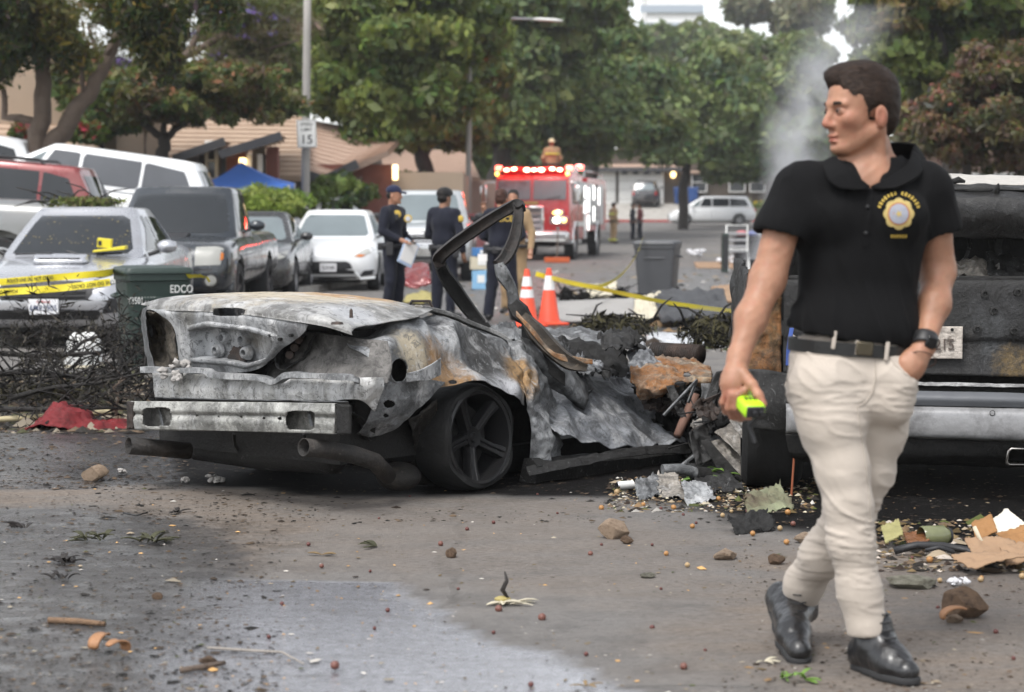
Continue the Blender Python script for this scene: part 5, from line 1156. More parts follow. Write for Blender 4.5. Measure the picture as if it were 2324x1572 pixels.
# lock strip,valance,bumper beam
def ribbon(name,pts,w,th,m,par,up=(0,0,1),wob=.0):
 P = resample([pts],1,len(pts) * 5)[0] if False else np.array([cat4(*[np.array(pts[min(max(i + o,0),len(pts) - 1)]) for o in (-1,0,1,2)],f) for i in range(len(pts) - 1) for f in np.linspace(0,1,6)[:-1]] + [np.array(pts[-1])])
 rings = [];U = Vector(up).normalized()
 for i,p in enumerate(P):
  tt = Vector(P[min(i + 1,len(P) - 1)] - P[max(i - 1,0)]).normalized();n_ = tt.cross(U).normalized();w_ = w[0] + (w[1] - w[0]) * i / len(P) if isinstance(w,tuple) else w
  w_ *= 1 + wob * mnoise.noise(Vector(p) * 9);rings.append([Vector(p) + U * (a * w_ / 2) + n_ * (b * th / 2) for a,b in ((-1,-1),(1,-1),(1,1),(-1,1))])
 return MB().loft(rings).build(name,m,par,30,world=True,bevel=min(.004,th * .3))
ribbon('lock_strip',[PU(327,839,-.99),PU(380,841,-1.0),PU(465,842,-1.0),PU(490,852,-1.0),PU(590,858,-1.0),PU(625,868,-1.0),PU(655,852,-1.0),PU(700,853,-1.0),PU(770,856,-.99),PU(800,858,-.97),PU(812,866,-.95)],.026,.05,B_ASH,t,wob=.3)
sheet('valance',[[PU(345,843,-.93),PU(450,850,-.95),PU(600,860,-.95),PU(740,862,-.94),PU(835,858,-.9),PU(872,858,-.8)],[PU(350,872,-.96),PU(450,880,-.975),PU(600,886,-.975),PU(740,888,-.96),PU(830,882,-.92),PU(868,890,-.82)],
 [PU(352,902,-.95),PU(450,905,-.965),PU(600,908,-.965),PU(740,910,-.95),PU(815,908,-.92),PU(850,935,-.84)]],burnt('whitened_valance',(.44,.43,.40),white=.60,soot=.33,rust=.04,tan=.25,scale=1.6),t,30,90,.012,6,12)
sheet('ledge',[[PU(352,903,-.97),PU(600,909,-.985),PU(790,912,-.96)],[PU(352,912,-.90),PU(600,918,-.91),PU(795,925,-.88)]],B_GREY,t,6,40,.006,10,13)
# beam: pressed channel with two cut-outs
LB,RB_ = PU(300,912,-1.09),PU(762,917,-1.09)
beam = sheet('bumper_beam',[[PU(294,911,-1.09),PU(450,913,-1.12),PU(610,914,-1.12),PU(760,917,-1.09)],[PU(294,930,-1.10),PU(450,933,-1.13),PU(610,935,-1.13),PU(760,938,-1.10)],[PU(294,940,-1.085),PU(450,943,-1.115),PU(610,945,-1.115),PU(760,949,-1.085)],[PU(294,952,-1.10),PU(450,956,-1.13),PU(610,959,-1.13),PU(760,963,-1.10)],[PU(294,974,-1.09),PU(450,977,-1.12),PU(610,981,-1.12),PU(760,985,-1.09)]],B_BEAM,t,44,150,.003,5,14,.3,
 holes=[(356,947,33,21,5),(683,955,33,22,5),(448,944,3,3,2),(497,946,3,3,2),(548,947,3,3,2),(600,950,3,3,2),(636,951,5,4,2)],thick=.006)
for nm,za,zb in (('beam_flange',912,915),('beam_flange',976,983)):
 sheet(nm,[[PU(294,za,-1.09),PU(527,za + 2,-1.12),PU(760,zb + 2,-1.09)],[PU(302,za,-.99),PU(527,za + 2,-1.02),PU(766,zb + 2,-.99)]],B_BEAM,t,4,40,.003,6,15)
sheet('beam_back',[[PU(300,916,-1.02),PU(766,921,-1.02)],[PU(300,972,-1.02),PU(766,982,-1.02)]],burnt('beam_inner',(.40,.39,.36),white=.3,soot=.42,rust=.08,tan=.2),t,12,30,.006,8,16)
for px,m in ((292,B_BROWN),(768,B_BLACK)):
 w_ = 12 if px < 500 else 28;y0,y1 = (911,975) if px < 500 else (918,987)
 sheet('beam_end_cap',[[PU(px - 2,y0,-1.10),PU(px + w_,y0 + 2,-1.10)],[PU(px - 2,y1,-1.10),PU(px + w_,y1 - 1,-1.10)]],m,t,14,8,.006,20,17,thick=.012)
for px in (362,700): ribbon('bracket',[PU(px - 6,922,-1.05),PU(px,935,-1.04),PU(px + 8,968,-1.05)],.02,.006,B_GREY,t,up=tuple(WL))
# quarter panel
rows = [[PV(772,768,.30),PV(850,737,.30),PV(935,706,.30),PV(1010,713,.30),PV(1085,742,.28),PV(1150,778,.24)],
 [PV(798,788,.12),PV(860,762,.10),PV(940,750,.10),PV(1020,764,.12),PV(1090,790,.10),PV(1165,815,.12)],
 [PV(850,830,.04),PV(890,815,.02),PV(950,805,.03),PV(1030,822,.07),PV(1100,840,.05),PV(1185,865,.06)],
 [PV(868,872,.05),PV(905,868,.02),PV(950,862,.0),PV(1015,862,-.01),PV(1085,858,-.03),PV(1192,890,.0)],
 [PV(862,905,.06),PV(900,900,.03),PV(950,893,.0),PV(1005,880,-.02),PV(1085,868,-.05),PV(1198,918,-.02)]]
qp = sheet('quarter_panel',rows,B_QTR,t,84,124,.085,2.0,21,.8,holes=[(905,842,19,27,2.4),(1028,868,10,5,2),(1078,868,12,4,2)])
lo_ = sheet('rear_corner',[[PV(866,868,.03),PV(905,866,.0),PV(955,860,-.01),PV(1010,868,-.03)],[PV(850,915,.05),PV(890,910,.02),PV(935,905,.0),PV(985,892,-.02)],[PV(832,955,.09),PV(868,952,.05),PV(905,945,.03),PV(955,925,.0)],[PV(812,984,.16),PV(845,992,.14),PV(880,985,.10),PV(930,952,.04)]],B_GREY,t,60,60,.022,6,22,.5,holes=[(883,918,13,9,2),(876,944,6,5,2)])
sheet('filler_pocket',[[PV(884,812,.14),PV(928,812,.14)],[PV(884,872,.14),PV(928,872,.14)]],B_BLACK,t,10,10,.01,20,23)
MB().tube([PV(905 + 20 * math.cos(a),842 + 28 * math.sin(a),.0) for a in np.linspace(0,2 * math.pi,25)],.004,6).build('filler_rim',B_GREY,t,60,world=True)
ribbon('torn_strip',[PV(922,858,-.05),PV(950,853,-.07),PV(975,846,-.06),PV(1000,832,-.05)],(.045,.07),.006,B_ASH,t,wob=.4)
sheet('lower_flange',[[PV(790,930,.2),PV(830,960,.12),PV(812,986,.15)],[PV(800,985,.3),PV(830,1000,.28),PV(845,1000,.2)]],B_SOOT,t,16,16,.02,10,24)
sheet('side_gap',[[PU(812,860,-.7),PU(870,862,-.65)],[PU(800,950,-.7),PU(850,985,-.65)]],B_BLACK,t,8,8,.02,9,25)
# seam rail along the top of the quarter and roll hoop behind the seats
ribbon('deck_rail',[C(-.12,.30,.905),PV(1010,712,.34),PV(1075,738,.33),PV(1130,760,.30),PV(1175,790,.26)],.022,.05,B_LID,t,wob=.3)
MB().tube([W(921,704,10.9),W(935,684,10.9),W(975,684,10.9),W(987,710,10.9)],.008,8).build('hoop',B_BROWN,t,60,world=True)
# rear wheel
wc = WO + Vector((0,0,.262)) + WL * .09
wt = thing('wheel',None,None,tuple(wc - WO));wt.parent = t;wt['label'] = 'burnt five-spoke wheel on a melted tyre'
rot = Matrix((-WA,-WL,Vector((0,0,1)))).transposed() @ Rx(R(4));wt.rotation_euler = rot.to_euler()
B_TYRE = mat('burnt_tyre',(0.007,0.007,0.007),.8,0,.4,6,.006,30,dirt=(.022,.021,.02),dirt_amt=.35,dscale=5)
B_WRIM = mat('scorched_rim',(0.014,0.014,0.015),.45,.2,.3,9,.002,60,dirt=(.035,.032,.03),dirt_amt=.3,dscale=6)
mb = MB().lathe([(.225,-.12),(.255,-.12),(.268,-.08),(.27,0),(.268,.07),(.255,.095),(.232,.098),(.225,.08)],n=48,axis='y')
mb.v = [(x * (1 + .012 * math.sin(9 * math.atan2(z,x))),y + .012 * math.sin(5 * math.atan2(z,x) + 1),max(z,-.26) if z > -.22 else -.22 - (-.22 - z) * .85) for x,y,z in mb.v]
mb.build('tyre',B_TYRE,wt,50)
mb = MB();mb.lathe([(.236,.075),(.238,.092),(.228,.10),(.214,.095),(.208,.05),(.20,-.09)],n=48,axis='y')
mb.lathe([(.001,.055),(.022,.057),(.026,.045),(.05,.05),(.056,.03),(.05,-.02)],n=24,axis='y')
for k in range(5):
 a = 2 * math.pi * k / 5 + R(62);u_ = Vector((math.cos(a),0,math.sin(a)));v_ = Vector((-math.sin(a),0,math.cos(a)));rg = []
 for r0,w0,y0 in ((.035,.028,.045),(.08,.026,.05),(.15,.027,.062),(.212,.034,.082)):
  c_ = u_ * r0;rg.append([c_ + v_ * w0 + Vector((0,y0 - .02,0)),c_ + v_ * w0 * .8 + Vector((0,y0,0)),c_ + v_ * .006 + Vector((0,y0 + .002,0)),c_ + Vector((0,y0 - .006,0)),c_ - v_ * .006 + Vector((0,y0 + .002,0)),c_ - v_ * w0 * .8 + Vector((0,y0,0)),c_ - v_ * w0 + Vector((0,y0 - .02,0)),c_ - v_ * w0 + Vector((0,y0 - .05,0)),c_ + v_ * w0 + Vector((0,y0 - .05,0))])
 mb.loft(rg)
mb.build('rim',B_WRIM,wt,40);MB().lathe([(.001,-.02),(.16,-.02),(.16,-.05)],n=28,axis='y').build('brake_disc',B_BLACK,wt,40)
MB().lathe([(.001,-.08),(.3,-.12),(.33,.03)],tuple(wc - WO + Vector((0,0,0))),24,'y').xf(Matrix.Identity(4)).build('liner_',B_BLACK,None,60) if False else None
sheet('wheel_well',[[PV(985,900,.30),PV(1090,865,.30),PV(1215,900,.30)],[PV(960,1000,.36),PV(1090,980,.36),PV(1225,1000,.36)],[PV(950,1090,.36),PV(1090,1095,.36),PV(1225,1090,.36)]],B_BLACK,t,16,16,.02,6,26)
sheet('inner_liner',[[PV(930,955,.10),PV(990,905,.05)],[PV(940,1040,.22),PV(1000,1030,.2)],[PV(900,1098,.25),PV(1000,1105,.22)]],burnt('burnt_liner',(.10,.08,.06),white=.05,soot=.7,rust=.3,tan=.12),t,24,16,.03,12,27)
MB().ell(PV(905,1082,.2),(.11,.14,.07),18,12).build('melted_lump',burnt('burnt_lump',(.11,.09,.07),white=.03,soot=.6,rust=.3,tan=.15,scale=3),t,180,world=True)
# exhausts,silencer,underside
def pipe(name,pts,r,m):
 o = MB().tube(pts,r,20,caps=False).build(name,m,t,180,world=True,solid=.004);return o
B_PIPE = burnt('exhaust_steel',(.10,.085,.075),white=.04,soot=.52,rust=.2,tan=.12)
pipe('exhaust_pipe',[PU(291,1012,-1.16),PU(340,1016,-1.05),PU(430,1024,-.85)],[.041,.040,.040],B_PIPE)
pipe('exhaust_pipe',[PU(689,1016,-1.14),PU(735,1020,-1.02),PU(800,1032,-.88),PU(850,1048,-.78),PU(880,1080,-.6)],[.040,.039,.040,.039,.039],B_PIPE)
MB().tube([PU(425,1000,-.6),PU(450,1008,-.62),PU(600,1022,-.66),PU(760,1030,-.66),PU(790,1030,-.62)],[.03,.085,.1,.1,.04],16).build('silencer',B_SOOT,t,180,world=True)
for px in (530,690): MB().tube([PU(px,985,-.85),PU(px + 3,1010,-.8),PU(px + 15,1030,-.76)],.008,6).build('hanger',B_SOOT,t,60,world=True)
fr3 = Matrix((WA,WL,Vector((0,0,1)))).transposed()
MB().box(C(-.35,.85,.33),(.85,1.3,.28),fr3).build('underbody',B_BLACK,t,0,world=True)
MB().box(C(1.35,.9,.10),(2.0,1.2,.10),fr3).build('floor_pan',B_BLACK,t,0,world=True)
# left rear wheel,dark,half seen under the boot
MB().cyl(C(0,1.3,.25),C(0,1.5,.25),.26,n=28).build('far_tyre',B_TYRE,t,40,world=True)
# jamb,collapsed door,sill
sheet('door_jamb',[[PV(1150,778,.24),PV(1192,770,.2),PV(1232,800,.28)],[PV(1170,850,.08),PV(1212,840,.08),PV(1255,866,.2)],[PV(1192,905,.0),PV(1222,908,.02),PV(1260,928,.16)],[PV(1205,980,.02),PV(1238,990,-.02),PV(1272,985,.08)],[PV(1200,1060,.06),PV(1240,1066,.0),PV(1285,1050,.06)]],B_QTR,t,70,40,.05,6.5,31,.65)
sheet('door_edge',[[PV(1180,765,.18),PV(1225,780,.2),PV(1285,825,.22),PV(1345,885,.2)],[PV(1195,800,.14),PV(1235,830,.12),PV(1280,870,.12),PV(1330,920,.14)],[PV(1205,850,.16),PV(1245,880,.16),PV(1290,905,.18),PV(1325,940,.2)]],B_GREY,t,40,50,.03,5,32)
sheet('collapsed_door',[[PV(1205,812,.52),PV(1275,828,.55),PV(1350,846,.6),PV(1445,862,.65)],[PV(1215,865,.36),PV(1292,872,.38),PV(1382,884,.42),PV(1482,908,.45)],[PV(1235,925,.16),PV(1322,930,.18),PV(1418,936,.22),PV(1518,952,.26)],[PV(1255,985,-.04),PV(1345,1004,-.04),PV(1450,1014,-.02),PV(1562,1000,.0)]],B_DOOR,t,90,110,.07,2.6,33,.8)
rg = []
for k in range(15):
 f = k / 14;c_ = PV(1196 + 370 * f,1066 - 32 * f,.02);q = [(-.02,.055),(.03,.06),(.07,.02),(.06,-.06),(.0,-.10),(-.05,-.06)];s_ = 1 - .25 * f
 rg.append([c_ - WL * (a * s_ + .012 * mnoise.noise(Vector((k * .7,a * 9,1)))) + Vector((0,0,b * s_ + .012 * mnoise.noise(Vector((k * .6,b * 9,5))))) for a,b in q])
MB().loft(rg).build('sill',B_SOOT,t,50,world=True)
sheet('sill_lip',[[PV(1196,1058,-.02),PV(1300,1040,-.06),PV(1450,1015,-.05),PV(1560,1008,-.03)],[PV(1200,1082,-.06),PV(1300,1062,-.10),PV(1450,1034,-.09),PV(1572,1030,-.06)]],B_SOOT,t,12,50,.02,8,35)
# bent windscreen frame
B_FRAME = burnt('scorched_frame',(.10,.075,.065),white=.12,soot=.56,rust=.22,tan=.12)
def channel(name,px,widths,m,closed=False):
 pts = [np.array(W(*p)) for p in px];P = [cat4(*[pts[min(max(i + o,0),len(pts) - 1)] for o in (-1,0,1,2)],f) for i in range(len(pts) - 1) for f in np.linspace(0,1,6)[:-1]] + [pts[-1]]
 n_ = len(P);rings = []
 for i,p in enumerate(P):
  tt = Vector(P[min(i + 1,n_ - 1)] - P[max(i - 1,0)]).normalized();view = (Vector(p) - EYE).normalized();sd = tt.cross(view).normalized();fw = sd.cross(tt).normalized()
  w_ = np.interp(i / (n_ - 1) * (len(widths) - 1),range(len(widths)),widths);w_ *= 1 + .12 * mnoise.noise(Vector(p) * 8)
  rings.append([Vector(p) + sd * (a * w_) + fw * (b * w_) for a,b in ((-.5,-.2),(-.38,-.5),(-.1,-.36),(.12,-.40),(.36,-.52),(.5,-.15),(.42,.4),(-.42,.4))])
 return MB().loft(rings).build(name,m,t,38,world=True)
channel('windscreen_pillar',[(1093,738,11.35),(1062,700,11.35),(1030,655,11.3),(1008,622,11.25),(999,600,11.2)],[.07,.085,.09,.08,.07],B_BLACK)
channel('windscreen_header',[(1001,608,11.2),(997,588,11.2),(1015,568,11.1),(1060,534,10.95),(1115,497,10.75),(1158,472,10.6),(1176,466,10.55),(1182,476,10.5)],[.055,.075,.075,.07,.07,.065,.06,.055],B_FRAME)
channel('windscreen_pillar',[(1174,466,10.55),(1177,490,10.5),(1168,540,10.48),(1150,580,10.45),(1128,603,10.42)],[.05,.06,.066,.07,.06],B_FRAME)
channel('lower_pillar',[(1132,598,10.42),(1142,625,10.42),(1160,655,10.42),(1168,690,10.42),(1176,706,10.42)],[.055,.075,.06,.06,.065],B_GREY)
channel('crushed_joint',[(1166,690,10.42),(1182,712,10.4),(1200,730,10.38)],[.07,.10,.07],B_BLACK)
channel('pillar_foot',[(1188,718,10.38),(1215,752,10.35),(1250,790,10.32),(1290,822,10.3),(1332,836,10.3)],[.06,.10,.10,.085,.04],burnt('bronze_scorched',(.16,.13,.10),white=.2,soot=.42,rust=.34,tan=.3))
ribbon('trim_rail',[W(1172,712,10.36),W(1205,748,10.3),W(1245,795,10.27),W(1275,812,10.27),W(1345,822,10.3)],.03,.012,B_RUST,t,wob=.5)
ribbon('dark_brace',[W(1188,748,10.5),W(1220,800,10.4),W(1262,845,10.35),W(1282,862,10.35)],.07,.03,B_BLACK,t)
# jumbled interior and scuttle
sheet('scuttle_panel',[[W(1225,748,11.9),W(1300,744,12.0),(W(1395,762,12.0))],[W(1240,762,11.5),W(1310,772,11.5),W(1400,782,11.6)],[W(1260,800,11.2),W(1320,815,11.2),W(1390,820,11.3)]],B_GREY,t,34,44,.05,6,41)
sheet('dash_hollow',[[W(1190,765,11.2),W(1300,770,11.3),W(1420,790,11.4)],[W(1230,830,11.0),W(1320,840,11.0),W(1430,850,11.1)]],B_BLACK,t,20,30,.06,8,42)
for k in range(14):
 px,py = rnd.uniform(1100,1440),rnd.uniform(745,845);py = max(py,735 + (px - 1080) * .12);Yk = rnd.uniform(10.8,11.6);s_ = rnd.uniform(18,42)
 sheet('torn_panel',[[W(px - s_,py - s_ * .5,Yk),W(px,py - s_ * .7,Yk + .1),W(px + s_,py - s_ * .2,Yk)],[W(px - s_ * .8,py + s_ * .4,Yk - .15),W(px + 4,py + s_ * .3,Yk - .2),W(px + s_ * .9,py + s_ * .5,Yk - .1)]],[B_SOOT,B_GREY,B_BLACK,B_DOOR][k % 4],t,16,22,.05,11,50 + k,.7,ragged=.6)
for k in range(8):
 px = 1070 + k * 22;ribbon('splinter',[W(px,745 + k * 4,11),W(px + rnd.uniform(-14,14),722 + k * 5,11)],(.05,.008),.006,B_BLACK,t,up=(1,.2,0))
# engine-bay debris still attached at the nose
sheet('wing_sheet',[[W(1425,805,11.4),W(1448,772,11.5),W(1480,800,11.4)],[W(1428,835,11.2),W(1462,815,11.25),W(1500,832,11.3)],[W(1420,862,11.1),W(1455,860,11.1),W(1495,850,11.2)]],B_DOOR,t,36,36,.05,9,70,.7)
bel = MB();P0,P1 = W(1482,800,11.9),W(1592,806,11.7);rg = [(P0.lerp(P1,k / 44),.055 + .007 * (k % 2)) for k in range(45)]
bel.tube([a for a,_ in rg],[b for _,b in rg],16).build('ribbed_duct',B_BROWN,t,60,world=True)
sheet('rusted_bonnet',[[W(1432,828,11.3),W(1490,812,11.5),W(1560,815,11.6),W(1612,832,11.5)],[W(1432,850,11.0),W(1490,842,11.1),W(1555,846,11.1),W(1615,852,11.1)],[W(1440,880,10.95),W(1495,882,10.9),W(1550,868,10.95),W(1612,868,11.0)],[W(1452,905,11.0),W(1480,900,11.0),W(1540,880,11.05),W(1605,876,11.1)]],B_RUST,t,50,70,.045,7,71,.6,holes=[(1560,851,9,6,2),(1545,872,14,6,2)],ragged=.5)
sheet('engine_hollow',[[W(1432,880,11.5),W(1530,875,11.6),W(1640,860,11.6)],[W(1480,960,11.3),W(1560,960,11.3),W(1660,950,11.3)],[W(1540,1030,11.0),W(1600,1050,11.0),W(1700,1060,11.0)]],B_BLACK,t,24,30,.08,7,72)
MB().tube([W(1577,893,10.9),W(1570,920,10.9),W(1548,965,10.85),W(1537,990,10.8)],[.026,.03,.026,.022],12).build('damper_rod',mat('oxidised_rod',(.17,.095,.07),.8,.1,.35,20,.002,90),t,180,world=True)
sheet('bracket_plate',[[W(1512,878,10.9),W(1530,875,10.9)],[W(1522,905,10.85),W(1545,912,10.85)],[W(1540,945,10.85),W(1560,952,10.85)]],B_SOOT,t,22,12,.02,14,73)
sheet('tower_sheet',[[W(1590,868,11),W(1612,865,11)],[W(1592,905,10.9),W(1620,915,10.9)],[W(1580,950,10.9),W(1612,955,10.9)]],B_GREY,t,20,12,.03,12,74)
ribbon('curved_strap',[W(1638,842,10.7),W(1622,880,10.7),W(1608,930,10.65),W(1604,985,10.6),W(1612,1003,10.6)],.06,.02,B_SOOT,t,up=(1,0,.2))
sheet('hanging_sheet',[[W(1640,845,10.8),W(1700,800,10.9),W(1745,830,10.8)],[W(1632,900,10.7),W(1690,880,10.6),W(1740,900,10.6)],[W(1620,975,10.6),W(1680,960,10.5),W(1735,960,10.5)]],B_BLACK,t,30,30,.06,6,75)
for k,(q,m) in enumerate((([(1620,985),(1690,940),(1708,1000),(1700,1050)],B_PAPER),([(1612,1000),(1668,1000),(1700,1080),(1640,1088)],B_PAPER),([(1560,985),(1605,960),(1620,1040),(1580,1058)],B_SOOT),([(1655,955),(1705,930),(1712,985),(1690,1000)],B_PAPER))):
 Yk = 10.35 - .06 * k;sheet('bent_panel',[[W(*q[0],Yk),W(*q[1],Yk + .15)],[W(*q[3],Yk - .1),W(*q[2],Yk - .05)]],m,t,26,26,.035,7,80 + k,.6)
sheet('dark_fin',[[W(1590,1000,10.2),W(1610,1000,10.2)],[W(1665,1130,10.1),W(1690,1090,10.1)]],B_BLACK,t,14,10,.02,9,88)
MB().box(C(2.35,.9,.2),(.7,1.3,.36),fr3).build('engine_block',B_BLACK,t,0,world=True,bevel=.03)
for k in range(34):
 px = rnd.uniform(1480,1705);py = rnd.uniform(870,1060) if px > 1575 else rnd.uniform(870,930);Yk = rnd.uniform(11.0,11.4) if px < 1575 else rnd.uniform(10.4,10.9);s_ = rnd.uniform(10,34)
 sheet('twisted_scrap',[[W(px - s_,py - s_ * rnd.uniform(.2,.9),Yk),W(px,py - s_ * .8,Yk + .08),W(px + s_,py - s_ * rnd.uniform(-.3,.5),Yk)],[W(px - s_ * .8,py + s_ * rnd.uniform(.2,.9),Yk - .1),W(px + 4,py + s_ * .5,Yk - .14),W(px + s_ * .9,py + s_ * .6,Yk - .06)]],[B_SOOT,B_BLACK,B_GREY,B_BROWN,B_BLACK,B_PAPER][k % 6],t,14,18,.06,8,160 + k,.7,ragged=.5)
for k in range(16):
 px,py = rnd.uniform(1560,1700),rnd.uniform(870,1040);a = W(px,py,10.5);MB().tube([a,a + Vector((rnd.uniform(-.12,.12),.05,rnd.uniform(-.1,.12))),a + Vector((rnd.uniform(-.2,.2),0,rnd.uniform(-.2,.1)))],rnd.uniform(.003,.012),6).build('wire',[B_BLACK,B_BROWN,B_GREY][k % 3],t,60,world=True)
# ash-grey insulation wool caught on the lock strip
def wool(name,label,c,r,seed,parent=None,m=None):
 mb = MB();rr = random.Random(seed)
 for k in range(9): mb.ell(Vector(c) + Vector((rr.uniform(-r,r),rr.uniform(-r,r) * .5,rr.uniform(-r,r) * .35 + (0 if parent else r * .15))),(r * rr.uniform(.2,.5),r * rr.uniform(.2,.4),r * rr.uniform(.15,.35)),10,7)
 mb.v = [tuple(Vector(p) + mnoise.noise_vector(Vector(p) * 45) * .012) for p in mb.v]
 return mb.build(name,m or M_WOOL,parent,180,world=parent is not None)
M_WOOL = mat('ash_wool',(0.40,0.38,0.36),.95,0,.35,30,.01,120)
wool('ash_wool',None,PU(388,845,-1.03),.055,1,t);wool('ash_wool',None,PU(398,862,-1.05),.03,2,t);wool('ash_wool',None,PU(412,828,-1.0),.05,3,t)
# ================================================================== burnt pickup at the right
t = thing('burnt_pickup','blackened burnt-out pickup with a silver rear bumper and scorched number plate','wrecked pickup',tuple(PO));t['_o'] = list(PO)
def Q(a,c,z): return PO + PA * a + PRt * c + Vector((0,0,z))
fr4 = Matrix((PRt,PA,Vector((0,0,1)))).transposed()
sheet('tailgate',[[Q(0,-.83,1.055),Q(-.01,-.3,1.06),Q(-.01,.3,1.058),Q(0,.95,1.05)],[Q(-.03,-.83,1.02),Q(-.045,-.3,1.02),Q(-.045,.3,1.02),Q(-.03,.95,1.01)],[Q(-.03,-.83,.80),Q(-.05,-.3,.80),Q(-.05,.3,.80),Q(-.03,.95,.79)],[Q(-.02,-.83,.74),Q(-.03,-.3,.74),Q(-.03,.3,.74),Q(-.02,.95,.73)],[Q(-.035,-.83,.60),Q(-.05,-.3,.60),Q(-.05,.3,.59),Q(-.03,.95,.58)]],B_CHARGREY,t,50,80,.005,2.5,101,.4)
for px,py in ((2235,668),(2310,664),(2256,706),(2218,748),(2302,752),(2150,672)):
 c0 = PQ(px,py,-.055);MB().lathe([(.001,0),(.011,0),(.012,-.008),(.02,-.006),(.022,.01)],c0,14,'y').build('bolt_seat',B_SOOT,t,60,world=True)
MB().box(Q(.02,.02,1.06),(1.72,.06,.02),fr4).build('tailgate_cap',B_SOOT,t,0,world=True,bevel=.006)
# bubbled number plate
c0 = PQ(2112,778,-.075);n_pl = mat('bubbled_plate',(.50,.45,.40),.6,.1,.3,25,.004,120,dirt=(.06,.045,.035),dirt_amt=.42,dscale=18)
pl = thing('number_plate',None,None,tuple(c0 - PO));pl.parent = t
P = resample([[PRt * -.15 + Vector((0,0,.077)),PRt * .15 + Vector((0,0,.077))],[PRt * -.15 + Vector((0,0,-.077)),PRt * .15 + Vector((0,0,-.077))]],30,50);P,_ = crumple(P,.006,40,5)
MB().grid([[Vector(p) for p in r] for r in P]).build('plate',n_pl,pl,60,solid=.003)
text('lettering','215',.075,mat('plate_burnt_ink',(.09,.07,.06),.7),pl,frame(PRt * .065 - PA * .006 + Vector((0,0,-.012)),PRt,(0,0,1)),.002,.8)
MB().cyl(PRt * .1 + Vector((0,0,.062)) - PA * .008,PRt * .1 + Vector((0,0,.062)),.008,n=8).build('bolt',B_BLACK,pl,60)
# bumper
dn = lambda c: -.012 * (c + .3)
sheet('step_strip',[[Q(-.06,-.80,.565),Q(-.08,0,.565 + dn(0)),Q(-.06,.95,.545)],[Q(-.10,-.80,.555),Q(-.12,0,.55),Q(-.10,.95,.535)]],burnt('flaked_white_strip',(.5,.5,.5),white=.5,soot=.35,rust=.03,tan=.15),t,8,60,.006,12,103)
sheet('bumper_gap',[[Q(-.08,-.8,.55),Q(-.08,.95,.53)],[Q(-.08,-.8,.50),Q(-.08,.95,.48)]],B_BLACK,t,6,20,.004,9,104)
sheet('bumper_pad',[[Q(-.12,-.80,.53),Q(-.15,0,.525),Q(-.12,.95,.51)],[Q(-.15,-.80,.50),Q(-.18,0,.495),Q(-.15,.95,.478)],[Q(-.14,-.80,.462),Q(-.17,0,.458),Q(-.14,.95,.44)]],mat('grey_bumper_pad',(.10,.105,.115),.4,0,.2,5,dirt=(.3,.3,.3),dirt_amt=.3),t,14,60,.004,6,105)
bp = sheet('bumper',[[Q(-.13,-.82,.46),Q(-.17,0,.452),Q(-.13,.95,.435)],[Q(-.17,-.82,.43),Q(-.20,0,.42),Q(-.17,.95,.40)],[Q(-.17,-.82,.34),Q(-.20,0,.325),Q(-.17,.95,.305)],[Q(-.14,-.82,.32),Q(-.16,0,.30),Q(-.14,.95,.28)]],B_BUMP,t,26,80,.004,3,106,.2)
c0 = PQ(2252,938,-.20);MB().tube([c0 + PRt * (.012 * math.cos(a)) + Vector((0,0,.012 * math.sin(a))) - PA * .004 for a in np.linspace(0,6.3,17)],.0018,5).build('sensor_ring',M_BLACK,t,60,world=True)
sheet('lower_valance',[[Q(-.12,-.82,.315),Q(-.14,0,.295),Q(-.12,.95,.28)],[Q(-.10,-.80,.22),Q(-.12,.0,.22),Q(-.10,.95,.20)],[Q(-.02,-.75,.17),Q(-.03,0,.16),Q(-.02,.95,.15)]],B_BLACK,t,16,50,.015,6,107)
ep = PQ(2308,1032,-.12);rgx = []
for a,sc_ in ((-.10,1),(-.098,.86),(.1,.84)): rgx.append([ep + PRt * (x * sc_) + Vector((0,0,z * sc_)) + PA * a for x,z in ((-.068,-.03),(-.06,.028),(-.042,.042),(.042,.042),(.06,.028),(.068,-.03),(.055,-.042),(-.055,-.042))])
MB().loft(rgx,True,False).build('exhaust_tip',mat('dark_chrome',(.25,.24,.23),.25,.9,.2,9),t,30,world=True,solid=.004)
# sides,tail-lamp column,pillars,roof,cabin junk
sheet('lamp_column',[[Q(-.02,-1.0,1.10),Q(-.05,-.92,1.10),Q(-.02,-.84,1.08)],[Q(-.03,-1.0,.85),Q(-.03,-.92,.85),Q(-.01,-.84,.84)],[Q(-.03,-1.0,.58),Q(-.04,-.92,.58),Q(-.02,-.84,.58)]],burnt('orange_scorch',(.25,.16,.08),white=.1,soot=.45,rust=.55,tan=.3,scale=2),t,40,16,.03,9,108)
sheet('corner_panel',[[Q(-.06,-1.0,.62),Q(-.10,-.92,.62),Q(-.08,-.80,.60)],[Q(-.08,-1.0,.45),Q(-.12,-.92,.45),Q(-.10,-.80,.44)],[Q(-.06,-1.0,.33),Q(-.10,-.92,.33),Q(-.08,-.80,.32)]],B_SOOT,t,24,20,.015,8,109)
sheet('body_side',[[Q(0,-1.0,1.08),Q(1.6,-1.02,1.12),Q(3.2,-1.0,1.05)],[Q(0,-1.02,.75),Q(1.6,-1.04,.78),Q(3.2,-1.02,.72)],[Q(0,-.98,.36),Q(1.6,-1.0,.34),Q(3.2,-.98,.34)]],B_SOOT,t,24,50,.05,3,110)
sheet('body_side',[[Q(0,1.0,1.08),Q(1.6,1.02,1.12),Q(3.2,1.0,1.05)],[Q(0,1.02,.75),Q(1.6,1.04,.78),Q(3.2,1.02,.72)],[Q(0,.98,.36),Q(1.6,1.0,.34),Q(3.2,.98,.34)]],B_SOOT,t,24,50,.04,3,111)
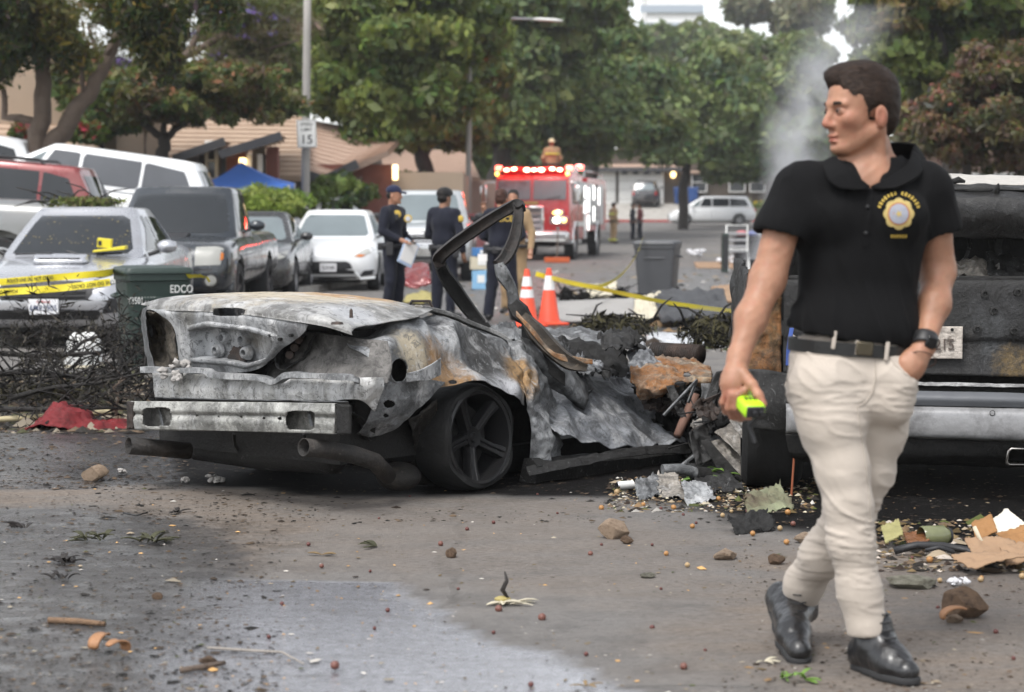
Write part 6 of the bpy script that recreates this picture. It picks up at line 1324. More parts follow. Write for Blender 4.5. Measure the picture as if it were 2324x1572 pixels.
sheet('roof',[[Q(.02,-.72,1.42),Q(.0,0,1.45),Q(.02,.9,1.42)],[Q(.05,-.74,1.49),Q(.04,0,1.505),Q(.05,.9,1.485)],[Q(.9,-.74,1.52),Q(.9,0,1.56),Q(.9,.9,1.52)],[Q(2.2,-.70,1.48),Q(2.2,0,1.53),Q(2.2,.9,1.48)]],B_SOOT,t,30,50,.03,3,112)
sheet('roof_ash',[[Q(.06,-.70,1.492),Q(.06,0,1.508),Q(.06,.9,1.488)],[Q(.5,-.70,1.535),Q(.5,0,1.565),Q(.5,.9,1.535)]],mat('white_ash',(.42,.40,.37),.95,0,.2,20,.01,60),t,10,60,.008,9,113)
sheet('spoiler',[[Q(-.02,-.72,1.465),Q(-.05,0,1.475),Q(-.03,.9,1.45)],[Q(-.08,-.72,1.43),Q(-.12,0,1.435),Q(-.09,.9,1.41)],[Q(-.10,-.70,1.36),Q(-.13,0,1.35),Q(-.11,.9,1.33)],[Q(-.06,-.70,1.26),Q(-.07,0,1.25),Q(-.06,.9,1.24)]],B_GLOSS,t,30,70,.014,4,114)
MB().tube([Q(-.06,.16,1.46),Q(-.09,.165,1.49),Q(-.09,.17,1.51)],[.02,.012,.004],8).build('aerial_stub',B_BLACK,t,60,world=True)
MB().tube([Q(.02,-.05,1.515),Q(.03,.0,1.53),Q(.03,.03,1.52)],[.012,.016,.006],8).build('roof_rail_stub',B_BLACK,t,60,world=True)
for s,nm in ((-1,'pillar'),(1,'pillar')):
 MB().tube([Q(.02,s * .86,1.05),Q(.06,s * .80,1.25),Q(.1,s * .74,1.46)],[.06,.05,.06],8).build(nm,B_SOOT,t,60,world=True)
 MB().tube([Q(1.4,s * .88,1.05),Q(1.42,s * .82,1.25),Q(1.45,s * .76,1.5)],[.05,.04,.05],8).build(nm,B_SOOT,t,60,world=True)
MB().box(Q(1.9,0,.95),(1.7,.5,.9),fr4).build('seat_mass',B_BLACK,t,0,world=True,bevel=.05)
MB().box(Q(1.6,0,.62),(1.75,2.9,.30),fr4).build('load_floor',B_BLACK,t,0,world=True)
for k in range(5):
 c_ = -.05 + k * .16;sheet('ash_heap',[[Q(.3,c_ - .1,1.10 + .04 * (k % 3)),Q(.3,c_ + .12,1.12)],[Q(.06,c_ - .12,1.05),Q(.06,c_ + .1,1.06)]],[mat('white_ash',(1,1,1)),B_PAPER,B_SOOT][k % 3],t,16,20,.06,9,120 + k)
for k in range(9):
 c_ = rnd.uniform(-.1,.75);ribbon('hanging_strip',[Q(.35 + .1 * (k % 3),c_,1.30),Q(.3,c_ + rnd.uniform(-.06,.06),1.2),Q(.3,c_ + rnd.uniform(-.1,.1),1.05)],rnd.uniform(.015,.05),.008,[B_SOOT,B_PAPER,B_GLOSS][k % 3],t,up=(1,.3,0))
MB().tube([Q(.4,.42,1.28),Q(.35,.45,1.18),Q(.36,.60,1.16),Q(.35,.66,1.06)],[.02,.03,.03,.02],8).build('seat_frame',B_PAPER,t,60,world=True)
# wheels: charred rear tyre hanging in rags
for s in (-1,1):
 mb = MB().lathe([(.2,-.15),(.30,-.15),(.345,-.125),(.352,-.06),(.346,-.05),(.354,0),(.346,.05),(.352,.06),(.345,.125),(.30,.15),(.2,.15)],n=48,axis='x')
 mb.v = [(x,y * (1 + .02 * math.sin(7 * math.atan2(z,y))),z if z > -.28 else -.28 - (-.28 - z) * .9) for x,y,z in mb.v]
 w_ = mb.build('tyre',B_TYRE,t,50);w_.location = Q(.40,s * .87,.335) - PO;w_.rotation_euler = (0,0,-HD)
(lambda *a,**k: None)('tyre_skirt',[[PQ(1703,905,.2),PQ(1750,900,.15),PQ(1800,905,.2)],[PQ(1700,1020,.2),PQ(1750,1025,.12),PQ(1800,1020,.2)],[PQ(1706,1140,.25),PQ(1750,1158,.15),PQ(1798,1150,.22)]],B_TYRE,t,30,26,.02,9,131)
MB().box(Q(.5,0,.33),(1.3,.16,.14),fr4).build('axle',B_BLACK,t,0,world=True,bevel=.03)
for s in (-1,1): MB().box(Q(3.3,s * .85,.33),(.24,.66,.6),fr4).build('front_tyre',B_TYRE,t,0,world=True,bevel=.12)
MB().tube([PQ(1805,1000,-.0),PQ(1800,1070,-.02),PQ(1795,1140,-.03)],.006,6).build('copper_wire',mat('copper_wire',(.30,.10,.05),.5,.6),t,60,world=True)
ribbon('blue_strap',[PQ(1797,745,-.08),PQ(1790,790,-.09),PQ(1788,830,-.08)],.02,.006,mat('blue_strap',(.05,.10,.35),.6),t,up=(1,0,0))
sheet('peeled_lens',[[PQ(1800,760,-.10),PQ(1818,770,-.12)],[PQ(1795,800,-.12),PQ(1815,800,-.14)],[PQ(1798,822,-.1),PQ(1808,815,-.12)]],B_PAPER,t,14,8,.01,20,132)
# ================================================================== people
def smooth_disp(V,F,fn):
 V = V.copy();a = V[F[:,2]] - V[F[:,0]];b = V[F[:,3]] - V[F[:,1]];fn_ = np.cross(a,b);nn = np.zeros_like(V)
 for k in range(4): np.add.at(nn,F[:,k],fn_)
 nn /= np.linalg.norm(nn,axis=1)[:,None] + 1e-12;return V + nn * fn(V)[:,None]
def relax(V,F,it=2,lam=.5):
 for _ in range(it):
  acc = np.zeros_like(V);cnt = np.zeros(len(V))
  for k in range(4):
   np.add.at(acc,F[:,k],V[F[:,(k + 1) % 4]]);np.add.at(cnt,F[:,k],1);np.add.at(acc,F[:,(k + 1) % 4],V[F[:,k]]);np.add.at(cnt,F[:,(k + 1) % 4],1)
  V = V + lam * (acc / np.maximum(cnt,1)[:,None] - V)
 return V
def sdf_ob(sd,name,m,parent,h,disp=None,it=1,attrs=None,origin=(0,0,0)):
 V,F = sd.mesh(h);V = relax(V,F,it) if it else V
 if disp is not None: V = smooth_disp(V,F,disp)
 return np_mesh(name,V - np.array(origin),F,m,parent,180,attrs(V) if attrs else None),V,F
def skin_mat(name,base,red):
 n = N(name);pos = n.coord();k = n.attr('flush');c = n.mix(n.ramp(n.noise(14,6,.65),[(.3,0.0),(.7,1.0)]),mul(base,.78),mul(base,1.12));c = n.mix(n.ramp(n.noise(45,5,.7),[(.5,0.0),(.75,.35)]),c,red);c = n.mix(k,c,red)
 n.set(col=c,rough=n.math('MULTIPLY_ADD',n.noise(60,4),.15,.42),sss=.12,spec=.4);n.b.inputs['Subsurface Radius'].default_value = (.012,.005,.003)
 n.bump(n.noise(140,4),.0012,.6);return n.m
M_SKIN = skin_mat('fair_tanned_skin',(0.36,0.185,0.115),(0.34,0.095,0.065));M_SKIN2 = skin_mat('brown_skin',(0.30,0.16,0.10),(0.28,0.12,0.08))
def cloth(name,col,rough=.85,wscale=220,fold=.004,sheen=.15,var=.12):
 n = N(name);a = n.noise(9,5,.6);f = n.noise(wscale,3,.6);w = n.noise(5,4,.55,stretch=(1,1,.5))
 n.set(col=n.mix(a,mul(col,1 - var),mul(col,1 + var)),rough=rough,spec=.25,sheen=sheen)
 n.bump(n.math('ADD',n.math('MULTIPLY',w,1.0),n.math('MULTIPLY',f,.12)),fold,1.0);return n.m
M_POLO = cloth('black_polo_cloth',(0.0035,0.0035,0.004),.95,260,.006,.0);M_KHAKI = cloth('stone_chino_cloth',(0.46,0.405,0.35),.85,240,.006,.1,.06)
M_BOOT = mat('black_boot_leather',(0.010,0.010,0.011),.32,0,.2,20,.0025,70,coat=.3);M_SOLE = mat('boot_sole',(0.022,0.022,0.023),.8)
M_NAVY = cloth('navy_uniform',(0.0085,0.010,0.019),.85,200,.006,.08);M_GOLD = mat('gold_thread',(0.52,0.36,0.06),.7);M_SILV = mat('silver_thread',(0.45,0.46,0.5),.6)
M_TAN = cloth('turnout_tan',(0.30,0.205,0.115),.9,120,.01);M_HIVIS = mat('yellow_reflective',(0.55,0.62,0.08),.5)
def hair_mat(name,c):
 n = N(name);s = n.noise(60,4,.65,stretch=(.5,4.0,2.2));n.set(col=n.mix(n.ramp(s,[(.3,0.0),(.7,1.0)]),mul(c,.35),mul(c,1.7)),rough=.5,spec=.22);n.bump(s,.006,1.0);return n.m
M_HAIR = hair_mat('dark_brown_hair',(0.028,0.017,0.012));M_HAIRB = hair_mat('black_hair',(0.012,0.010,0.009));M_HAIRR = hair_mat('reddish_brown_hair',(0.055,0.025,0.018))
M_EYE = mat('eye_white',(0.30,0.26,0.24),.3);M_IRIS = mat('iris_brown',(0.03,0.018,0.012),.15)
def head_sdf(sd,o,f,l,s=1.0,detail=True):
 """o centre, f facing, l towards own left, unit vectors"""
 o = np.array(o);Fv,Lv,U = np.array(f),np.array(l),np.cross(np.array(f),np.array(l));Rm = np.stack([Fv,Lv,U],1)
 T = lambda p: o + Rm @ (np.array(p) * s);E = lambda c,r,k=.02,op='u',rot=None: sd.ell(T(c),np.array(r) * s,Rm if rot is None else Rm @ np.array(rot),k,op)
 E((-.012,0,.040),(.104,.078,.088),.03);E((.028,0,.0),(.072,.066,.098),.03);E((.045,0,-.058),(.052,.054,.058),.03)
 for y in (-1,1): sd.cap(T((-.014,y * .056,-.068)),T((.060,y * .022,-.116)),.018 * s,.017 * s,.03)
 E((.080,0,-.115),(.021,.024,.018),.02)
 if detail:
  for y in (-1,1):
   sd.cap(T((.082,y * .048,.011)),T((.099,y * .012,.012)),.009 * s,.010 * s,.016);E((.064,y * .050,-.032),(.026,.016,.018),.025)
   E((.106,y * .033,-.008),(.023,.020,.0125),.016,'s');E((.104,y * .0125,-.050),(.011,.009,.009),.010)
   E((-.020,y * .081,-.028),(.021,.012,.035),.006);E((-.012,y * .094,-.022),(.010,.008,.020),.006,'s')
   E((.086,y * .033,-.009),(.012,.0155,.010),.005)
  sd.cap(T((.097,0,.004)),T((.119,0,-.043)),.008 * s,.0125 * s,.014)
  E((.098,0,-.079),(.012,.023,.0065),.008);E((.096,0,-.096),(.012,.021,.0075),.008);sd.cap(T((.112,-.020,-.087)),T((.112,.020,-.087)),.0035 * s,None,.004,'s')
  E((.110,0,-.105),(.014,.02,.006),.012,'s')
 else:
  sd.cap(T((.097,0,.0)),T((.116,0,-.043)),.009 * s,.012 * s,.014)
  for y in (-1,1): E((-.02,y * .078,-.028),(.02,.012,.032),.012)
 return T,Rm
# ---------------------------------------------------------------- the walking man
feetc = G(1900,1545)
man = thing('person','walking man in black polo shirt with gold badge and stone trousers','person',(feetc.x,feetc.y,0));MO = (feetc.x,feetc.y,0);man['_o'] = list(MO)
w3 = lambda *p: np.array(W(*p))
A62 = R(68);hf = Vector((-math.sin(A62),-math.cos(A62),-.03)).normalized();hl = Vector((0,0,1)).cross(hf).normalized()
HC = w3(1953,247,5.92)
sd = SDF();T,Rm = head_sdf(sd,HC,hf,hl,1.0)
nb = w3(1992,395,5.97)
sd.cap(T((-.028,0,-.075)),nb,.052,.060,.02);sd.cap(T((.015,.0,-.105)),w3(1975,405,5.92),.026,.03,.03)
sd.cap(T((-.035,.050,-.055)),w3(2000,400,5.90),.017,.016,.02)
shR,elR,wrR = w3(1798,438,5.90),w3(1742,636,5.86),w3(1676,812,5.74);shL,elL,wrL = w3(2112,440,6.0),w3(2128,615,6.04),w3(2098,785,5.88)
sd.cap(w3(1960,430,5.95),w3(1880,430,5.93),.075,.06,.06);sd.cap(w3(1960,430,5.95),w3(2060,430,5.98),.075,.06,.06)
sd.ell(w3(1960,480,5.95),(.13,.085,.16),None,.05);sd.ell(w3(1945,680,5.96),(.12,.07,.2),None,.05);sd.cap(w3(1940,800,5.97),w3(1930,860,5.97),.085,.08,.04)
sd.cap(shR,elR,.056,.050,.03);sd.cap(elR,(elR + wrR) / 2 + np.array([-.006,0,0]),.049,.044,.03);sd.cap((elR + wrR) / 2 + np.array([-.006,0,0]),wrR,.044,.029,.03)
sd.cap(shL,elL,.056,.052,.03);sd.cap(elL,elL * .55 + wrL * .45 + np.array([.008,0,0]),.049,.045,.03);sd.cap(elL * .55 + wrL * .45 + np.array([.008,0,0]),wrL,.045,.030,.03)
for hip,kn,an in ((w3(1862,870,5.92),w3(1922,1150,5.86),w3(1975,1440,5.84)),(w3(2000,880,5.97),w3(1930,1150,6.02),w3(1812,1370,6.28))):
 sd.cap(hip,kn,.075,.052,.03);sd.cap(kn,an,.05,.035,.03)
# right hand around the radio: palm,four curled fingers,thumb along its side
pk = w3(1664,872,5.70);sd.cap(wrR,pk,.031,.034,.02);sd.ell(w3(1668,868,5.705),(.040,.026,.050),None,.02)
FR = [[(1688,888,5.66),(1690,918,5.69),(1700,934,5.74),(1716,936,5.76)],[(1674,896,5.66),(1670,926,5.67),(1680,944,5.72),(1700,948,5.75)],[(1660,896,5.67),(1654,926,5.68),(1662,946,5.72),(1682,952,5.75)],[(1648,890,5.69),(1640,914,5.70),(1646,934,5.73),(1660,942,5.76)]]
for fi,ch in enumerate(FR):
 p = [w3(*q) for q in ch];r_ = [.0125,.0115,.0105,.0095]
 for a in range(3): sd.cap(p[a],p[a + 1],r_[a] * (1 if fi < 3 else .88),r_[a + 1] * (1 if fi < 3 else .88),.006)
th = [w3(1684,846,5.69),w3(1706,872,5.655),w3(1722,898,5.635),w3(1733,918,5.625)]
for a,r0,r1 in ((0,.019,.0145),(1,.0145,.0125),(2,.0125,.0105)): sd.cap(th[a],th[a + 1],r0,r1,.010)
# left hand slid into the pocket
pL = w3(2064,838,5.86);sd.cap(wrL,pL,.034,.038,.02);sd.ell(w3(2070,826,5.855),(.038,.026,.044),None,.02)
for fi,(dx,L_) in enumerate(((-14,60),(-4,68),(6,64),(16,52))):
 p0 = w3(2058 + dx,862,5.875);p1 = w3(2044 + dx,862 + L_ * .6,5.885);p2 = w3(2038 + dx,862 + L_,5.89);sd.cap(p0,p1,.0115,.011,.006);sd.cap(p1,p2,.011,.009,.006)
sd.cap(w3(2048,822,5.85),w3(2030,850,5.855),.016,.013,.01);sd.cap(w3(2030,850,5.855),w3(2022,878,5.87),.013,.010,.006)
lipc,earc,nosec = T((.108,0,-.088)),T((-.02,.088,-.03)),T((.12,0,-.046));hands = [w3(1668,930,5.7),w3(1733,915,5.63),w3(1655,900,5.68)]
def flush(V):
 g = lambda c,r: np.exp(-((V - c) ** 2).sum(1) / r ** 2)
 q = (V - HC) @ Rm;lips = np.exp(-((q[:,2] + .088) / .011) ** 2 - (q[:,1] / .024) ** 2) * (q[:,0] > .088)
 return dict(flush=np.clip(.95 * lips + .5 * g(earc,.03) + .6 * g(nosec,.022) + .30 * g(T((.07,.05,-.04)),.035) + sum(.45 * g(h_,.03) for h_ in hands),0,1))
sdf_ob(sd,'body',M_SKIN,man,.0042,lambda V: .0006 * vnoise(V,60,3),1,flush,MO)
for y in (-1,1):
 c = Vector(T((.0865,y * .033,-.0085)));e = MB().ell(c,(.0112,.0112,.0105),16,12).build('eye',M_EYE,man,180,world=True)
 e['_o'] = list(MO);MB().ell(Vector(T((.0965,y * .033 - .004,-.0085))),(.0045,.0058,.0058),12,8,Matrix(Rm.tolist())).build('iris',M_IRIS,e,180,world=True);del e['_o']
 MB().tube([Vector(T(p)) for p in ((.099,y * .013,.011),(.103,y * .025,.0155),(.096,y * .040,.0155),(.082,y * .053,.010))],[.0035,.006,.005,.0025],8).build('eyebrow',M_HAIR,man,180,world=True)
 MB().tube([Vector(T(p)) for p in ((.095,y * .018,-.006),(.101,y * .030,.000),(.094,y * .045,-.005))],[.0015,.0022,.0015],6).build('eyelid',mat('dark_lid_skin',(.22,.11,.08),.6),man,180,world=True)  # lids a darker brown than the skin
# hair: short sides,fuller top with a parting on his left
hs_ = SDF();E = lambda c,r,k=.015,op='u': hs_.ell(T(c),r,Rm,k,op)
E((-.014,0,.046),(.112,.085,.092));E((.018,-.012,.094),(.080,.062,.040),.03);E((-.03,.0,.0),(.093,.0795,.09),.02);E((.055,-.020,.100),(.045,.048,.026),.02);E((-.075,0,-.035),(.035,.06,.05),.02)
E((.118,.0,-.018),(.072,.10,.092),.012,'s');E((.078,.085,-.055),(.052,.05,.088),.012,'s');E((.078,-.085,-.055),(.052,.05,.088),.012,'s')
E((-.014,.09,-.038),(.036,.03,.046),.012,'s');E((-.014,-.09,-.038),(.036,.03,.046),.012,'s');E((.02,0,-.135),(.10,.12,.095),.012,'s')
hs_.cap(T((.070,.046,.112)),T((-.05,.052,.116)),.0035,.002,.008,'s')
def strands(V):
 q = (V - HC) @ Rm;return .0010 * vnoise(q * np.array([.4,1.6,1]),60,4)
ho,HV,HF = sdf_ob(hs_,'hair',M_HAIR,man,.0042,strands,1,None,MO)
rs = np.random.RandomState(4);hb = BVHTree.FromPolygons([Vector(v) for v in HV],[tuple(int(i) for i in f) for f in HF]);mb = MB();Rmm = Matrix(Rm.tolist())
for k in range(2600):
 p = Vector(HV[rs.randint(len(HV))]);q = Rmm.transposed() @ (p - Vector(HC));side = q.z < .075
 d = Rmm @ (Vector((-.6,rs.uniform(-.1,.1),-1.0)) if side else Vector((-.35,-1.0 if q.y < .045 else 1.0,rs.uniform(-.3,.3)))).normalized();L_ = rs.uniform(.010,.02) if side else rs.uniform(.02,.04);pts = []
 for i in range(4):
  h_ = hb.find_nearest(p + d * (L_ * i / 3));pts.append((h_[0] + h_[1] * (.0008 + rs.uniform(0,.0022) * (1.6 if i == 3 else .7)),h_[1]))
 w = rs.uniform(.0005,.0011);vs = []
 for i,(a,nn) in enumerate(pts): sd_ = d.cross(nn).normalized() * w * (1 - .25 * i);vs += [a - sd_,a + sd_]
 mb.add(vs,[(0,1,3,2),(2,3,5,4),(4,5,7,6)])
ho['_o'] = list(MO);mb.build('hair_strands',M_HAIR,ho,180,world=True)['kind'] = 'stuff';del ho['_o']
# polo shirt
ss = SDF()
ss.cap(w3(1965,425,5.96),w3(1858,425,5.935),.092,.075,.05);ss.cap(w3(1965,425,5.96),w3(2075,428,6.0),.092,.078,.05)
ss.ell(w3(1958,505,5.955),(.200,.125,.175),None,.06);ss.ell(w3(1948,640,5.96),(.182,.118,.17),None,.08);ss.ell(w3(1938,745,5.95),(.202,.140,.13),None,.06)
for dx in (-1,1): ss.ell(w3(1958 + dx * 78,490,5.87),(.085,.055,.065),None,.05)
hmR,hmL = shR * .30 + elR * .70,shL * .26 + elL * .74
dR = (elR - shR) / np.linalg.norm(elR - shR);dL = (elL - shL) / np.linalg.norm(elL - shL)
ss.cap(w3(1812,430,5.91),shR * .6 + elR * .4,.078,.076,.05);ss.cap(shR * .6 + elR * .4,hmR,.074,.076,.03);ss.cap(w3(2105,432,5.99),shL * .6 + elL * .4,.080,.078,.05);ss.cap(shL * .6 + elL * .4,hmL,.076,.080,.03)
ss.cap(nb + np.array([0,.0,.012]),nb + np.array([0,0,-.03]),.078,.088,.03)
ss.ell(w3(1958,345,5.79),(.062,.09,.068),None,.015,'s');ss.cap(w3(1980,345,5.86),w3(1976,406,5.85),.066,.026,.015,'s');ss.cap(T((-.025,0,-.10)),nb + np.array([0,0,.05]),.062,.064,.008,'s')
eR,eL = shR * .18 + elR * .82,shL * .14 + elL * .86
ss.cap(eR - dR * .02,eR + dR * .09,.10,.10,.006,'s');ss.cap(eL - dL * .015,eL + dL * .09,.11,.11,.006,'s')
hem0 = w3(1790,732,5.85);hem1 = w3(2085,775,5.85);hv = hem1 - hem0;hn = np.cross(hv,np.array([0,1.0,0.10]));hn = hn / np.linalg.norm(hn);hn = hn if hn[2] < 0 else -hn
ss.plane(w3(1940,774,5.85),hn,.008)
def folds(V):
 z = V[:,2];low = np.clip((1.25 - z) / .4,0,1);q = np.stack([V[:,0] * 2.2 + z * .8,V[:,1] * 1.2,z * .55 - V[:,0] * .2],1);rr = np.clip(1 - 1.5 * np.abs(vnoise(q,8.5,23,2)),0,1) ** 2
 return .013 * (rr - .3) * (.25 + low) + .5 * (.005 * vnoise(V * np.array([1,1,.45]),13,21,2) + .0085 * vnoise(V * np.array([1,1,.3]) + V[:,[2,0,1]] * .5,10,22,2)) * (.35 + low)
shirt,SV,SF = sdf_ob(ss,'polo_shirt',M_POLO,man,.0055,folds,2,None,MO)
sbvh = BVHTree.FromPolygons([Vector(v) for v in SV],[tuple(int(i) for i in f) for f in SF])
def onshirt(px,py,off=.002):
 d = ray(px,py).normalized();h_ = sbvh.ray_cast(EYE,d);q = h_[0] if h_[0] is not None else W(px,py,5.85);return q - d * off
def surf(bv,px,py,off=.002,Y=5.85):
 d = ray(px,py).normalized();h_ = bv.ray_cast(EYE,d);return (h_[0] if h_[0] is not None else W(px,py,Y)) - d * off
def patch(name,poly,m,parent,off=.002,rings=3,npt=40):
 P = [Vector(p) for p in poly];c = sum(P,Vector((0,0))) / len(P);L = [0];per = []
 for i in range(len(P)): L.append(L[-1] + (P[(i + 1) % len(P)] - P[i]).length)
 for k in range(npt):
  tt = L[-1] * k / npt;i = max(j for j in range(len(P)) if L[j] <= tt + 1e-9);e = P[(i + 1) % len(P)] - P[i];per.append(P[i] + e * ((tt - L[i]) / max(1e-9,e.length)))
 vs = [onshirt(*c,off)];fs = [(0,1 + k,1 + (k + 1) % npt) for k in range(npt)]
 for r in range(1,rings + 1): vs += [onshirt(*c.lerp(q,r / rings),off) for q in per]
 for r in range(rings - 1):
  o = 1 + r * npt;fs += [(o + k,o + npt + k,o + npt + (k + 1) % npt,o + (k + 1) % npt) for k in range(npt)]
 return MB().add(vs,fs).build(name,m,parent,180,world=True)
bc = (2040,486)
shirt['_o'] = list(MO)
bd = patch('badge',[(bc[0] + (31 + 4.5 * abs(math.cos(4 * a))) * math.cos(a),bc[1] + (32 + 4.5 * abs(math.cos(4 * a))) * math.sin(a)) for a in np.linspace(0,2 * math.pi,65)[:-1]],mat('gold_embroidery',(.46,.35,.13),.85,0,.2,90,.001,300),shirt,.003,4,64)
patch('badge_field',[(bc[0] + 22 * math.cos(a),bc[1] + 23 * math.sin(a)) for a in np.linspace(0,2 * math.pi,33)[:-1]],mat('silver_blue_embroidery',(.30,.31,.36),.85,0,.25,120,.001,300),shirt,.0045,3,32)
patch('badge_ring',[(bc[0] + 25 * math.cos(a),bc[1] + 26 * math.sin(a)) for a in np.linspace(0,2 * math.pi,33)[:-1]],mat('red_thread',(.35,.12,.05),.75),shirt,.0038,2,32)
patch('badge_star',[(bc[0] + (9 if k % 2 else 4) * math.cos(k * math.pi / 5),bc[1] + (9 if k % 2 else 4) * math.sin(k * math.pi / 5)) for k in range(10)],mat('gold_embroidery',(1,1,1)),shirt,.0055,2,20)
mb = MB()
for k in range(15):      # worn,unreadable gold stitching in an arc over the badge and a short row under it
 a = R(-160 + k * 10);
 if k in (7,): continue
 x,y = bc[0] + 47 * math.cos(a),bc[1] + 47 * math.sin(a);ux,uy = math.cos(a),math.sin(a)
 q = [onshirt(x + ux * i * (3.5 + k % 2) - uy * j * 2.0,y + uy * i * (3.5 + k % 2) + ux * j * 2.0,.0025) for i,j in ((-1,-1),(-1,1),(1,1),(1,-1))];mb.add(q,[(0,1,2,3)])
for k in range(6): x = bc[0] - 16 + k * 6.4;mb.add([onshirt(x + i,bc[1] + 51 + j,.0025) for i,j in ((-2,-3.5),(2,-3.5),(2,3.5),(-2,3.5))],[(0,1,2,3)])
mb.build('stitching',M_GOLD,shirt,0,world=True)['kind'] = 'stuff'
patch('placket',[(1968,432),(1982,432),(1972,560),(1956,560)],M_POLO,shirt,.004,3,40)
for y in (470,530): c = onshirt(1972 - (y - 430) * .07,y,.007);MB().ell(c,(.006,.003,.006),10,6).build('button',M_BLACK,shirt,180,world=True)
def fold_sheet(nm,rows,parent,m,th=.006): return sheet(nm,rows,m,parent,14,18,0,1,1,thick=th,smooth=180)
col_in = lambda px,py,Y: W(px,py,Y)
fold_sheet('collar',[[W(1893,356,5.90),W(1922,378,5.845),W(1948,402,5.825),W(1974,424,5.825)],[W(1880,362,5.90),W(1897,388,5.838),W(1918,412,5.818),W(1958,432,5.815)],[W(1868,372,5.90),W(1874,396,5.835),W(1884,414,5.812),W(1902,428,5.808)]],shirt,M_POLO)
fold_sheet('collar',[[W(2072,342,5.97),W(2060,372,5.90),W(2020,402,5.85),W(1976,424,5.83)],[W(2084,352,5.98),W(2076,384,5.90),W(2036,410,5.845),W(1996,430,5.825)],[W(2092,366,5.99),W(2090,394,5.90),W(2064,414,5.85),W(2030,428,5.82)]],shirt,M_POLO)
fold_sheet('collar',[[W(2072,340,5.97),W(2076,330,6.02),W(2050,325,6.06),W(2000,325,6.08)],[W(2084,352,5.98),W(2092,350,6.05),W(2060,348,6.10),W(2000,350,6.12)],[W(2094,370,5.99),W(2104,372,6.05),W(2070,376,6.12),W(2000,380,6.14)]],shirt,M_POLO)
del shirt['_o']
# trousers
ts = SDF()
ts.ell(w3(1934,815,5.95),(.188,.122,.12),None,.05);ts.ell(w3(1930,900,5.95),(.180,.125,.10),None,.06)
RL = [(1868,880,5.90,.108),(1886,960,5.88,.094),(1912,1065,5.86,.077),(1926,1150,5.845,.069),(1932,1226,5.84,.066),(1950,1339,5.84,.061),(1973,1450,5.835,.062)]
LL = [(1998,885,5.97,.100),(1988,970,5.99,.090),(1962,1075,6.01,.080),(1930,1160,6.03,.071),(1868,1258,6.14,.066),(1826,1325,6.24,.060),(1812,1368,6.29,.057)]
for ch in (RL,LL):
 for a,b in zip(ch[:-1],ch[1:]): ts.cap(w3(*a[:3]),w3(*b[:3]),a[3],b[3],.035)
ts.cap(w3(2040,862,5.865),w3(2034,925,5.87),.056,.048,.05)
ts.plane(w3(1934,764,5.9),np.array([.04,0,1.0]),.006)
ts.cap(w3(2040,800,5.82),w3(2096,846,5.82),.028,.034,.012,'s')
hR0,hR1 = w3(*RL[-1][:3]),w3(1976,1490,5.835);ts.cap(w3(1974,1478,5.835),w3(1980,1540,5.835),.075,.075,.01,'s')
ts.cap(w3(1806,1400,6.32),w3(1800,1460,6.36),.075,.08,.01,'s')
def tfold(V):
 z = V[:,2];knee = np.exp(-((z - .48) / .16) ** 2) + .35 * np.exp(-((z - .13) / .08) ** 2) + .8 * np.exp(-((z - .95) / .10) ** 2);d = vnoise(V * np.array([.55,.55,1.5]) + V[:,[2,2,0]] * np.array([.5,0,0]),15,31,2)
 up = np.clip((z - .62) / .25,0,1);th = .55 * up - .35 * (1 - up) * np.sin(z * 9);u = V[:,2] * np.cos(th) + V[:,0] * np.sin(th);w = -V[:,2] * np.sin(th) + V[:,0] * np.cos(th)
 q = np.stack([u * 2.6,w * .75,V[:,1] * .75],1);r1 = np.clip(1 - 1.5 * np.abs(vnoise(q,9.5,33,2)),0,1) ** 2.2;r2 = np.clip(1 - 1.6 * np.abs(vnoise(q[:,[0,1,2]] * np.array([1,1.2,1.2]),19,34,2)),0,1) ** 2
 lowk = np.clip(.55 + z,.6,1);return ((.0034 + .0030 * knee) * (r1 - .25) + (.0007 + .0010 * knee) * (r2 - .3)) * lowk
tro,TV,TF = sdf_ob(ts,'trousers',M_KHAKI,man,.0055,tfold,2,None,MO)
tb = BVHTree.FromPolygons([Vector(v) for v in TV],[tuple(int(i) for i in f) for f in TF]);tro['_o'] = list(MO)
M_SEAM = mat('chino_seam',(.40,.35,.30),.9)
for nm,pts in (('fly_seam',[(1985,806),(1988,850),(1982,890),(1964,915),(1946,925)]),('pocket_seam',[(1808,800),(1800,830),(1788,860),(1780,880)]),('pocket_seam',[(2016,806),(2030,828),(2052,848),(2072,862)]),('inner_seam',[(1946,925),(1955,990),(1965,1060),(1972,1120),(1978,1200)]),('waist_seam',[(1800,800),(1860,806),(1930,812),(2000,812)])):
 P = [surf(tb,px,py,.0005) for i in range(len(pts) - 1) for px,py in [(pts[i][0] + (pts[i + 1][0] - pts[i][0]) * t_,pts[i][1] + (pts[i + 1][1] - pts[i][1]) * t_) for t_ in np.linspace(0,1,7)[:-1]]]
 MB().tube(P,.0022,6).build(nm,M_SEAM,tro,60,world=True)
del tro['_o']
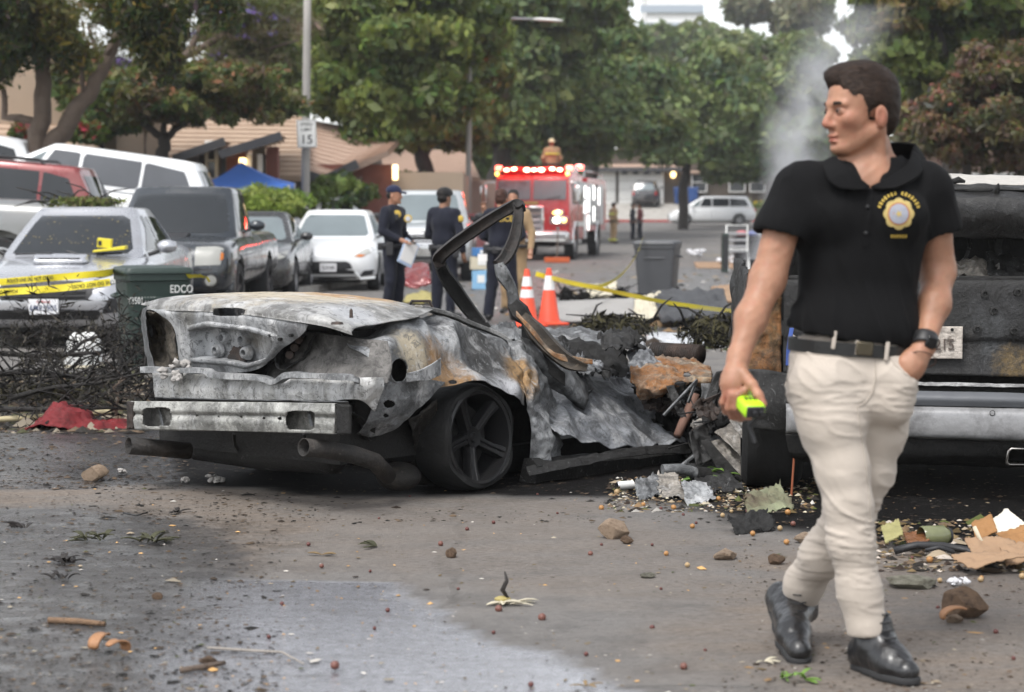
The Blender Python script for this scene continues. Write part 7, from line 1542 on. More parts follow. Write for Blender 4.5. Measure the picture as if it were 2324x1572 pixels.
# belt with buckle,loops
cw = w3(1934,790,5.95);ring = []
for a in np.linspace(0,2 * math.pi,49): ring.append(Vector(cw) + Vector((.187 * math.cos(a),.123 * math.sin(a),.014 * -math.cos(a))))
rg = []
for i,p in enumerate(ring):
 o_ = Vector((math.cos(2 * math.pi * i / 48),math.sin(2 * math.pi * i / 48),0));rg.append([p + o_ * a + Vector((0,0,b)) for a,b in ((.0,-.019),(.006,-.019),(.006,.019),(.0,.019))])
belt = MB().loft(rg,True,False).build('belt',mat('black_belt',(.010,.010,.010),.4,0,.2,30,.001,90),man,40,world=True);belt['_o'] = list(MO)
fb = W(1962,792,5.822);MB().box(fb,(.052,.010,.042),Ry(R(5))).build('buckle',mat('dark_brass',(.10,.085,.06),.3,.8),belt,30,world=True,bevel=.006);del belt['_o']
for px,py in ((1893,772),(2013,798),(1945,786)): MB().box(W(px,py,5.826),(.012,.010,.055),Ry(R(6))).build('belt_loop',M_KHAKI,man,30,world=True,bevel=.003)
# watch and cord
c = Vector(wrL) + Vector((.0,0,.012));ax = Vector(wrL - elL).normalized();s1_ = ax.cross(Vector((0,1,0))).normalized();s2_ = ax.cross(s1_).normalized()
wt = MB().loft([[c + ax * h_ + (s1_ * math.cos(a) + s2_ * math.sin(a)) * (.037 if abs(h_) < .015 else .035) for a in np.linspace(0,2 * math.pi,25)[:-1]] for h_ in (-.02,-.014,.014,.02)],True,False).build('watch',M_BLACK,man,60,world=True,solid=.006);wt['_o'] = list(MO)
MB().box(c + s1_ * .02 * 0 - Vector((-.012,.036,0)),(.034,.012,.038),Ry(R(20))).build('dial',mat('dark_dial',(.006,.006,.007),.15),wt,30,world=True,bevel=.006);del wt['_o']
c = Vector(wrL) + ax * .05;MB().tube([c + (s1_ * math.cos(a) + s2_ * math.sin(a)) * .040 for a in np.linspace(0,2 * math.pi,25)],.0018,6).build('wrist_cord',mat('brown_cord',(.06,.03,.02),.7),man,180,world=True)
# boots
def boot(nm,an,heel,toe,ball,sole_n):
 b = SDF();an,heel,toe,ball = map(np.array,(an,heel,toe,ball));up = np.array(sole_n) / np.linalg.norm(sole_n)
 b.cap(an + up * .06,an + up * .0,.050,.052,.03);b.cap(an + up * .0,heel + up * .055,.052,.045,.03);b.cap(heel + up * .045,ball + up * .045,.042,.046,.04);b.cap(an + up * .0,ball + up * .055,.042,.036,.05);b.cap(ball + up * .040,toe + up * .038,.048,.036,.03)
 b.plane(heel * .5 + toe * .5 + up * .016,-up,.006)
 ob,_,_ = sdf_ob(b,'boot',M_BOOT,man,.0048,lambda V: .0018 * vnoise(V,40,8,2),1,None,MO)
 s_ = SDF();s_.cap(heel + up * .012,heel * .45 + ball * .55 + up * .012,.043,.042,.02);s_.cap(heel * .45 + ball * .55 + up * .012,ball + up * .012,.042,.052,.03);s_.cap(ball + up * .012,toe + up * .012,.052,.040,.02);s_.plane(heel + up * .024,up,.003);s_.plane(heel + up * .0,-up,.003)
 ob['_o'] = 0;so,V,F = sdf_ob(s_,'sole',M_SOLE,ob,.005,None,1,None,MO);del ob['_o']
 laces = MB()
 for k in range(5):
  f_ = k / 5;c0 = an * (1 - f_) + ball * f_ + up * (.075 + .02 * (1 - f_));fw = (toe - heel) / np.linalg.norm(toe - heel);sd_ = np.cross(fw,up);c0 = c0 + fw * (.045 - .02 * f_);laces.tube([c0 - sd_ * .022 + fw * -.012,c0 + fw * .004 + up * .004,c0 + sd_ * .022 + fw * -.012],.003,6)
 laces.build('lace',M_BLACK,man,60,world=True)
hp,tp = G(1962,1520),G(2030,1552);d_ = (tp - hp);hp = Vector((hp.x,hp.y,0));tp = hp + Vector((.09,-.185,0));bp_ = hp.lerp(tp,.66)
boot('b',(hp.x + .025,hp.y - .045,.085),hp,tp,bp_,(0,0,1))
tq = G(1812,1502);tq = Vector((tq.x,tq.y,.0));hq = Vector(W(1772,1392,6.34));bq = tq.lerp(hq,.30) + Vector((0,0,-.005));nq = np.cross(np.array(tq - hq),np.cross(np.array([0,0,1.0]),np.array(tq - hq)));nq = -nq if nq[1] > 0 else nq
boot('b',w3(1812,1385,6.28),hq,tq,bq,nq)
# ---------------------------------------------------------------- handheld radio
rc = Vector(W(1698,917,5.65));rt = thing('handheld_radio','lime green and black handheld radio gripped in the walking man\'s hand','radio',tuple(rc));rt['_o'] = list(rc)
ax = (Vector(W(1712,940,5.60)) - Vector(W(1668,890,5.79))).normalized();ux = ax.cross(Vector((0,0,1))).normalized();uz = ux.cross(ax).normalized();f3 = Matrix((ux,ax,uz)).transposed()
M_LIME = mat('lime_plastic',(.42,.75,.015),.45,0,.08,12)
MB().box(rc,(.062,.145,.040),f3).build('casing',M_LIME,rt,30,world=True,bevel=.010)
MB().box(rc + ax * .074,(.052,.010,.032),f3).build('top_cap',M_TRIM,rt,30,world=True,bevel=.004)
MB().box(rc - ax * .02 - uz * .019,(.050,.08,.008),f3).build('battery',M_TRIM,rt,30,world=True,bevel=.003)
for s_ in (-.016,.004): MB().cyl(rc + ax * .078 + ux * s_,rc + ax * .094 + ux * s_,.0075,.0065,12).build('knob',M_TRIM,rt,40,world=True)
ab = rc + ax * .078 - ux * .02;MB().tube([ab,Vector(W(1700,965,5.61)),Vector(W(1713,1005,5.60))],[.008,.007,.0055],10).build('antenna',M_TRIM,rt,60,world=True)
for k in range(6): MB().box(rc + ax * (.02 + .0) + uz * .021 + ux * (-.012 + .012 * (k % 3)) + ax * (-.012 * (k // 3)),(.007,.007,.003),f3).build('key',M_TRIM,rt,0,world=True)
# ---------------------------------------------------------------- people in the distance
def figure(label,loc,face,H,top_m,leg_m,skin_m,h=.013,head='cap',hm=None,arms=None,legs=None,look=None,group=None,sleeve='long',vest=None,shoe_m=None,fat=1.0):
 """face: direction angle (0 = towards +x). arms: {side: (elbow, wrist)} in body axes (forward, left, up) fractions of H"""
 o = np.array(loc,float);k = H / 1.8;f = np.array([math.cos(face),math.sin(face),0]);l = np.array([-f[1],f[0],0]);J = lambda a,b,c: o + (f * a + l * b + np.array([0,0,c])) * k
 root = thing('person',label,'person',tuple(loc),group=group);root['_o'] = list(loc)
 arms = arms or {};legs = legs or {};g = SDF();s_ = SDF();p_ = SDF()
 lk = face if look is None else look;hf_ = (math.cos(lk),math.sin(lk),0);hl_ = (-math.sin(lk),math.cos(lk),0);hc = J(.02,0,1.655);Th,Rh = head_sdf(g,hc,hf_,hl_,k * .95,h < .01)
 g.cap(Th((-.025,0,-.08)),J(-.01,0,1.46),.056 * k,.06 * k,.03);g.ell(J(0,0,1.25),np.array([.10,.14,.22]) * k,np.stack([f,l,[0,0,1]],1),.05)
 Rb = np.stack([f,l,np.array([0,0,1.0])],1)
 s_.ell(J(.0,0,1.32),np.array([.135,.195,.19]) * k * fat,Rb,.06);s_.ell(J(.0,0,1.08),np.array([.125,.165,.18]) * k * fat,Rb,.06);s_.cap(J(-.01,.15,1.44),J(-.01,-.15,1.44),.07 * k,None,.06)
 p_.ell(J(-.01,0,.95),np.array([.125,.165,.11]) * k,Rb,.05)
 for sgn,sd_ in ((1,'L'),(-1,'R')):
  el,wr = arms.get(sd_,((-.03,sgn * .25,1.17),(.06,sgn * .26,.93)));sh = J(0,sgn * .19,1.43);el,wr = J(*el),J(*wr);fd = (wr - el) / np.linalg.norm(wr - el)
  s_.cap(sh,el,.070 * k,.058 * k,.04)
  if sleeve == 'long': s_.cap(el,wr - fd * .02,.056 * k,.045 * k,.03)
  g.cap(sh,el,.045 * k,.042 * k,.03);g.cap(el,wr,.042 * k,.028 * k,.03);hd = wr + fd * .07 * k;g.cap(wr,hd,.028 * k,.036 * k,.02)
  sidev = np.cross(fd,f if abs(fd @ f) < .8 else np.array([0,0,1.0]));sidev /= np.linalg.norm(sidev)
  for q in range(4): a0 = hd + sidev * (q - 1.5) * .019 * k;a1 = a0 + (fd * .05 + f * .012) * k;g.cap(a0,a1,.010 * k,.010 * k,.006);g.cap(a1,a1 + (fd * .022 + f * .02) * k,.010 * k,.008 * k,.004)
  g.cap(wr + fd * .03 * k - sidev * .02 * k,hd + (f * .04 - sidev * .02) * k,.012 * k,.010 * k,.008)
  hip = J(0,sgn * .095,.93);kn,an = legs.get(sd_,((.02,sgn * .11,.50),(-.02,sgn * .12,.10)));toe = J(an[0] + .19,an[1] + sgn * .03,.035);kn,an = J(*kn),J(*an);toe[2] = o[2] + .035 * k
  p_.cap(hip,kn,.105 * k,.080 * k,.04);p_.cap(kn,an,.078 * k,.070 * k,.03);g.cap(hip,kn,.07 * k,.05 * k,.03);g.cap(kn,an,.045 * k,.035 * k,.03)
  b = SDF();b.cap(an + np.array([0,0,.03]),an - f * .02 - np.array([0,0,.03 * k]),.05 * k,.05 * k,.02);b.cap(an * .98 + toe * .02 - np.array([0,0,.04 * k]),toe,.045 * k,.036 * k,.03);b.plane(o + np.array([0,0,.004]),np.array([0,0,-1.0]),.004)
  sdf_ob(b,'shoe',shoe_m or M_BOOT,root,h,None,1,None,loc)
 s_.plane(J(0,0,.90),np.array([0,0,-1.0]),.01)
 sdf_ob(g,'body',skin_m,root,h,None,1,lambda V: dict(flush=np.zeros(len(V))),loc)
 fd_ = lambda V: .010 * vnoise(V * np.array([1,1,.6]),11,51,2)
 sh_,SV_,SF_ = sdf_ob(s_,'shirt',top_m,root,h,fd_,1,None,loc);sdf_ob(p_,'trousers',leg_m,root,h,lambda V: .009 * vnoise(V * np.array([1,1,1.3]),9,52,2),1,None,loc)
 hh = SDF();Eh = lambda c,r,kk=.012,op='u': hh.ell(Th(c),np.array(r) * k * .95,Rh,kk,op)
 if head == 'hair':
  Eh((-.016,0,.045),(.110,.086,.096));Eh((-.04,0,-.01),(.085,.082,.085));Eh((.11,0,-.03),(.075,.11,.10),.012,'s');Eh((0,0,-.17),(.13,.13,.09),.012,'s');sdf_ob(hh,'hair',hm,root,h * .8,lambda V: .004 * vnoise(V,40,5),1,None,loc)
 elif head == 'cap':
  Eh((-.01,0,.06),(.112,.090,.078));hh.plane(Th((0,0,.025)),-Rh[:,2],.006);hh.cap(Th((.085,-.035,.035)),Th((.165,0,.022)),.016 * k,.012 * k,.02);hh.cap(Th((.085,.035,.035)),Th((.165,0,.022)),.016 * k,.012 * k,.02)
  sdf_ob(hh,'cap',hm,root,h * .8,None,1,None,loc);h2 = SDF();h2.ell(Th((-.045,0,-.005)),np.array([.072,.081,.07]) * k * .95,Rh,.01);sdf_ob(h2,'hair',M_HAIRB,root,h,None,1,None,loc)
 elif head == 'helmet':
  Eh((-.01,0,.07),(.125,.105,.085));Eh((-.02,0,.03),(.175,.135,.018),.02);hh.cap(Th((.10,0,.13)),Th((-.1,0,.14)),.014 * k,.012 * k,.02);hh.plane(Th((0,0,.02)),-Rh[:,2],.006);sdf_ob(hh,'helmet',hm,root,h * .8,None,1,None,loc)
 belt = []
 for a in np.linspace(0,2 * math.pi,25): belt.append(Vector(J(.152 * math.cos(a) * fat,.186 * math.sin(a) * fat,.965)))
 MB().tube(belt,.028 * k,8,caps=False,squash=1.0).build('belt',M_TRIM,root,60,world=True)
 return root,J,f,l,BVHTree.FromPolygons([Vector(v) for v in SV_],[tuple(int(i) for i in q) for q in SF_])
def gear(root,J,items):
 for (a,b,c),sz in items: MB().box(Vector(J(a,b,c)),sz).build('pouch',M_TRIM,root,30,world=True,bevel=.012)
p = W(893,700,26.8)
r1,J,f,l,bv = figure('officer in navy uniform and cap holding a pale clipboard beside the white hatchback',(p.x,26.8,0),R(-28),1.80,M_NAVY,M_NAVY,M_SKIN,.010,'cap',cloth('navy_cap',(.012,.016,.045)),arms={'L': ((-.02,.27,1.16),(.17,.20,1.02)),'R': ((-.02,-.26,1.16),(.22,-.17,1.05))},look=R(-12))
gear(r1,J,[((.06,-.185,.93),(.10,.10,.18)),((-.1,-.16,.96),(.08,.08,.10)),((.12,-.1,1.35),(.05,.07,.09))])
for px,py,sz in ((926,497,11),(901,487,9)):
 c = W(px,py,26.5);d = ray(px,py).normalized();h_ = bv.ray_cast(EYE,d);c = h_[0] if h_[0] is not None else c
 MB().lathe([(.001,-.006),(.03,-.006),(.052,-.002),(.055,.01)],c - d * .006,16,'y').build('shoulder_patch',M_GOLD,r1,60,world=True)
 if sz == 11: MB().lathe([(.001,-.004),(.034,-.003)],c - d * .016,16,'y').build('patch_field',M_SILV,r1,60,world=True)
cb = thing('clipboard','pale blue clipboard held by the capped officer','clipboard',tuple(W(927,575,26.55)));c = W(927,575,26.55);cb['_o'] = list(c)
f5 = Rz(R(35)) @ Ry(R(24));MB().box(c,(.24,.012,.34),f5).build('board',mat('pale_blue_board',(.45,.55,.72),.5),cb,0,world=True,bevel=.004);MB().box(c + f5 @ Vector((0,-.010,.01)),(.20,.004,.28),f5).build('paper',M_WHITEP,cb,0,world=True);MB().box(c + f5 @ Vector((0,-.012,.155)),(.10,.014,.03),f5).build('clip',M_CHR,cb,0,world=True,bevel=.003)
p = W(1008,705,26.7)
r2,J,f,l,bv = figure('officer in navy uniform with black beanie seen from behind between two colleagues',(p.x,26.7,0),R(62),1.76,M_NAVY,M_NAVY,M_SKIN2,.010,'hair',M_HAIRB,arms={'R': ((-.02,-.27,1.15),(.05,-.27,.90)),'L': ((.02,.25,1.15),(.2,.16,1.05))},look=R(48),fat=1.06)
gear(r2,J,[((-.02,-.20,.93),(.08,.09,.20)),((-.15,-.03,.96),(.10,.06,.09)),((-.13,.12,.97),(.08,.06,.09))])
bn = SDF();hc = J(.02,0,1.70);bn.ell(hc,np.array([.115,.10,.095]),None,.01);bn.plane(hc + np.array([0,0,-.02]),np.array([0,0,-1.0]),.005);sdf_ob(bn,'beanie',cloth('black_knit',(.008,.008,.009)),r2,.008,None,1,None,(p.x,26.7,0))
c = Vector(J(-.02,-.245,1.36));MB().box(c + Vector((.03,-.02,0)),(.07,.05,.085)).build('shoulder_patch',M_GOLD,r2,30,world=True,bevel=.02)
mb = MB()
for dx in (0,.045): q = Vector(J(-.175,-.03 - dx,.93));mb.tube([q + Vector((.022 * math.cos(a),-.01,.022 * math.sin(a))) for a in np.linspace(0,6.3,13)],.005,6)
mb.build('handcuffs',M_CHR,r2,60,world=True)
p = W(1138,730,25.9)
r3,J,f,l,bv = figure('bareheaded officer in navy uniform with yellow lettering on his back',(p.x,25.9,0),R(80),1.74,M_NAVY,M_NAVY,M_SKIN,.010,'hair',M_HAIRR,arms={'L': ((.02,.26,1.15),(.2,.14,1.08)),'R': ((.03,-.27,1.15),(.22,-.14,1.06))},look=R(70),fat=1.08,legs={'L': ((.02,.13,.5),(-.02,.17,.1)),'R': ((.02,-.13,.5),(-.02,-.17,.1))})
gear(r3,J,[((-.02,.20,.93),(.09,.09,.2)),((-.15,.05,.96),(.1,.06,.09)),((-.13,-.1,.97),(.09,.07,.1))])
c = Vector(J(-.158,-.03,1.375));tx = text('lettering','POLICE',.105,M_GOLD,r3,frame(c - Vector((p.x,25.9,0)) - Vector(f) * .02,-Vector(l),(0,0,1)),.006,.85)
c = Vector(J(-.10,.24,.86));MB().box(c,(.12,.02,.09)).build('folded_paper',M_WHITEP,r3,0,world=True)
p = W(1165,705,28.2)
figure('person in a tan jacket with one hand raised, half hidden behind the bareheaded officer',(p.x,28.2,0),R(-95),1.76,M_TAN,M_TAN,M_SKIN,.012,'hair',M_HAIRB,arms={'R': ((.1,-.36,1.18),(.16,-.40,1.46)),'L': ((.02,.27,1.15),(.12,.26,.92))},fat=1.1)
FFG = None
p = W(1392,560,86)
r,J,f,l,bv = figure('firefighter in tan turnout gear standing right of the fire engine',(p.x,86,gz(0,86)),R(30),1.8,M_TAN,M_TAN,M_SKIN,.022,'hair',M_HAIRB,fat=1.2)
MB().tube([Vector(J(.17 * math.cos(a),.215 * math.sin(a),1.28)) for a in np.linspace(0,6.3,17)],.03,6).build('reflective_band',M_HIVIS,r,60,world=True)
for sy in (.12,-.12): MB().tube([Vector(J(-.02 + .1 * math.cos(a),sy + .1 * math.sin(a),.17)) for a in np.linspace(0,6.3,13)],.03,6).build('reflective_band',M_HIVIS,r,60,world=True)
p = W(1436,538,92);figure('distant person in dark clothes standing beside a companion in red',(p.x,92,gz(0,92)),R(-20),1.72,cloth('dark_top',(.02,.022,.03)),M_NAVY,M_SKIN2,.024,'hair',M_HAIRB)
p = W(1452,535,93);figure('distant person in a dark red top standing beside a companion in dark clothes',(p.x,93,gz(0,93)),R(200),1.70,cloth('dull_red_top',(.17,.045,.045)),M_NAVY,M_SKIN2,.024,'hair',M_HAIRB)
# ================================================================== bins,cones,tape
def dome(*a): pass
p = W(1252,372,65.2)
r,J,f,l,bv = figure('firefighter in tan coat and helmet standing on top of the fire engine',(p.x,65.2,2.10),R(100),1.82,M_TAN,M_TAN,M_SKIN,.018,'helmet',mat('cream_helmet',(.55,.48,.30),.4),arms={'L': ((-.02,.30,1.16),(.12,.22,.98)),'R': ((-.02,-.30,1.16),(.12,-.22,.98))},fat=1.28)
MB().tube([Vector(J(.18 * math.cos(a),.24 * math.sin(a),1.30)) for a in np.linspace(0,6.3,17)],.028,6).build('reflective_band',M_HIVIS,r,60,world=True)
def bin_(name,label,cat,loc,rz,w,d,h,m,lidm,ajar=0.0,group=None,detail=True):
 t = thing(name,label,cat,loc,rz,group);s = .80
 rings = []
 for z,k in ((.06,s),(.10,s + .01),(h * .55,.90),(h * .86,.96),(h * .87,1.0),(h * .93,1.0)):
  ring = []
  for cx,cy,a0 in ((1,1,0),(-1,1,90),(-1,-1,180),(1,-1,270)):
   for a in (0,30,60,90): q = R(a0 + a);ring.append((cx * (w * k / 2 - .05) + .05 * math.cos(q),cy * (d * k / 2 - .05) + .05 * math.sin(q),z))
  rings.append(ring)
 MB().loft(rings).build('body',m,t,40)
 lid = MB().loft([[(x * 1.04,y * 1.04,h * .93 + .003) for x,y,_ in rings[-1]],[(x * 1.04,y * 1.04,h * .955) for x,y,_ in rings[-1]],[(x * .98,y * .98,h * .985) for x,y,_ in rings[-1]],[(x * .75,y * .75,h) for x,y,_ in rings[-1]]]).build('lid',lidm,t,40)
 if ajar: lid.rotation_euler = (ajar,0,0)
 MB().tube([(-w * .35,d / 2 - .0,h * .86),(-w * .35,d / 2 + .08,h * .90),(w * .35,d / 2 + .08,h * .90),(w * .35,d / 2,h * .86)],.018,8).build('handle',m,t,60)
 for x in (-1,1): MB().lathe([(.001,-.03),(.10,-.03),(.10,.03),(.001,.03)],(x * w * .40,d * .36,.10),18,'x').build('wheel',M_TYRE,t,40)
 if detail:
  for x in (-1,1): MB().tube([(x * w * .485,-.14,h * .74),(x * (w * .485 + .06),-.12,h * .72),(x * (w * .485 + .06),.08,h * .72),(x * w * .485,.10,h * .74)],.015,8).build('grip',m,t,60)
  MB().box((0,-d * .47,h * .70),(w * .5,.02,.03)).build('lift_bar',m,t,30,bevel=.008)
 return t
M_GBIN = mat('dark_green_plastic',(0.020,0.036,0.030),.5,0,.12,4,dirt=(.09,.09,.08),dirt_amt=.22);M_YBIN = mat('grey_bin_plastic',(0.060,0.062,0.068),.5,0,.1,4,dirt=(.12,.12,.12),dirt_amt=.25);M_BBIN = mat('blue_bin_plastic',(0.02,0.07,0.24),.5)
c = W(338,760,17.2)
gb = bin_('wheelie_bin','dark green wheelie bin with white lettering beside the silver sedan','bin',(c.x,17.4,0),R(22),.58,.62,.93,M_GBIN,M_GBIN)
text('lettering','Y35019255',.082,M_SIGNW,gb,frame(Vector((-.155,-.292,.635)),(1,0,0),(0,-.05,1)),.002,.62)
e_ = frame(Vector((.288,-.05,.72)),(0,1,0),(.06,0,1));text('lettering','EDCO',.095,M_SIGNW,gb,frame(Vector((.19,-.293,.73)),(1,0,0),(0,-.05,1)),.002,.75)
MB().loft([[(.10,-.288,.61),(.10,-.284,.66),(.17,-.287,.67)],[(.30,-.290,.60),(.28,-.288,.64),(.25,-.290,.65)]],True,True).build('sticker',M_SIGNW,gb,0)
c = W(1495,680,32.8);bin_('wheelie_bin','grey wheelie bin with yellow tape tied to its lid','bin',(c.x,33.1,0),R(-14),.70,.72,.97,M_YBIN,M_YBIN)
for k,px in enumerate((1543,1574)): c = W(px,470,139.5);bin_('wheelie_bin','blue wheelie bin beside the far garage','bin',(c.x,139.8,bank(c.x,139.8)),R(8 - 14 * k),.75,.78,1.2,M_BBIN,M_BBIN,group='blue bins by the garage',detail=False)
M_CONE = mat('cone_orange',(0.72,0.075,0.03),.5,0,.08,5);M_CONEW = mat('cone_white_collar',(0.70,0.70,0.70),.45)
for k,(px,py) in enumerate(((1196,742),(1246,738))):
 c = G(px,py);t = thing('traffic_cone',['orange traffic cone with two white collars, its foot nearer the officer','orange traffic cone with one white collar, tape wound on its tip'][k],'traffic cone',(c.x,c.y,0),rnd.uniform(0,1))
 MB().lathe([(.185,.03),(.15,.04),(.135,.06),(.032,.70),(.028,.715),(.001,.715)],n=24).build('body',M_CONE,t,50);MB().box((0,0,.018),(.40,.40,.032)).build('base',M_CONE,t,30,bevel=.012)
 for z0,z1 in (((.36,.46),(.50,.62)) if k == 0 else ((.44,.62),)):
  rr_ = lambda z: .135 + (.032 - .135) * (z - .06) / .64 + .003;MB().lathe([(rr_(z0) - .004,z0),(rr_(z0),z0),(rr_(z1),z1),(rr_(z1) - .004,z1)],n=24).build('collar',M_CONEW,t,50)
M_TAPE = mat('yellow_tape',(0.72,0.60,0.03),.4,0,.06,5)
def tape(label,pts,w=.075,roll=None,txt=None,txt_n=0,flip=False,tx0=.1,tstep=.9,group=None):
 P = [np.array(p) for p in pts];P = [cat4(*[P[min(max(i + o,0),len(P) - 1)] for o in (-1,0,1,2)],f) for i in range(len(P) - 1) for f in np.linspace(0,1,9)[:-1]] + [P[-1]]
 o = Vector(P[0]);t = thing('barrier_tape',label,'barrier tape',tuple(o),group=group);t['_o'] = list(o);rows = [[],[]];up0 = []
 for i,p in enumerate(P):
  tt = Vector(P[min(i + 1,len(P) - 1)] - P[max(i - 1,0)]).normalized();a = (roll[0] + (roll[1] - roll[0]) * i / len(P)) if roll else 0.0;a += .25 * mnoise.noise(Vector((i * .3,1,2)))
  side = tt.cross(Vector((0,0,1))).normalized();u = (Vector((0,0,1)) - tt * tt.z).normalized();u = (u * math.cos(a) + side * math.sin(a)).normalized();up0.append((Vector(p),tt,u))
  rows[0].append(Vector(p) - u * w / 2);rows[1].append(Vector(p) + u * w / 2)
 mid = [(a + b) / 2 + up0[i][1].cross(up0[i][2]) * .003 * math.sin(i) for i,(a,b) in enumerate(zip(*rows))]
 MB().grid([rows[0],mid,rows[1]]).build('strip',M_TAPE,t,180,world=True)
 if txt:
  L = [0]
  for i in range(1,len(P)): L.append(L[-1] + float(np.linalg.norm(P[i] - P[i - 1])))
  for k in range(txt_n):
   s_ = tx0 + k * tstep;i = min(max(j for j in range(len(L)) if L[j] <= s_),len(P) - 2);q,tt,u = up0[i];q = q + tt * (s_ - L[i]);x = tt if not flip else -tt;u2 = u if not flip else -u
   n_ = x.cross(u2);
   if n_.y > 0: n_ = -n_
   text('lettering',txt,.046,M_BLACK,t,frame(q + n_ * .005 - o,x,u2),.0004,.8)
 return t
tape('upper yellow police tape stretched from the left edge to the green bin',[W(-160,656,17.6),W(0,641,17.3),W(130,630,17.05),W(244,620,17.05),W(262,615,17.8),W(340,611,18.0),W(405,613,18.0),W(428,620,17.9)],.058,(0.0,.3),'POLICE LINE DO NOT CROSS',2,False,.05,1.05)
tape('lower yellow police tape with upside-down print crossing to the green bin',[W(-160,676,17.1),W(0,664,17.0),W(130,655,16.9),W(250,641,16.85)],.060,(0,-.1),'POLICE LINE DO NOT CROSS',2,True,0.55,1.0)
tape('loose yellow tape end curling off the green bin lid',[W(425,628,17.2),W(450,627,17.15),W(466,629,17.1),W(476,640,17.1)],.05,(.8,1.2))
tape('yellow tape sagging from the cones up to the grey bin lid',[W(1216,622,25.1),W(1262,634,25.3),W(1320,648,27),W(1370,648,29),W(1412,622,31),W(1444,580,32.4),W(1456,548,32.7),W(1460,540,32.8)],.06,(.2,.5))
tape('yellow tape stretched from the cones behind the wrecks to the right',[W(1216,623,25.1),W(1260,634,24.9),W(1400,664,23),W(1530,690,21),W(1690,710,19)],.055,(.1,.6))
# yellow folder of tape on the silver sedan
c = W(250,566,21.6);t = thing('evidence_marker','yellow folded marker box lying on the silver sedan\'s hood','marker',tuple(c));t['_o'] = list(c)
MB().loft([[c + Vector(q) for q in ((-.18,-.05,-.035),(.17,-.05,-.005),(.17,.12,.0),(-.18,.12,-.03))],[c + Vector(q) for q in ((-.18,-.05,-.015),(.17,-.05,.035),(.17,.12,.04),(-.18,.12,-.01))]]).build('tray',M_TAPE,t,0,world=True,bevel=.006);mk = MB().box(c + Vector((-.06,.02,.065)),(.15,.10,.10),Ry(R(6))).build('box',M_TAPE,t,0,world=True,bevel=.005)
MB().box(c + Vector((-.105,-.033,.065)),(.04,.004,.05)).build('print',M_BLACK,t,0,world=True)
# ================================================================== rocks,fruit,leaves,litter
def rock_mesh(seed,m,name='rock',n=3):
 bm = bmesh.new();bmesh.ops.create_icosphere(bm,subdivisions=n,radius=1.0);o = Vector((seed * 3.1,seed * 7.7,seed * 1.9));planes = [(Vector((math.sin(seed * k * 1.7 + k),math.cos(seed * 2.3 * k),math.sin(k * 2.9 + seed))).normalized(),.48 + .32 * abs(math.sin(seed * 1.7 + k * 2.1))) for k in range(13)]
 for v in bm.verts:
  p = v.co.copy()
  for nn,d in planes:
   e = p.dot(nn) - d
   if e > 0: p -= nn * e
  v.co = p * (1 + .05 * mnoise.noise(p * 2.5 + o)) + mnoise.noise_vector(p * 6 + o) * .018
 me = bpy.data.meshes.new(name);bm.to_mesh(me);bm.free();return me
M_RTAN = mat('tan_rock',(0.42,0.31,0.22),.9,0,.25,5,.02,22,dirt=(.2,.13,.08),dirt_amt=.4);M_RBR = mat('brown_rock',(0.20,0.125,0.075),.9,0,.35,5,.02,22,dirt=(.06,.04,.03),dirt_amt=.4);M_RGR = mat('grey_green_rock',(0.25,0.24,0.19),.9,0,.3,4,.02,18,dirt=(.10,.09,.06),dirt_amt=.45)
for k,(px,py,w,h,m,lab) in enumerate(((212,1094,62,40,M_RTAN,'squared tan rock in front of the left exhaust pipe'),(1392,1226,74,46,M_RTAN,'large pale tan rock on dry asphalt in front of the wreck'),(1424,1237,28,20,M_RBR,'small reddish stone touching the large pale tan rock'),(1027,1269,30,26,M_RBR,'small wedge-shaped stone alone on grey asphalt'),(1650,1273,58,26,M_RTAN,'low tan rock with a split side left of the walking man'),(1762,1283,40,26,M_RBR,'dark brown cube-like stone beside the low tan rock'),
  (2196,1408,104,76,M_RBR,'big pointed brown rock right of the walking man'),(2072,1340,120,30,M_RGR,'flat grey-green slab of rock behind the big pointed rock'),(1836,1235,60,24,M_RTAN,'muddy tan rock half hidden behind the walking man\'s rear leg'),(2166,1418,40,24,M_RTAN,'small orange-tan stone leaning on the big pointed rock'),(600,1500,0,0,None,''),(356,1362,24,16,M_RBR,'small dark stone on the wet asphalt'),(470,1512,42,22,M_RBR,'reddish clod at the end of a stick on the wet film'),(1473,1313,36,12,M_RGR,'small flat grey stone on the dry asphalt'))):
 if m is None: continue
 g = G(px,py);s_ = 4519 / g.y;o = finish('rock',rock_mesh(k + 1.3,m),m,None,22);o.location = (g.x,g.y + w / s_ * .3,h / s_ * .42);o.scale = (w / s_ * .58,w / s_ * .45,h / s_ * .62);o.rotation_euler = (0,0,rnd.uniform(-.5,.5));tag(o,lab,'rock')
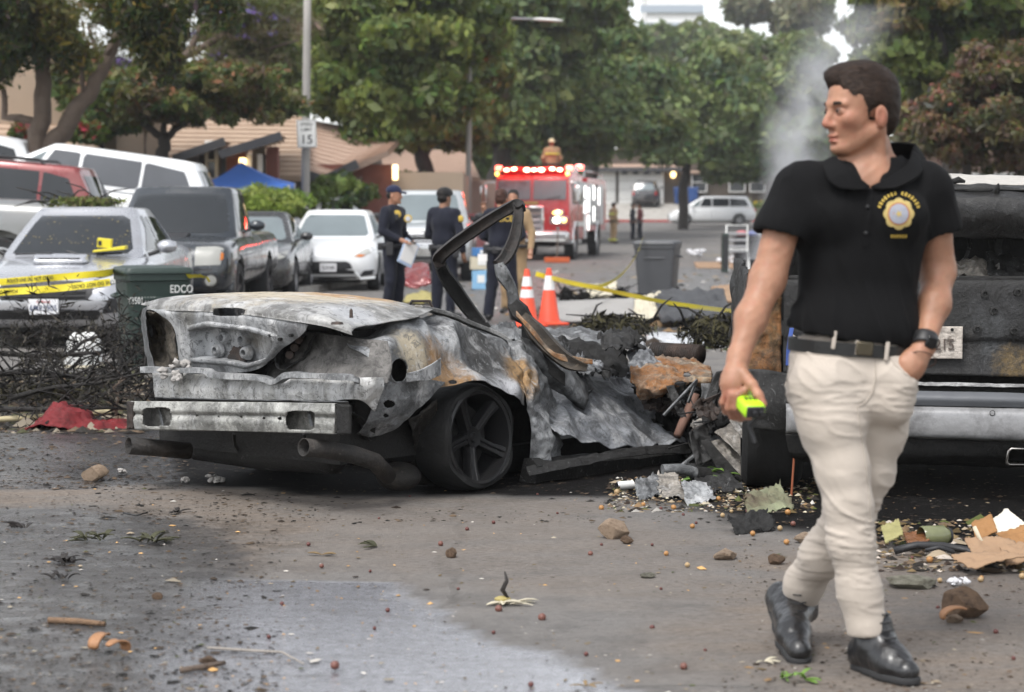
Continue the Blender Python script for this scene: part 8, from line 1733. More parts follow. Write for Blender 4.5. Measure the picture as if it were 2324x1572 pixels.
# round fruit scattered over the street
FM = [mat('orange_fruit',(0.36,0.18,0.06),.45,0,.25,40),mat('tan_fruit',(0.36,0.25,0.13),.5,0,.25,40),mat('dark_berry',(0.10,0.03,0.025),.4,0,.3,40),mat('rosy_fruit',(0.15,0.06,0.045),.5,0,.25,40)]
bm = bmesh.new();bmesh.ops.create_uvsphere(bm,u_segments=10,v_segments=7,radius=1.0)
for v in bm.verts: v.co.z *= .93;v.co += mnoise.noise_vector(v.co * 2) * .04
fruit_me = []
for m in FM: me = bpy.data.meshes.new('fruit');bm.to_mesh(me);me.polygons.foreach_set('use_smooth',[True] * len(me.polygons));me.materials.append(m);fruit_me.append(me)
bm.free();fr_ = random.Random(3)
spots = [(930,1130),(860,1180),(1220,1125),(1265,1168),(1340,1262),(1365,1240),(1392,1200),(1430,1222),(1512,1262),(1560,1288),(1590,1160),(1460,1150),(1500,1158),(1540,1172),(1580,1190),(1640,1175),(1690,1140),(1660,1165),(1705,1190),(1845,1190),(1800,1195),(1770,1205),(2005,1230),(2050,1245),(2095,1250),(2150,1258),(2180,1252),(2070,1270),(2010,1285),(2110,1278),(2230,1270),(2282,1290),(2320,1315),(1990,1300),(1995,1275),(1120,1190),(1060,1205),(1640,1330),(1500,1340),(1480,1240),(700,1240),(640,1375),(610,1450),(850,1430),(760,1520),(1040,1340),(1230,1410),(1480,1430),(1600,1480),(1690,1360),(2260,1440),(2300,1500),(2160,1480),(880,1390),(730,1290),(1000,1240),(840,1300),(1205,1560),(1330,1490),(1120,1440)]
spots += [(fr_.gauss(1560,120),fr_.gauss(1165,28)) for _ in range(14)] + [(fr_.uniform(1980,2324),fr_.uniform(1225,1330)) for _ in range(8)] + [(fr_.uniform(500,2300),fr_.uniform(1150,1560)) for _ in range(10)]
for k,(px,py) in enumerate(spots):
 if py < 1120 or (px > 1350 and k % 3 == 1): continue
 g = G(px,py);q = fr_.choice((0,1,1,0,2,3)) if (px > 1350 and py < 1340) else fr_.choice((2,2,2,2,3));r_ = (.012 if q < 2 or q == 3 else .009) * fr_.uniform(.75,1.2)
 if q == 2: r_ *= .9
 o = bpy.data.objects.new('fruit',fruit_me[q]);COL.objects.link(o);o.location = (g.x,g.y,r_ * .9);o.scale = (r_,r_,r_);o.rotation_euler = (fr_.uniform(0,3),fr_.uniform(0,3),0)
 tag(o,['small round orange fruit lying on the street','small round tan fruit lying on the street','tiny dark berry lying on the street','small rosy fruit lying on the street'][q],'fruit',['orange fruit fallen on the street','tan fruit fallen on the street','dark berries fallen on the street','rosy fruit fallen on the street'][q])
# uncountable litter: leaf scraps,mud crumbs,char flakes
def litter(name,label,n_,gen,size,pal,seed,thick=.35,zoff=.002):
 rs = np.random.RandomState(seed);P = np.array([gen(rs) for _ in range(n_)]);s = size * rs.lognormal(0,.5,n_);a = rs.uniform(0,6.28,n_);asp = rs.uniform(.25,.9,n_);V,F,CC = [],[],[]
 cols = np.array(pal)[rs.randint(len(pal),size=n_)] * rs.uniform(.6,1.4,(n_,1))
 ca,sa = np.cos(a),np.sin(a);base = [(-1,-.6),(-.2,-1),(1,-.3),(.7,.8),(-.5,.9)]
 ring = np.stack([np.stack([P[:,0] + s * (x * ca - y * asp * sa),P[:,1] + s * (x * sa + y * asp * ca),zoff + P[:,2] + s * rs.uniform(0,.12,n_) * thick],1) for x,y in base],1)
 topv = np.stack([P[:,0],P[:,1],zoff + P[:,2] + s * thick * rs.uniform(.15,1.0,n_)],1)[:,None]
 V = np.concatenate([ring,topv],1).reshape(-1,3);o = np.arange(n_)[:,None] * 6;F = np.concatenate([np.stack([o[:,0] + k,o[:,0] + (k + 1) % 5,o[:,0] + 5],1) for k in range(5)])
 return tag(np_mesh(name,V,F,M_LEAF_D,None,0,dict(lc=np.repeat(cols,6,0))),label,kind='stuff')
n = N('litter');n.set(col=n.attr('lc','Color'),rough=.8,spec=.25);M_LEAF_D = n.m
def in_px(x0,y0,x1,y1):
 return lambda rs: (lambda g: (g.x,g.y,0.0))(G(rs.uniform(x0,x1),y0 + (y1 - y0) * rs.uniform() ))
CH = [(.012,.011,.010),(.02,.017,.014),(.05,.035,.024),(.10,.07,.045)];LF = [(.10,.07,.03),(.14,.10,.05),(.06,.07,.02),(.20,.13,.07),(.03,.02,.015),(.25,.2,.14)]
litter('mud_crumbs','dark mud crumbs and char specks on the wet asphalt',3000,in_px(-60,1120,640,1600),.0055,CH,1)
litter('mud_crumbs','black wet grit on the asphalt beside the red cloth',2200,in_px(-60,975,420,1112),.007,CH,11,.5)
litter('char_flakes','char flakes under and around the wrecks',2600,in_px(150,1030,2380,1190),.008,CH,2,.35)
litter('leaf_scraps','small leaf scraps and grit over the street',900,in_px(0,1110,2380,1600),.0055,LF,3,.4)
litter('mud_crumbs','brown mud crumbs on the right-hand asphalt',1200,in_px(1640,1230,2400,1600),.005,[(.06,.04,.028),(.10,.07,.05),(.03,.022,.016)],4,.6)
litter('grit','pale grit and paper flecks on the street',420,in_px(0,1110,2380,1600),.006,[(.45,.42,.38),(.3,.26,.2),(.5,.3,.12)],5,.5)
litter('rubble','mixed rubble strewn behind the wreck',1500,in_px(1180,690,1760,800),.035,CH + LF + [(.4,.38,.35)],6,.7)
litter('rubble','scorched rubble at the left under the branches',1500,in_px(-60,850,340,985),.028,CH + [(.2,.17,.13),(.06,.06,.03)],7,.7)
litter('rubble','scraps between the wreck and the burnt pickup',1500,in_px(1380,1085,1850,1165),.010,CH + LF + [(.4,.38,.35),(.45,.4,.3)],8,.8)
litter('rubble','scraps around the cardboard heap',900,in_px(1960,1180,2400,1300),.015,CH + LF + [(.4,.35,.3)],9,.7)
litter('street_scraps','scraps scattered on the street near the officers and cones',500,in_px(880,600,1720,720),.05,LF + CH + [(.4,.38,.35)],10,.5)
# larger leaves and tufts,one by one
def leaf_ob(name,label,cat,px,py,L,m,seed,curl=.5,n_bl=1,group=None):
 g = G(px,py);rr = random.Random(seed);mb = MB()
 for b in range(n_bl):
  a = rr.uniform(0,6.28);d = Vector((math.cos(a),math.sin(a),0));sd_ = Vector((-d.y,d.x,0));up_ = rr.uniform(.05,curl * .7);rows = [];off_ = Vector((rr.uniform(-.6,.6),rr.uniform(-.5,.5),0)) * (L if n_bl > 5 else 0);w_f = rr.uniform(.3,1)
  for i in range(8):
   u = i / 7;w = L * .20 * w_f * math.sin(math.pi * min(1,u * .95 + .03)) ** .8;c_ = off_ + Vector((0,0,.004)) + d * (L * u) + Vector((0,0,L * up_ * (u * (1.6 - u)) ))
   rows.append([c_ - sd_ * w + Vector((0,0,w * .5)),c_,c_ + sd_ * w + Vector((0,0,w * .5))])
  mb.grid(rows)
 o = mb.build(name,m,None,180,solid=.0015);o.location = (g.x,g.y,0);return tag(o,label,cat,group)
M_DLEAF = mat('dry_leaf',(.22,.15,.07),.7,0,.3,30);M_BLKL = mat('black_leaf',(.018,.014,.012),.6,0,.3,30);M_GRN = mat('fresh_green_leaf',(.14,.26,.04),.6,0,.25,30);M_CREAM = mat('cream_petal',(.55,.50,.38),.7,0,.15,30);M_DGRN = mat('dull_green_leaf',(.05,.05,.022),.7,0,.3,30);M_PEEL = mat('orange_peel',(.32,.16,.075),.6,0,.2,20)
o = leaf_ob('leaf_sprig','cream and yellow torn flower with a dark curled leaf on the asphalt','flower',1160,1372,.09,M_CREAM,2,.35,6)
MB().tube([(-.01,0,.02),(-.03,0,.05),(-.015,-.01,.085),(-.022,0,.115)],[.010,.018,.014,.006],10,squash=.5).build('curled_leaf',M_BLKL,o,180);MB().ell((-.03,0,.018),(.03,.018,.012),10,6).build('seed_pod',mat('pod_yellow',(.33,.27,.10),.7),o,180)
leaf_ob('pine_tuft','fresh green needle tuft lying in front of the bent panels','twig',1612,1092,.11,M_GRN,5,1.1,26).scale = (1,1,1.15)
for k,(px,py,L,m,nb,lab,nm) in enumerate(((215,1228,.075,M_DGRN,14,'tuft of muddy grass nearest the left mud strip','grass_tuft'),(345,1232,.09,M_DGRN,16,'wide clump of muddy leaves right of the grass tuft','leaf_clump'),(150,1282,.07,M_BLKL,14,'small black clump of wet leaves on wet asphalt','leaf_clump'),(140,1315,.06,M_BLKL,8,'flat black leaf pair below the small black clump','leaf_clump'),(405,1165,.07,M_BLKL,5,'pointed black leaf standing up on the mud strip','leaf'),(855,1243,.08,M_DGRN,4,'curled olive leaf on dry grey asphalt','leaf'),(1800,1545,.06,M_GRN,9,'small green sprig at the walking man\'s feet','sprig'),(1735,1505,.05,M_CREAM,5,'pale husk beside the green sprig','husk'),(730,1262,.06,M_DLEAF,4,'dry leaf on the brown mud','leaf'),(40,1200,.07,M_BLKL,8,'dark leaf clump at the left edge','leaf_clump'),(1330,1560,.05,M_DLEAF,4,'dry leaf on the wet film near the bottom edge','leaf'))):
 leaf_ob(nm,lab,'leaves' if 'clump' in nm or 'tuft' in nm else 'leaf',px,py,L,m,k + 20,.9 if nb > 6 else .35,nb)
for px,py,lab in ((232,1483,'upright half of a curled orange husk on the wet asphalt'),(262,1500,'lying half of a curled orange husk on the wet asphalt'),(2170,1420,'orange husk against the big pointed rock')):
 g = G(px,py);mb = MB();rows = []
 for i in range(9): a = i / 8 * 2.6 - .3;rows.append([Vector((.05 * math.cos(a),.02 * j * math.sin(1 + i * .2),.028 + .028 * math.sin(a) + .006 * abs(j))) for j in (-1,-.4,.4,1)])
 o = mb.grid(rows).build('husk',M_PEEL,None,180,solid=.006);o.location = (g.x,g.y,.0);o.rotation_euler = (0,0,px * .1);tag(o,lab,'husk')
def stick(label,pts,r,m=None,name='stick'):
 P = [G(*q[:2]) + Vector((0,0,q[2] if len(q) > 2 else .01)) for q in pts];o = P[0];mb = MB().tube([p - o for p in P],[r,r,r * .8,r * .5][:len(P)] if len(P) <= 4 else [r * (1 - .6 * i / len(P)) for i in range(len(P))],7);ob = mb.build(name,m or M_BARK,None,180);ob.location = o;return tag(ob,label,'stick')
stick('thin pale stick with a bent dark end on the wet film',[(470,1478),(560,1484),(640,1488),(690,1515)],.005,M_BARKP);stick('short brown stick ending in a clod',[(410,1530),(470,1520),(510,1512)],.009);stick('brown peeled stick on the wet asphalt',[(110,1415),(180,1418),(238,1424)],.011,M_RBR);stick('curved thin twig on the mud strip',[(280,1170),(310,1176),(335,1168)],.004,M_BLACK)
g = G(900,1300)
# crumpled cloth and sheets
def cloth_heap(name,label,cat,px,m,Y,amp,seed,nu=30,nv=44,scale=7,thick=.004):
 rows = [[W(*q[:2],Y + (q[2] if len(q) > 2 else 0)) for q in r] for r in px];o = rows[-1][0];t_ = bpy.data.objects.new('x',None);t_['_o'] = [o.x,o.y,0]
 ob = sheet(name,rows,m,None,nu,nv,amp,scale,seed,.5,thick=thick,smooth=180);bpy.data.objects.remove(t_);return tag(ob,label,cat)
M_REDC = mat('red_cloth',(0.15,0.006,0.009),.75,0,.4,6,.012,14,dirt=(.02,.004,.004),dirt_amt=.42,dscale=7);
cloth_heap('red_cloth','crumpled dark-stained red cloth on the wet street beside the wreck','cloth',[[(115,945,.6),(140,925,.5),(185,930,.45),(235,955,.4),(295,955,.35)],[(85,962,.3),(130,918,.25),(190,940,.2),(240,962,.2),(300,965,.2)],[(40,980,0),(110,966,.0),(185,976,0),(250,978,0),(302,974,.05)]],M_REDC,12.55,.07,5)
cloth_heap('white_cloth','white and blue cloth corner at the bottom left edge','cloth',[[(-40,1545,.1),(20,1538,.1),(60,1558,.1)],[(-60,1620,-.15),(30,1610,-.15),(110,1600,-.1)]],mat('white_blue_cloth',(.62,.64,.70),.8,0,.1,5,dirt=(.12,.2,.5),dirt_amt=.3),5.75,.012,6,16,20)
for px,py,r_,lab in ((276,1078,.028,'twisted wisp of grey ash wool beside the tan rock'),(425,1098,.025,'small lump of grey ash wool under the wreck'),(490,1096,.04,'longer lump of grey ash wool under the wreck')):
 g = G(px,py);tag(wool('ash_wool',lab,(0,0,.01),r_,int(px)),lab,'ash wool').location = (g.x,g.y,.004)
# scraps in front of the bent panels
for k,(q,m,lab,nm) in enumerate((([(1480,1110),(1530,1100),(1560,1135),(1500,1130)],B_PAPER,'torn pale foil scrap in front of the collapsed door','foil_scrap'),([(1545,1125),(1600,1120),(1625,1140),(1560,1150)],B_ASH,'jagged white metal scrap beside the pale foil','metal_scrap'),([(1440,1120),(1490,1108),(1500,1128),(1450,1140)],B_GREY,'thin grey plastic film left of the pale foil','plastic_film'),([(1690,1150),(1770,1130),(1800,1158),(1700,1172)],mat('pale_green_mat',(.24,.26,.16),.9,0,.4,12,.01,30,dirt=(.08,.06,.04),dirt_amt=.5),'muddy pale green mat in front of the charred tyre','mat_scrap'),([(1650,1205),(1740,1192),(1760,1205),(1670,1215)],B_BLACK,'black charred strip on the asphalt before the mat','charred_strip'),([(1560,1080),(1640,1085),(1690,1115),(1590,1120)],B_SOOT,'crushed sooty sheet under the bent panels','sooty_sheet'))):
 gg = [G(*c_) for c_ in q];up_ = Vector((0,0,.03));tag(sheet(nm,[[gg[0] + up_ * 2,gg[1] + up_ * 2.2],[gg[3],gg[2] + up_ * .4]],m,None,20,26,.035,12,200 + k,.6,ragged=.5),lab,'scrap')
g = G(1420,1112);t = thing('small_can','small dented white can lying left of the foil scraps','can',(g.x,g.y,.022),.5);MB().cyl((-.045,0,0),(.04,0,0),.022,.022,16).build('can_body',M_SIGNW,t,40);MB().cyl((-.052,0,0),(-.044,0,0),.018,.022,16).build('rim',M_CHR,t,40)
g = G(1545,1100);t = thing('burnt_pipe','short burnt pipe stub lying on the scraps by the sill','pipe',(g.x,g.y,.05),.3);MB().tube([(-.1,0,.03),(.0,0,.03),(.1,.02,.0)],[.026,.026,.03],14).build('pipe_body',B_GREY,t,60);MB().tube([(.08,.02,.0),(.16,.04,-.02)],[.04,.045],12).build('flange',B_BLACK,t,60)
# cardboard and sheet heap at the right edge
M_CARD = mat('wet_cardboard',(.29,.185,.11),.85,0,.15,4,.004,40,dirt=(.12,.07,.04),dirt_amt=.35);M_CARDO = mat('orange_scorched_card',(.28,.14,.05),.8,0,.2,4,.004,40,dirt=(.08,.04,.02),dirt_amt=.35)
for k,(q,m,lab,nm) in enumerate((([(2225,1205),(2285,1158),(2330,1190),(2300,1225)],mat('cream_panel',(.60,.56,.48),.6,0,.06,5),'curved cream plastic panel on top of the cardboard heap','cream_sheet'),([(2260,1215),(2340,1185),(2360,1225),(2290,1240)],M_CARDO,'orange scorched board at the right edge of the heap','scorched_board'),([(2190,1225),(2290,1222),(2330,1250),(2215,1270)],M_CARD,'brown cardboard box side with spots in the heap','cardboard_piece'),([(2160,1262),(2260,1250),(2330,1262),(2200,1290)],M_CARD,'flattened cardboard with pale torn edge at the heap front','cardboard_piece'),([(2205,1190),(2250,1170),(2262,1205),(2215,1222)],M_CARDO,'small rust-brown board leaning in the heap','scorched_board'),([(2270,1240),(2340,1232),(2350,1275),(2285,1282)],M_CARD,'folded dark cardboard at the heap right end','cardboard_piece'),([(2000,1195),(2040,1180),(2050,1215),(2010,1235)],mat('yellow_green_scrap',(.26,.24,.10),.7,0,.35,12),'yellow crumpled wrapper behind the walking man','wrapper'),([(2050,1215),(2100,1205),(2110,1228),(2060,1236)],mat('brown_film',(.16,.07,.03),.3,0,.4,12),'shiny brown torn film beside the yellow wrapper','film_scrap'))):
 Yk = G(q[3][0],q[3][1] + 18).y;tag(sheet(nm,[[W(*q[0],Yk + .12),W(*q[1],Yk + .16)],[W(*q[3],Yk),W(*q[2],Yk + .02)]],m,None,18,24,.02,10,230 + k,.5,thick=.006,ragged=.4),lab,'scrap')
for k,(pts,r_,m,lab,nm) in enumerate((([(2030,1255),(2080,1238),(2140,1240),(2200,1262),(2250,1290)],.016,M_TRIM,'black rubber hose arched in front of the cardboard heap','rubber_hose'),([(2100,1250),(2130,1243),(2160,1252),(2170,1268)],.009,M_TRIM,'thin black cable loop beside the rubber hose','cable'),([(2210,1196),(2225,1228),(2260,1250),(2262,1268),(2235,1282)],.008,M_CREAM,'pale bent stick poking from the cardboard heap','pale_stick'))):
 P = [Vector((*G(px,max(py,1262) if k == 0 else 1275).xy,0)) for px,py in pts];P = [Vector((p.x,p.y,max(.02,W(q[0],q[1],p.y).z))) for p,q in zip(P,pts)];tag(MB().tube([p - P[0] for p in P],r_,8).build(nm,m,None,180),lab,'hose' if k == 0 else 'cable' if k == 1 else 'stick').location = P[0]
g = G(2120,1245);t = thing('glass_jar','greenish glass jar lying on its side by the rubber hose','jar',(g.x,g.y,.05),.3);MB().lathe([(.04,-.06),(.044,-.055),(.044,.04),(.03,.055),(.03,.07)],n=18,axis='x').build('jar_body',mat('murky_green_glass',(.16,.17,.09),.15,0,.3,12),t,50);MB().lathe([(.001,.071),(.032,.071),(.032,.06)],n=18,axis='x').build('jar_lid',M_TRIM,t,50)
g = G(2165,1278);tag(wool('plastic_bag','',(0,0,.012),.035,9,None,mat('white_plastic_bag',(.60,.60,.62),.4)),'small crumpled white plastic bag on the muddy asphalt','bag').location = (G(2172,1330).x,G(2172,1330).y,0)
# ================================================================== charred branches at the left,brush heaps
M_CHARB = mat('charred_branch',(.014,.012,.011),.85,0,.4,12,.004,50,dirt=(.06,.04,.03),dirt_amt=.3)
def branch(label,px,Y,r,seed,twigs=14,needles=420,m=None):
 rr = random.Random(seed);P = [W(*q[:2],Y + (q[2] if len(q) > 2 else 0)) for q in px];o = P[0];t = thing('charred_branch',label,'branch',(o.x,o.y,0));t['_o'] = [o.x,o.y,0];mb = MB();limb(mb,P,r,r * .35,7,r * .5,seed);tips = []
 for k in range(twigs):
  i = rr.randrange(len(P) - 1);a = P[i].lerp(P[i + 1],rr.random());d = Vector((rr.uniform(-1,1),rr.uniform(-.6,.6),rr.uniform(-.5,.7))).normalized();L = rr.uniform(.15,.5);b = a + d * L * .5 + Vector((0,0,rr.uniform(-.05,.06)));c_ = b + (d + Vector((0,0,rr.uniform(-.6,.3)))).normalized() * L * .5
  a.z = max(a.z,.02);b.z = max(b.z,.02);c_.z = max(c_.z,.015);mb.tube([a,b,c_],[r * .35,r * .22,r * .1],5);tips += [(b,c_)]
 mb.build('wood',m or M_CHARB,t,180,world=True)
 rs = np.random.RandomState(seed);Cc = np.array([tuple(tips[rs.randint(len(tips))][0].lerp(tips[rs.randint(len(tips))][1],rs.uniform(0,1.0)) if False else (lambda q: q[0].lerp(q[1],rs.uniform(.2,1.1)))(tips[rs.randint(len(tips))])) for _ in range(needles)]) + rs.normal(scale=.05,size=(needles,3));Cc[:,2] = np.maximum(Cc[:,2],.01)
 V,F,cc = leaves(Cc,rs.normal(size=(needles,3)),.034,np.array([(.008,.007,.006),(.02,.018,.012),(.05,.044,.035),(.012,.01,.01)])[rs.randint(4,size=needles)],rs,.14)
 np_mesh('needles',V - np.array([o.x,o.y,0]),F,M_LEAF_D,t,0,dict(lc=cc));return t
BR = [([(-40,800),(100,810),(230,800),(320,775)],14.6,.022,'long charred branch arching over the heap below the sedan plate'),([(-30,850),(90,845),(200,862),(300,850)],13.8,.026,'thick charred branch lying low across the left heap'),([(20,905),(120,880),(220,870),(330,845)],13.4,.020,'charred branch rising towards the green bin'),([(120,830),(190,775),(250,755),(330,762)],15.2,.018,'thin charred branch curving up in front of the sedan bumper'),([(60,770),(120,740),(165,712)],15.6,.012,'upright charred twig crossing the sedan number plate'),([(270,920),(285,850),(300,790),(320,740)],14.2,.018,'needle-covered charred bough hanging against the green bin'),([(-20,930),(100,930),(210,925),(310,930)],12.9,.020,'flat charred bough behind the red cloth'),([(250,890),(300,860),(330,820),(345,780)],14.0,.016,'dense charred bough behind the wreck\'s left corner'),([(0,880),(60,840),(110,800)],14.3,.014,'short charred branch at the left edge of the heap')]
for k,(px,Y,r_,lab) in enumerate(BR): branch(lab,px,Y,r_,300 + k,24,380)
branch('bare brown twig standing up beside the wreck\'s bumper end',[(262,945),(268,905),(258,880),(285,860)],12.9,.010,340,5,10,M_BARK)
o = MB().tube([W(-10,953,12.9),W(120,945,12.95),W(252,936,13.0)],.02,10).build('pale_plank',mat('yellow_wood',(.42,.36,.22),.7,0,.2,6),None,60);tag(o,'long pale pole lying behind the red cloth','pole')
def heap(label,pxs,Y,seed,n_=2600,m=.04,pal=None,name='brush_heap',cat=None):
 t = thing(name,label,cat or 'brush heap',tuple(Vector((*W((pxs[0] + pxs[2]) / 2,pxs[3],Y).xy,0))));t['_o'] = list(t.location);rs = np.random.RandomState(seed);c0,r0 = env(*pxs,Y,.8);c0 = np.array(c0);d = rs.normal(size=(n_,3));d /= np.linalg.norm(d,axis=1)[:,None];q = c0 + d * np.array(r0) * rs.uniform(.2,1,(n_,1)) * (1 + .25 * vnoise(d,3,seed)[:,None]);q[:,2] = np.maximum(q[:,2],.01)
 V,F,cc = leaves(q,d,m,np.array(pal or [(.02,.018,.012),(.04,.036,.018),(.05,.045,.02),(.012,.011,.01)])[rs.randint(4,size=n_)],rs,.22);np_mesh('twigs',V - np.array(t['_o']),F,M_LEAF_D,t,0,dict(lc=cc))['kind'] = 'stuff'
 rr = random.Random(seed);mb = MB()
 for k in range(10): a = Vector(c0) + Vector((rr.uniform(-1,1) * r0[0],rr.uniform(-.5,.5),rr.uniform(-.6,.8) * r0[2]));a.z = max(.02,a.z);b = a + Vector((rr.uniform(-.5,.5),rr.uniform(-.3,.3),rr.uniform(-.1,.25)));b.z = max(.02,b.z);mb.tube([a,(a + b) / 2 + Vector((0,0,.04)),b],[.012,.010,.005],5)
 mb.build('branches',M_CHARB,t,180,world=True)['kind'] = 'stuff';return t
heap('scorched brush heap just right of the orange cones',(1300,715,1480,772),17.6,401);heap('scorched brush heap under the tape beside the burnt pickup',(1540,715,1720,790),16.4,402);heap('dark brush heap against the left kerb under the silver sedan',(-60,865,260,920),15.0,403,900)
heap('green leaf litter piled on the silver sedan roof',(110,445,285,473),23.6,404,900,.045,[(.09,.11,.03),(.06,.08,.02),(.14,.12,.05),(.10,.13,.03)],'leaf_litter','leaves')
c = W(190,760,15.9);t = thing('plastic_tub','white rounded plastic tub among the charred branches','tub',(c.x,15.9,.18));MB().lathe([(.001,.26),(.08,.25),(.13,.20),(.15,.1),(.15,.0),(.16,-.02)],n=20).build('tub_body',M_SIGNW,t,60);MB().lathe([(.16,-.03),(.175,-.02),(.16,.0)],n=20).build('rim',M_CREAM,t,60)
# leaf scraps on the sedan windscreen
for k in range(26):
 px,py = rnd.uniform(30,290),rnd.uniform(478,552);d = ray(px,py);
sed = next(o for o in SC.objects if o.name == 'silver_sedan');ws = next(o for o in sed.children if o.name.startswith('windscreen'));bpy.context.view_layer.update()
wb = BVHTree.FromPolygons([sed.matrix_world @ v.co for v in ws.data.vertices],[tuple(p.vertices) for p in ws.data.polygons]);mb = MB();rr = random.Random(8);cnt = 0
for k in range(80):
 px,py = rr.uniform(10,300),rr.uniform(475,556) if rr.random() < .6 else rr.uniform(535,556);h_ = wb.ray_cast(EYE,ray(px,py).normalized())
 if h_[0] is None: continue
 s_ = rr.uniform(.005,.018);a = rr.uniform(0,6.28);nn = h_[1];x = nn.cross(Vector((math.cos(a),math.sin(a),.3))).normalized();y = nn.cross(x);c_ = h_[0] + Vector((0,-.006,.004));mb.add([c_ + x * s_,c_ + y * s_ * .5,c_ - x * s_,c_ - y * s_ * .5],[(0,1,2,3)])
tag(mb.build('windscreen_leaves',mat('yellowed_leaf',(.20,.16,.06),.7,0,.5,60),None,0),'yellowed leaf scraps stuck to the silver sedan\'s windscreen',kind='stuff')
# ================================================================== things lying on the street farther back
def slab(name,label,cat,px,m,Y,h_=.06,seed=1,amp=.02):
 gg = [G(*c_) for c_ in px];up_ = Vector((0,0,h_));return tag(sheet(name,[[gg[0] + up_,gg[1] + up_ * 1.2],[gg[3] + up_ * .3,gg[2] + up_ * .4]],m,None,14,24,amp,4,seed,.5,thick=.03),label,cat)
slab('fallen_sheet','pale flat panel on the street behind the orange cones','panel',[(1260,705),(1440,700),(1450,735),(1250,738)],mat('dusty_grey_panel',(.30,.29,.28),.8,0,.2,3),25,.12,1);slab('cream_board','broken cream board under the yellow tape','panel',[(1440,715),(1500,700),(1520,720),(1440,755)],M_CREAM,22,.2,2,.08)
slab('black_tarp','black crumpled sheet on the street under the yellow tape','sheet',[(1480,700),(1640,700),(1660,740),(1500,745)],M_TRIM,22,.25,3,.14);slab('cardboard_sheet','tan cardboard sheet beyond the burnt pickup','cardboard',[(1615,672),(1700,668),(1700,692),(1598,698)],M_CARD,30,.15,4,.05)
slab('wet_sheet','shiny pale wet sheet behind the wreck nose','sheet',[(1460,768),(1640,765),(1660,790),(1480,796)],mat('pale_wet_sheet',(.42,.43,.45),.25,0,.2,5),16,.05,5,.05);slab('timber_piece','broken cream timber among black scraps beside the cones','timber',[(1330,668),(1400,664),(1400,678),(1330,684)],M_CREAM,34,.15,6,.06)
for k,(x0,y0,x1,y1) in enumerate(((1270,655,1300,690),(1300,668,1345,692),(1395,655,1425,690))):
 heap(['black charred lump just behind the right-hand cone','low black charred lump left of the cream timber','black charred lump right of the cream timber'][k],(x0,y0,x1,y1),31,410 + k,500,.06,[(.006,.006,.006)] * 4,'charred_lump','debris')
cloth_heap('red_bodywork','crumpled dark red bodywork between the officers','debris',[[(905,628,.4),(930,600,.5),(972,600,.5)],[(900,640,.1),(930,632,0),(975,620,0)],[(930,655,-.2),(950,655,-.2),(980,648,-.2)]],C_RED,34,.10,7,20,26,4,.02)
cloth_heap('yellow_sack','crumpled olive yellow sack behind the wreck','sack',[[(925,670,.4),(955,662,.4),(985,668,.4)],[(915,690,-.4),(950,688,-.4),(992,686,-.4)]],mat('olive_sack',(.30,.26,.10),.8,0,.3,6),31,.10,8,16,22,5,.02)
for k,(px,py,w,h_,m,lab) in enumerate(((1092,590,.34,.36,mat('pale_blue_box',(.22,.42,.62),.6),'pale blue carton under the tan carton by the silver pickup'),(1092,556,.40,.24,M_CREAM,'tan carton stacked on the pale blue carton'),(1092,532,.3,.16,mat('mid_blue_box',(.05,.18,.42),.6),'flat blue carton on top of the tan carton'))):
 c = W(px,py,37.5);z0 = (0,.37,.62)[k];t = thing('carton',lab,'carton',(c.x,37.5,z0),.12 * k);MB().box((0,0,h_ / 2),(w,.32,h_)).build('box',m,t,0,bevel=.01);MB().box((0,-.163,h_ * .55),(w * .4,.006,h_ * .4)).build('label_panel',M_SIGNW,t,0);MB().box((0,0,h_ + .004),(w * .98,.05,.006)).build('packing_strip',M_CARD,t,0)
# broom,hose lines at the engine
c = G(1252,586);t = thing('push_broom','orange push broom lying in front of the fire engine','broom',(c.x,58.5,.02));MB().box((0,0,.08),(.75,.10,.16)).build('bristles',mat('orange_bristle',(.50,.10,.03),.8),t,0,bevel=.02);MB().tube([(.0,0,.15),(.03,.5,.9)],.02,8).build('handle',M_BARK,t,60)
for k,(pts,r_,lab) in enumerate(((((1330,545,.02),(1380,560,.02),(1440,575,.02),(1500,582,.02)),.03,'dark fire hose running from the engine to the grey bin'),(((1375,578,.02),(1430,580,.02),(1490,580,.02),(1640,583,.02)),.04,'yellow fire hose lying across the street behind the grey bin'))):
 P = [G(px,py,z) for px,py,z in pts];tag(MB().tube([p - P[0] for p in P],r_,8).build('fire_hose',M_TRIM if k == 0 else mat('yellow_hose',(.5,.38,.08),.7),None,60),lab,'hose').location = P[0]
# salvaged furniture at the kerb beyond the burnt pickup
c = W(1672,600,50);t = thing('folding_chair','pale metal folding chair frame among salvaged belongings on the street','chair',(c.x,50,0));fx_ = [(-.26,0,0),(-.26,0,1.15),(.26,0,1.15),(.26,0,0)];MB().tube(fx_,.025,8).build('back_frame',M_SIGNW,t,60);MB().tube([(-.26,-.5,0),(-.26,-.1,.55),(.26,-.1,.55),(.26,-.5,0)],.025,8).build('front_frame',M_SIGNW,t,60);MB().box((0,-.2,.5),(.5,.42,.04)).build('seat',M_RIM,t,0,bevel=.01)
for k in range(3): MB().box((0,.0,.62 + .16 * k),(.5,.02,.06)).build('back_slat',M_RIM,t,0,bevel=.008)
c = W(1700,560,51);t = thing('storage_crate','black storage crate piled with clothes beside the folding chair','crate',(c.x,51,0));MB().box((0,0,.4),(.75,.5,.8)).build('box',M_TRIM,t,0,bevel=.03);MB().box((0,0,.84),(.8,.55,.06)).build('lid',M_TRIM,t,0,bevel=.02)
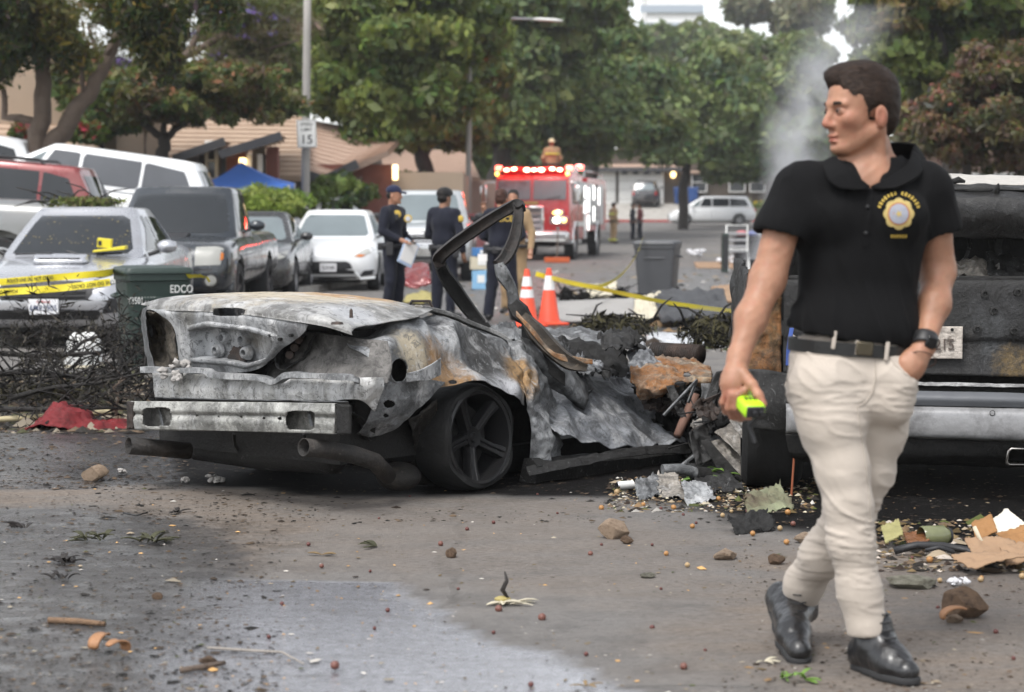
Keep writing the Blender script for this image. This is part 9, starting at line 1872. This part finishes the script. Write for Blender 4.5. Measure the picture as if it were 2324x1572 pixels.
for k,(col_,x_) in enumerate((((.45,.14,.15),-.2),((.14,.16,.3),.1),((.5,.5,.52),.3))): MB().ell((x_,-.1,.93),(.16,.18,.09),10,6).build('clothes',mat('clothes_%d' % k,col_,.85),t,180)
c = W(1645,590,49);t = thing('green_panel','narrow dark green panel standing beside the folding chair','panel',(c.x,49,0));MB().box((0,0,.48),(.16,.3,.96)).build('board',M_GBIN,t,0,bevel=.02);MB().box((0,-.16,.5),(.1,.01,.8)).build('inset',M_TRIM,t,0)
for px,py,r_,lab in ((1582,590,.26,'large white bin bag left of the folding chair'),(1648,604,.2,'small white bin bag in front of the folding chair')):
 g = G(px,py);o = wool('bin_bag',lab,(0,0,r_ * .4),r_,int(px),None,mat('white_plastic_bag',(1,1,1)));tag(o,lab,'bag');o.location = (g.x,g.y,.06)
t = slab('plywood','long plywood board under the white bin bags','board',[(1575,600),(1760,600),(1760,612),(1580,610)],M_CARD,45,.05,9,.01)
# ================================================================== smoke plume and morning haze
def volume(name,dens,col=(0.9,0.92,0.95),aniso=0.3):
 m = bpy.data.materials.new(name);m.use_nodes = True;t = m.node_tree;t.nodes.clear();o = t.nodes.new('ShaderNodeOutputMaterial');v = t.nodes.new('ShaderNodeVolumePrincipled')
 v.inputs['Color'].default_value = (*col,1);v.inputs['Density'].default_value = dens;v.inputs['Anisotropy'].default_value = aniso;t.links.new(v.outputs[0],o.inputs['Volume']);return m,t,v
m,_,_ = volume('haze_air',0.00045)
tag(MB().box((0,195,23),(800,450,52)).build('haze',m,None,0),'pale morning haze over the whole street',kind='stuff')
m,nt_,v = volume('smoke_air',1.0,(.86,.87,.90),.2)
def nd(k,**kw):
 x = nt_.nodes.new(k)
 for a,b in kw.items(): setattr(x,a,b)
 return x
def mt(op,a,b=0.0,c=None):
 x = nd('ShaderNodeMath',operation=op)
 for sck,val in zip(x.inputs,(a,b,c)):
  if val is None: continue
  if isinstance(val,(int,float)): sck.default_value = val
  else: nt_.links.new(val,sck)
 return x.outputs[0]
tc = nd('ShaderNodeTexCoord');sx = nd('ShaderNodeSeparateXYZ');nt_.links.new(tc.outputs['Object'],sx.inputs[0]);x,y,z = sx.outputs
ns = nd('ShaderNodeTexNoise');ns.inputs['Scale'].default_value = 1.5;ns.inputs['Detail'].default_value = 5;ns.inputs['Roughness'].default_value = .6;ns.inputs['Distortion'].default_value = .5;nt_.links.new(tc.outputs['Object'],ns.inputs['Vector'])
cx = mt('MULTIPLY_ADD',mt('SINE',mt('MULTIPLY',z,1.7)),.14,mt('MULTIPLY',z,.36));R_ = mt('MULTIPLY_ADD',z,.17,.42)
rr_ = mt('DIVIDE',mt('SQRT',mt('ADD',mt('POWER',mt('SUBTRACT',x,cx),2.0),mt('POWER',y,2.0))),R_)
fall = mt('MAXIMUM',mt('SUBTRACT',1.0,rr_),0.0)
nz = mt('MAXIMUM',mt('MULTIPLY_ADD',ns.outputs['Fac'],3.2,-1.15),0.0)
fade = mt('MAXIMUM',mt('SUBTRACT',1.0,mt('MULTIPLY',z,.20)),0.05)
nt_.links.new(mt('MULTIPLY',mt('MULTIPLY',mt('POWER',fall,1.4),nz),mt('MULTIPLY',fade,7.0)),v.inputs['Density'])
b0 = W(1722,545,38);rings = []
for k in range(9):
 zz = k * .6;c_ = (.36 * zz,0);r_ = .72 + .18 * zz;rings.append([(c_[0] + r_ * math.cos(a),c_[1] + r_ * math.sin(a),zz) for a in np.linspace(0,2 * math.pi,17)[:-1]])
o = MB().loft(rings).build('smoke',m,None,0);o.location = (b0.x,b0.y,.55);tag(o,'thin grey smoke plume drifting up behind the walking man',kind='stuff')
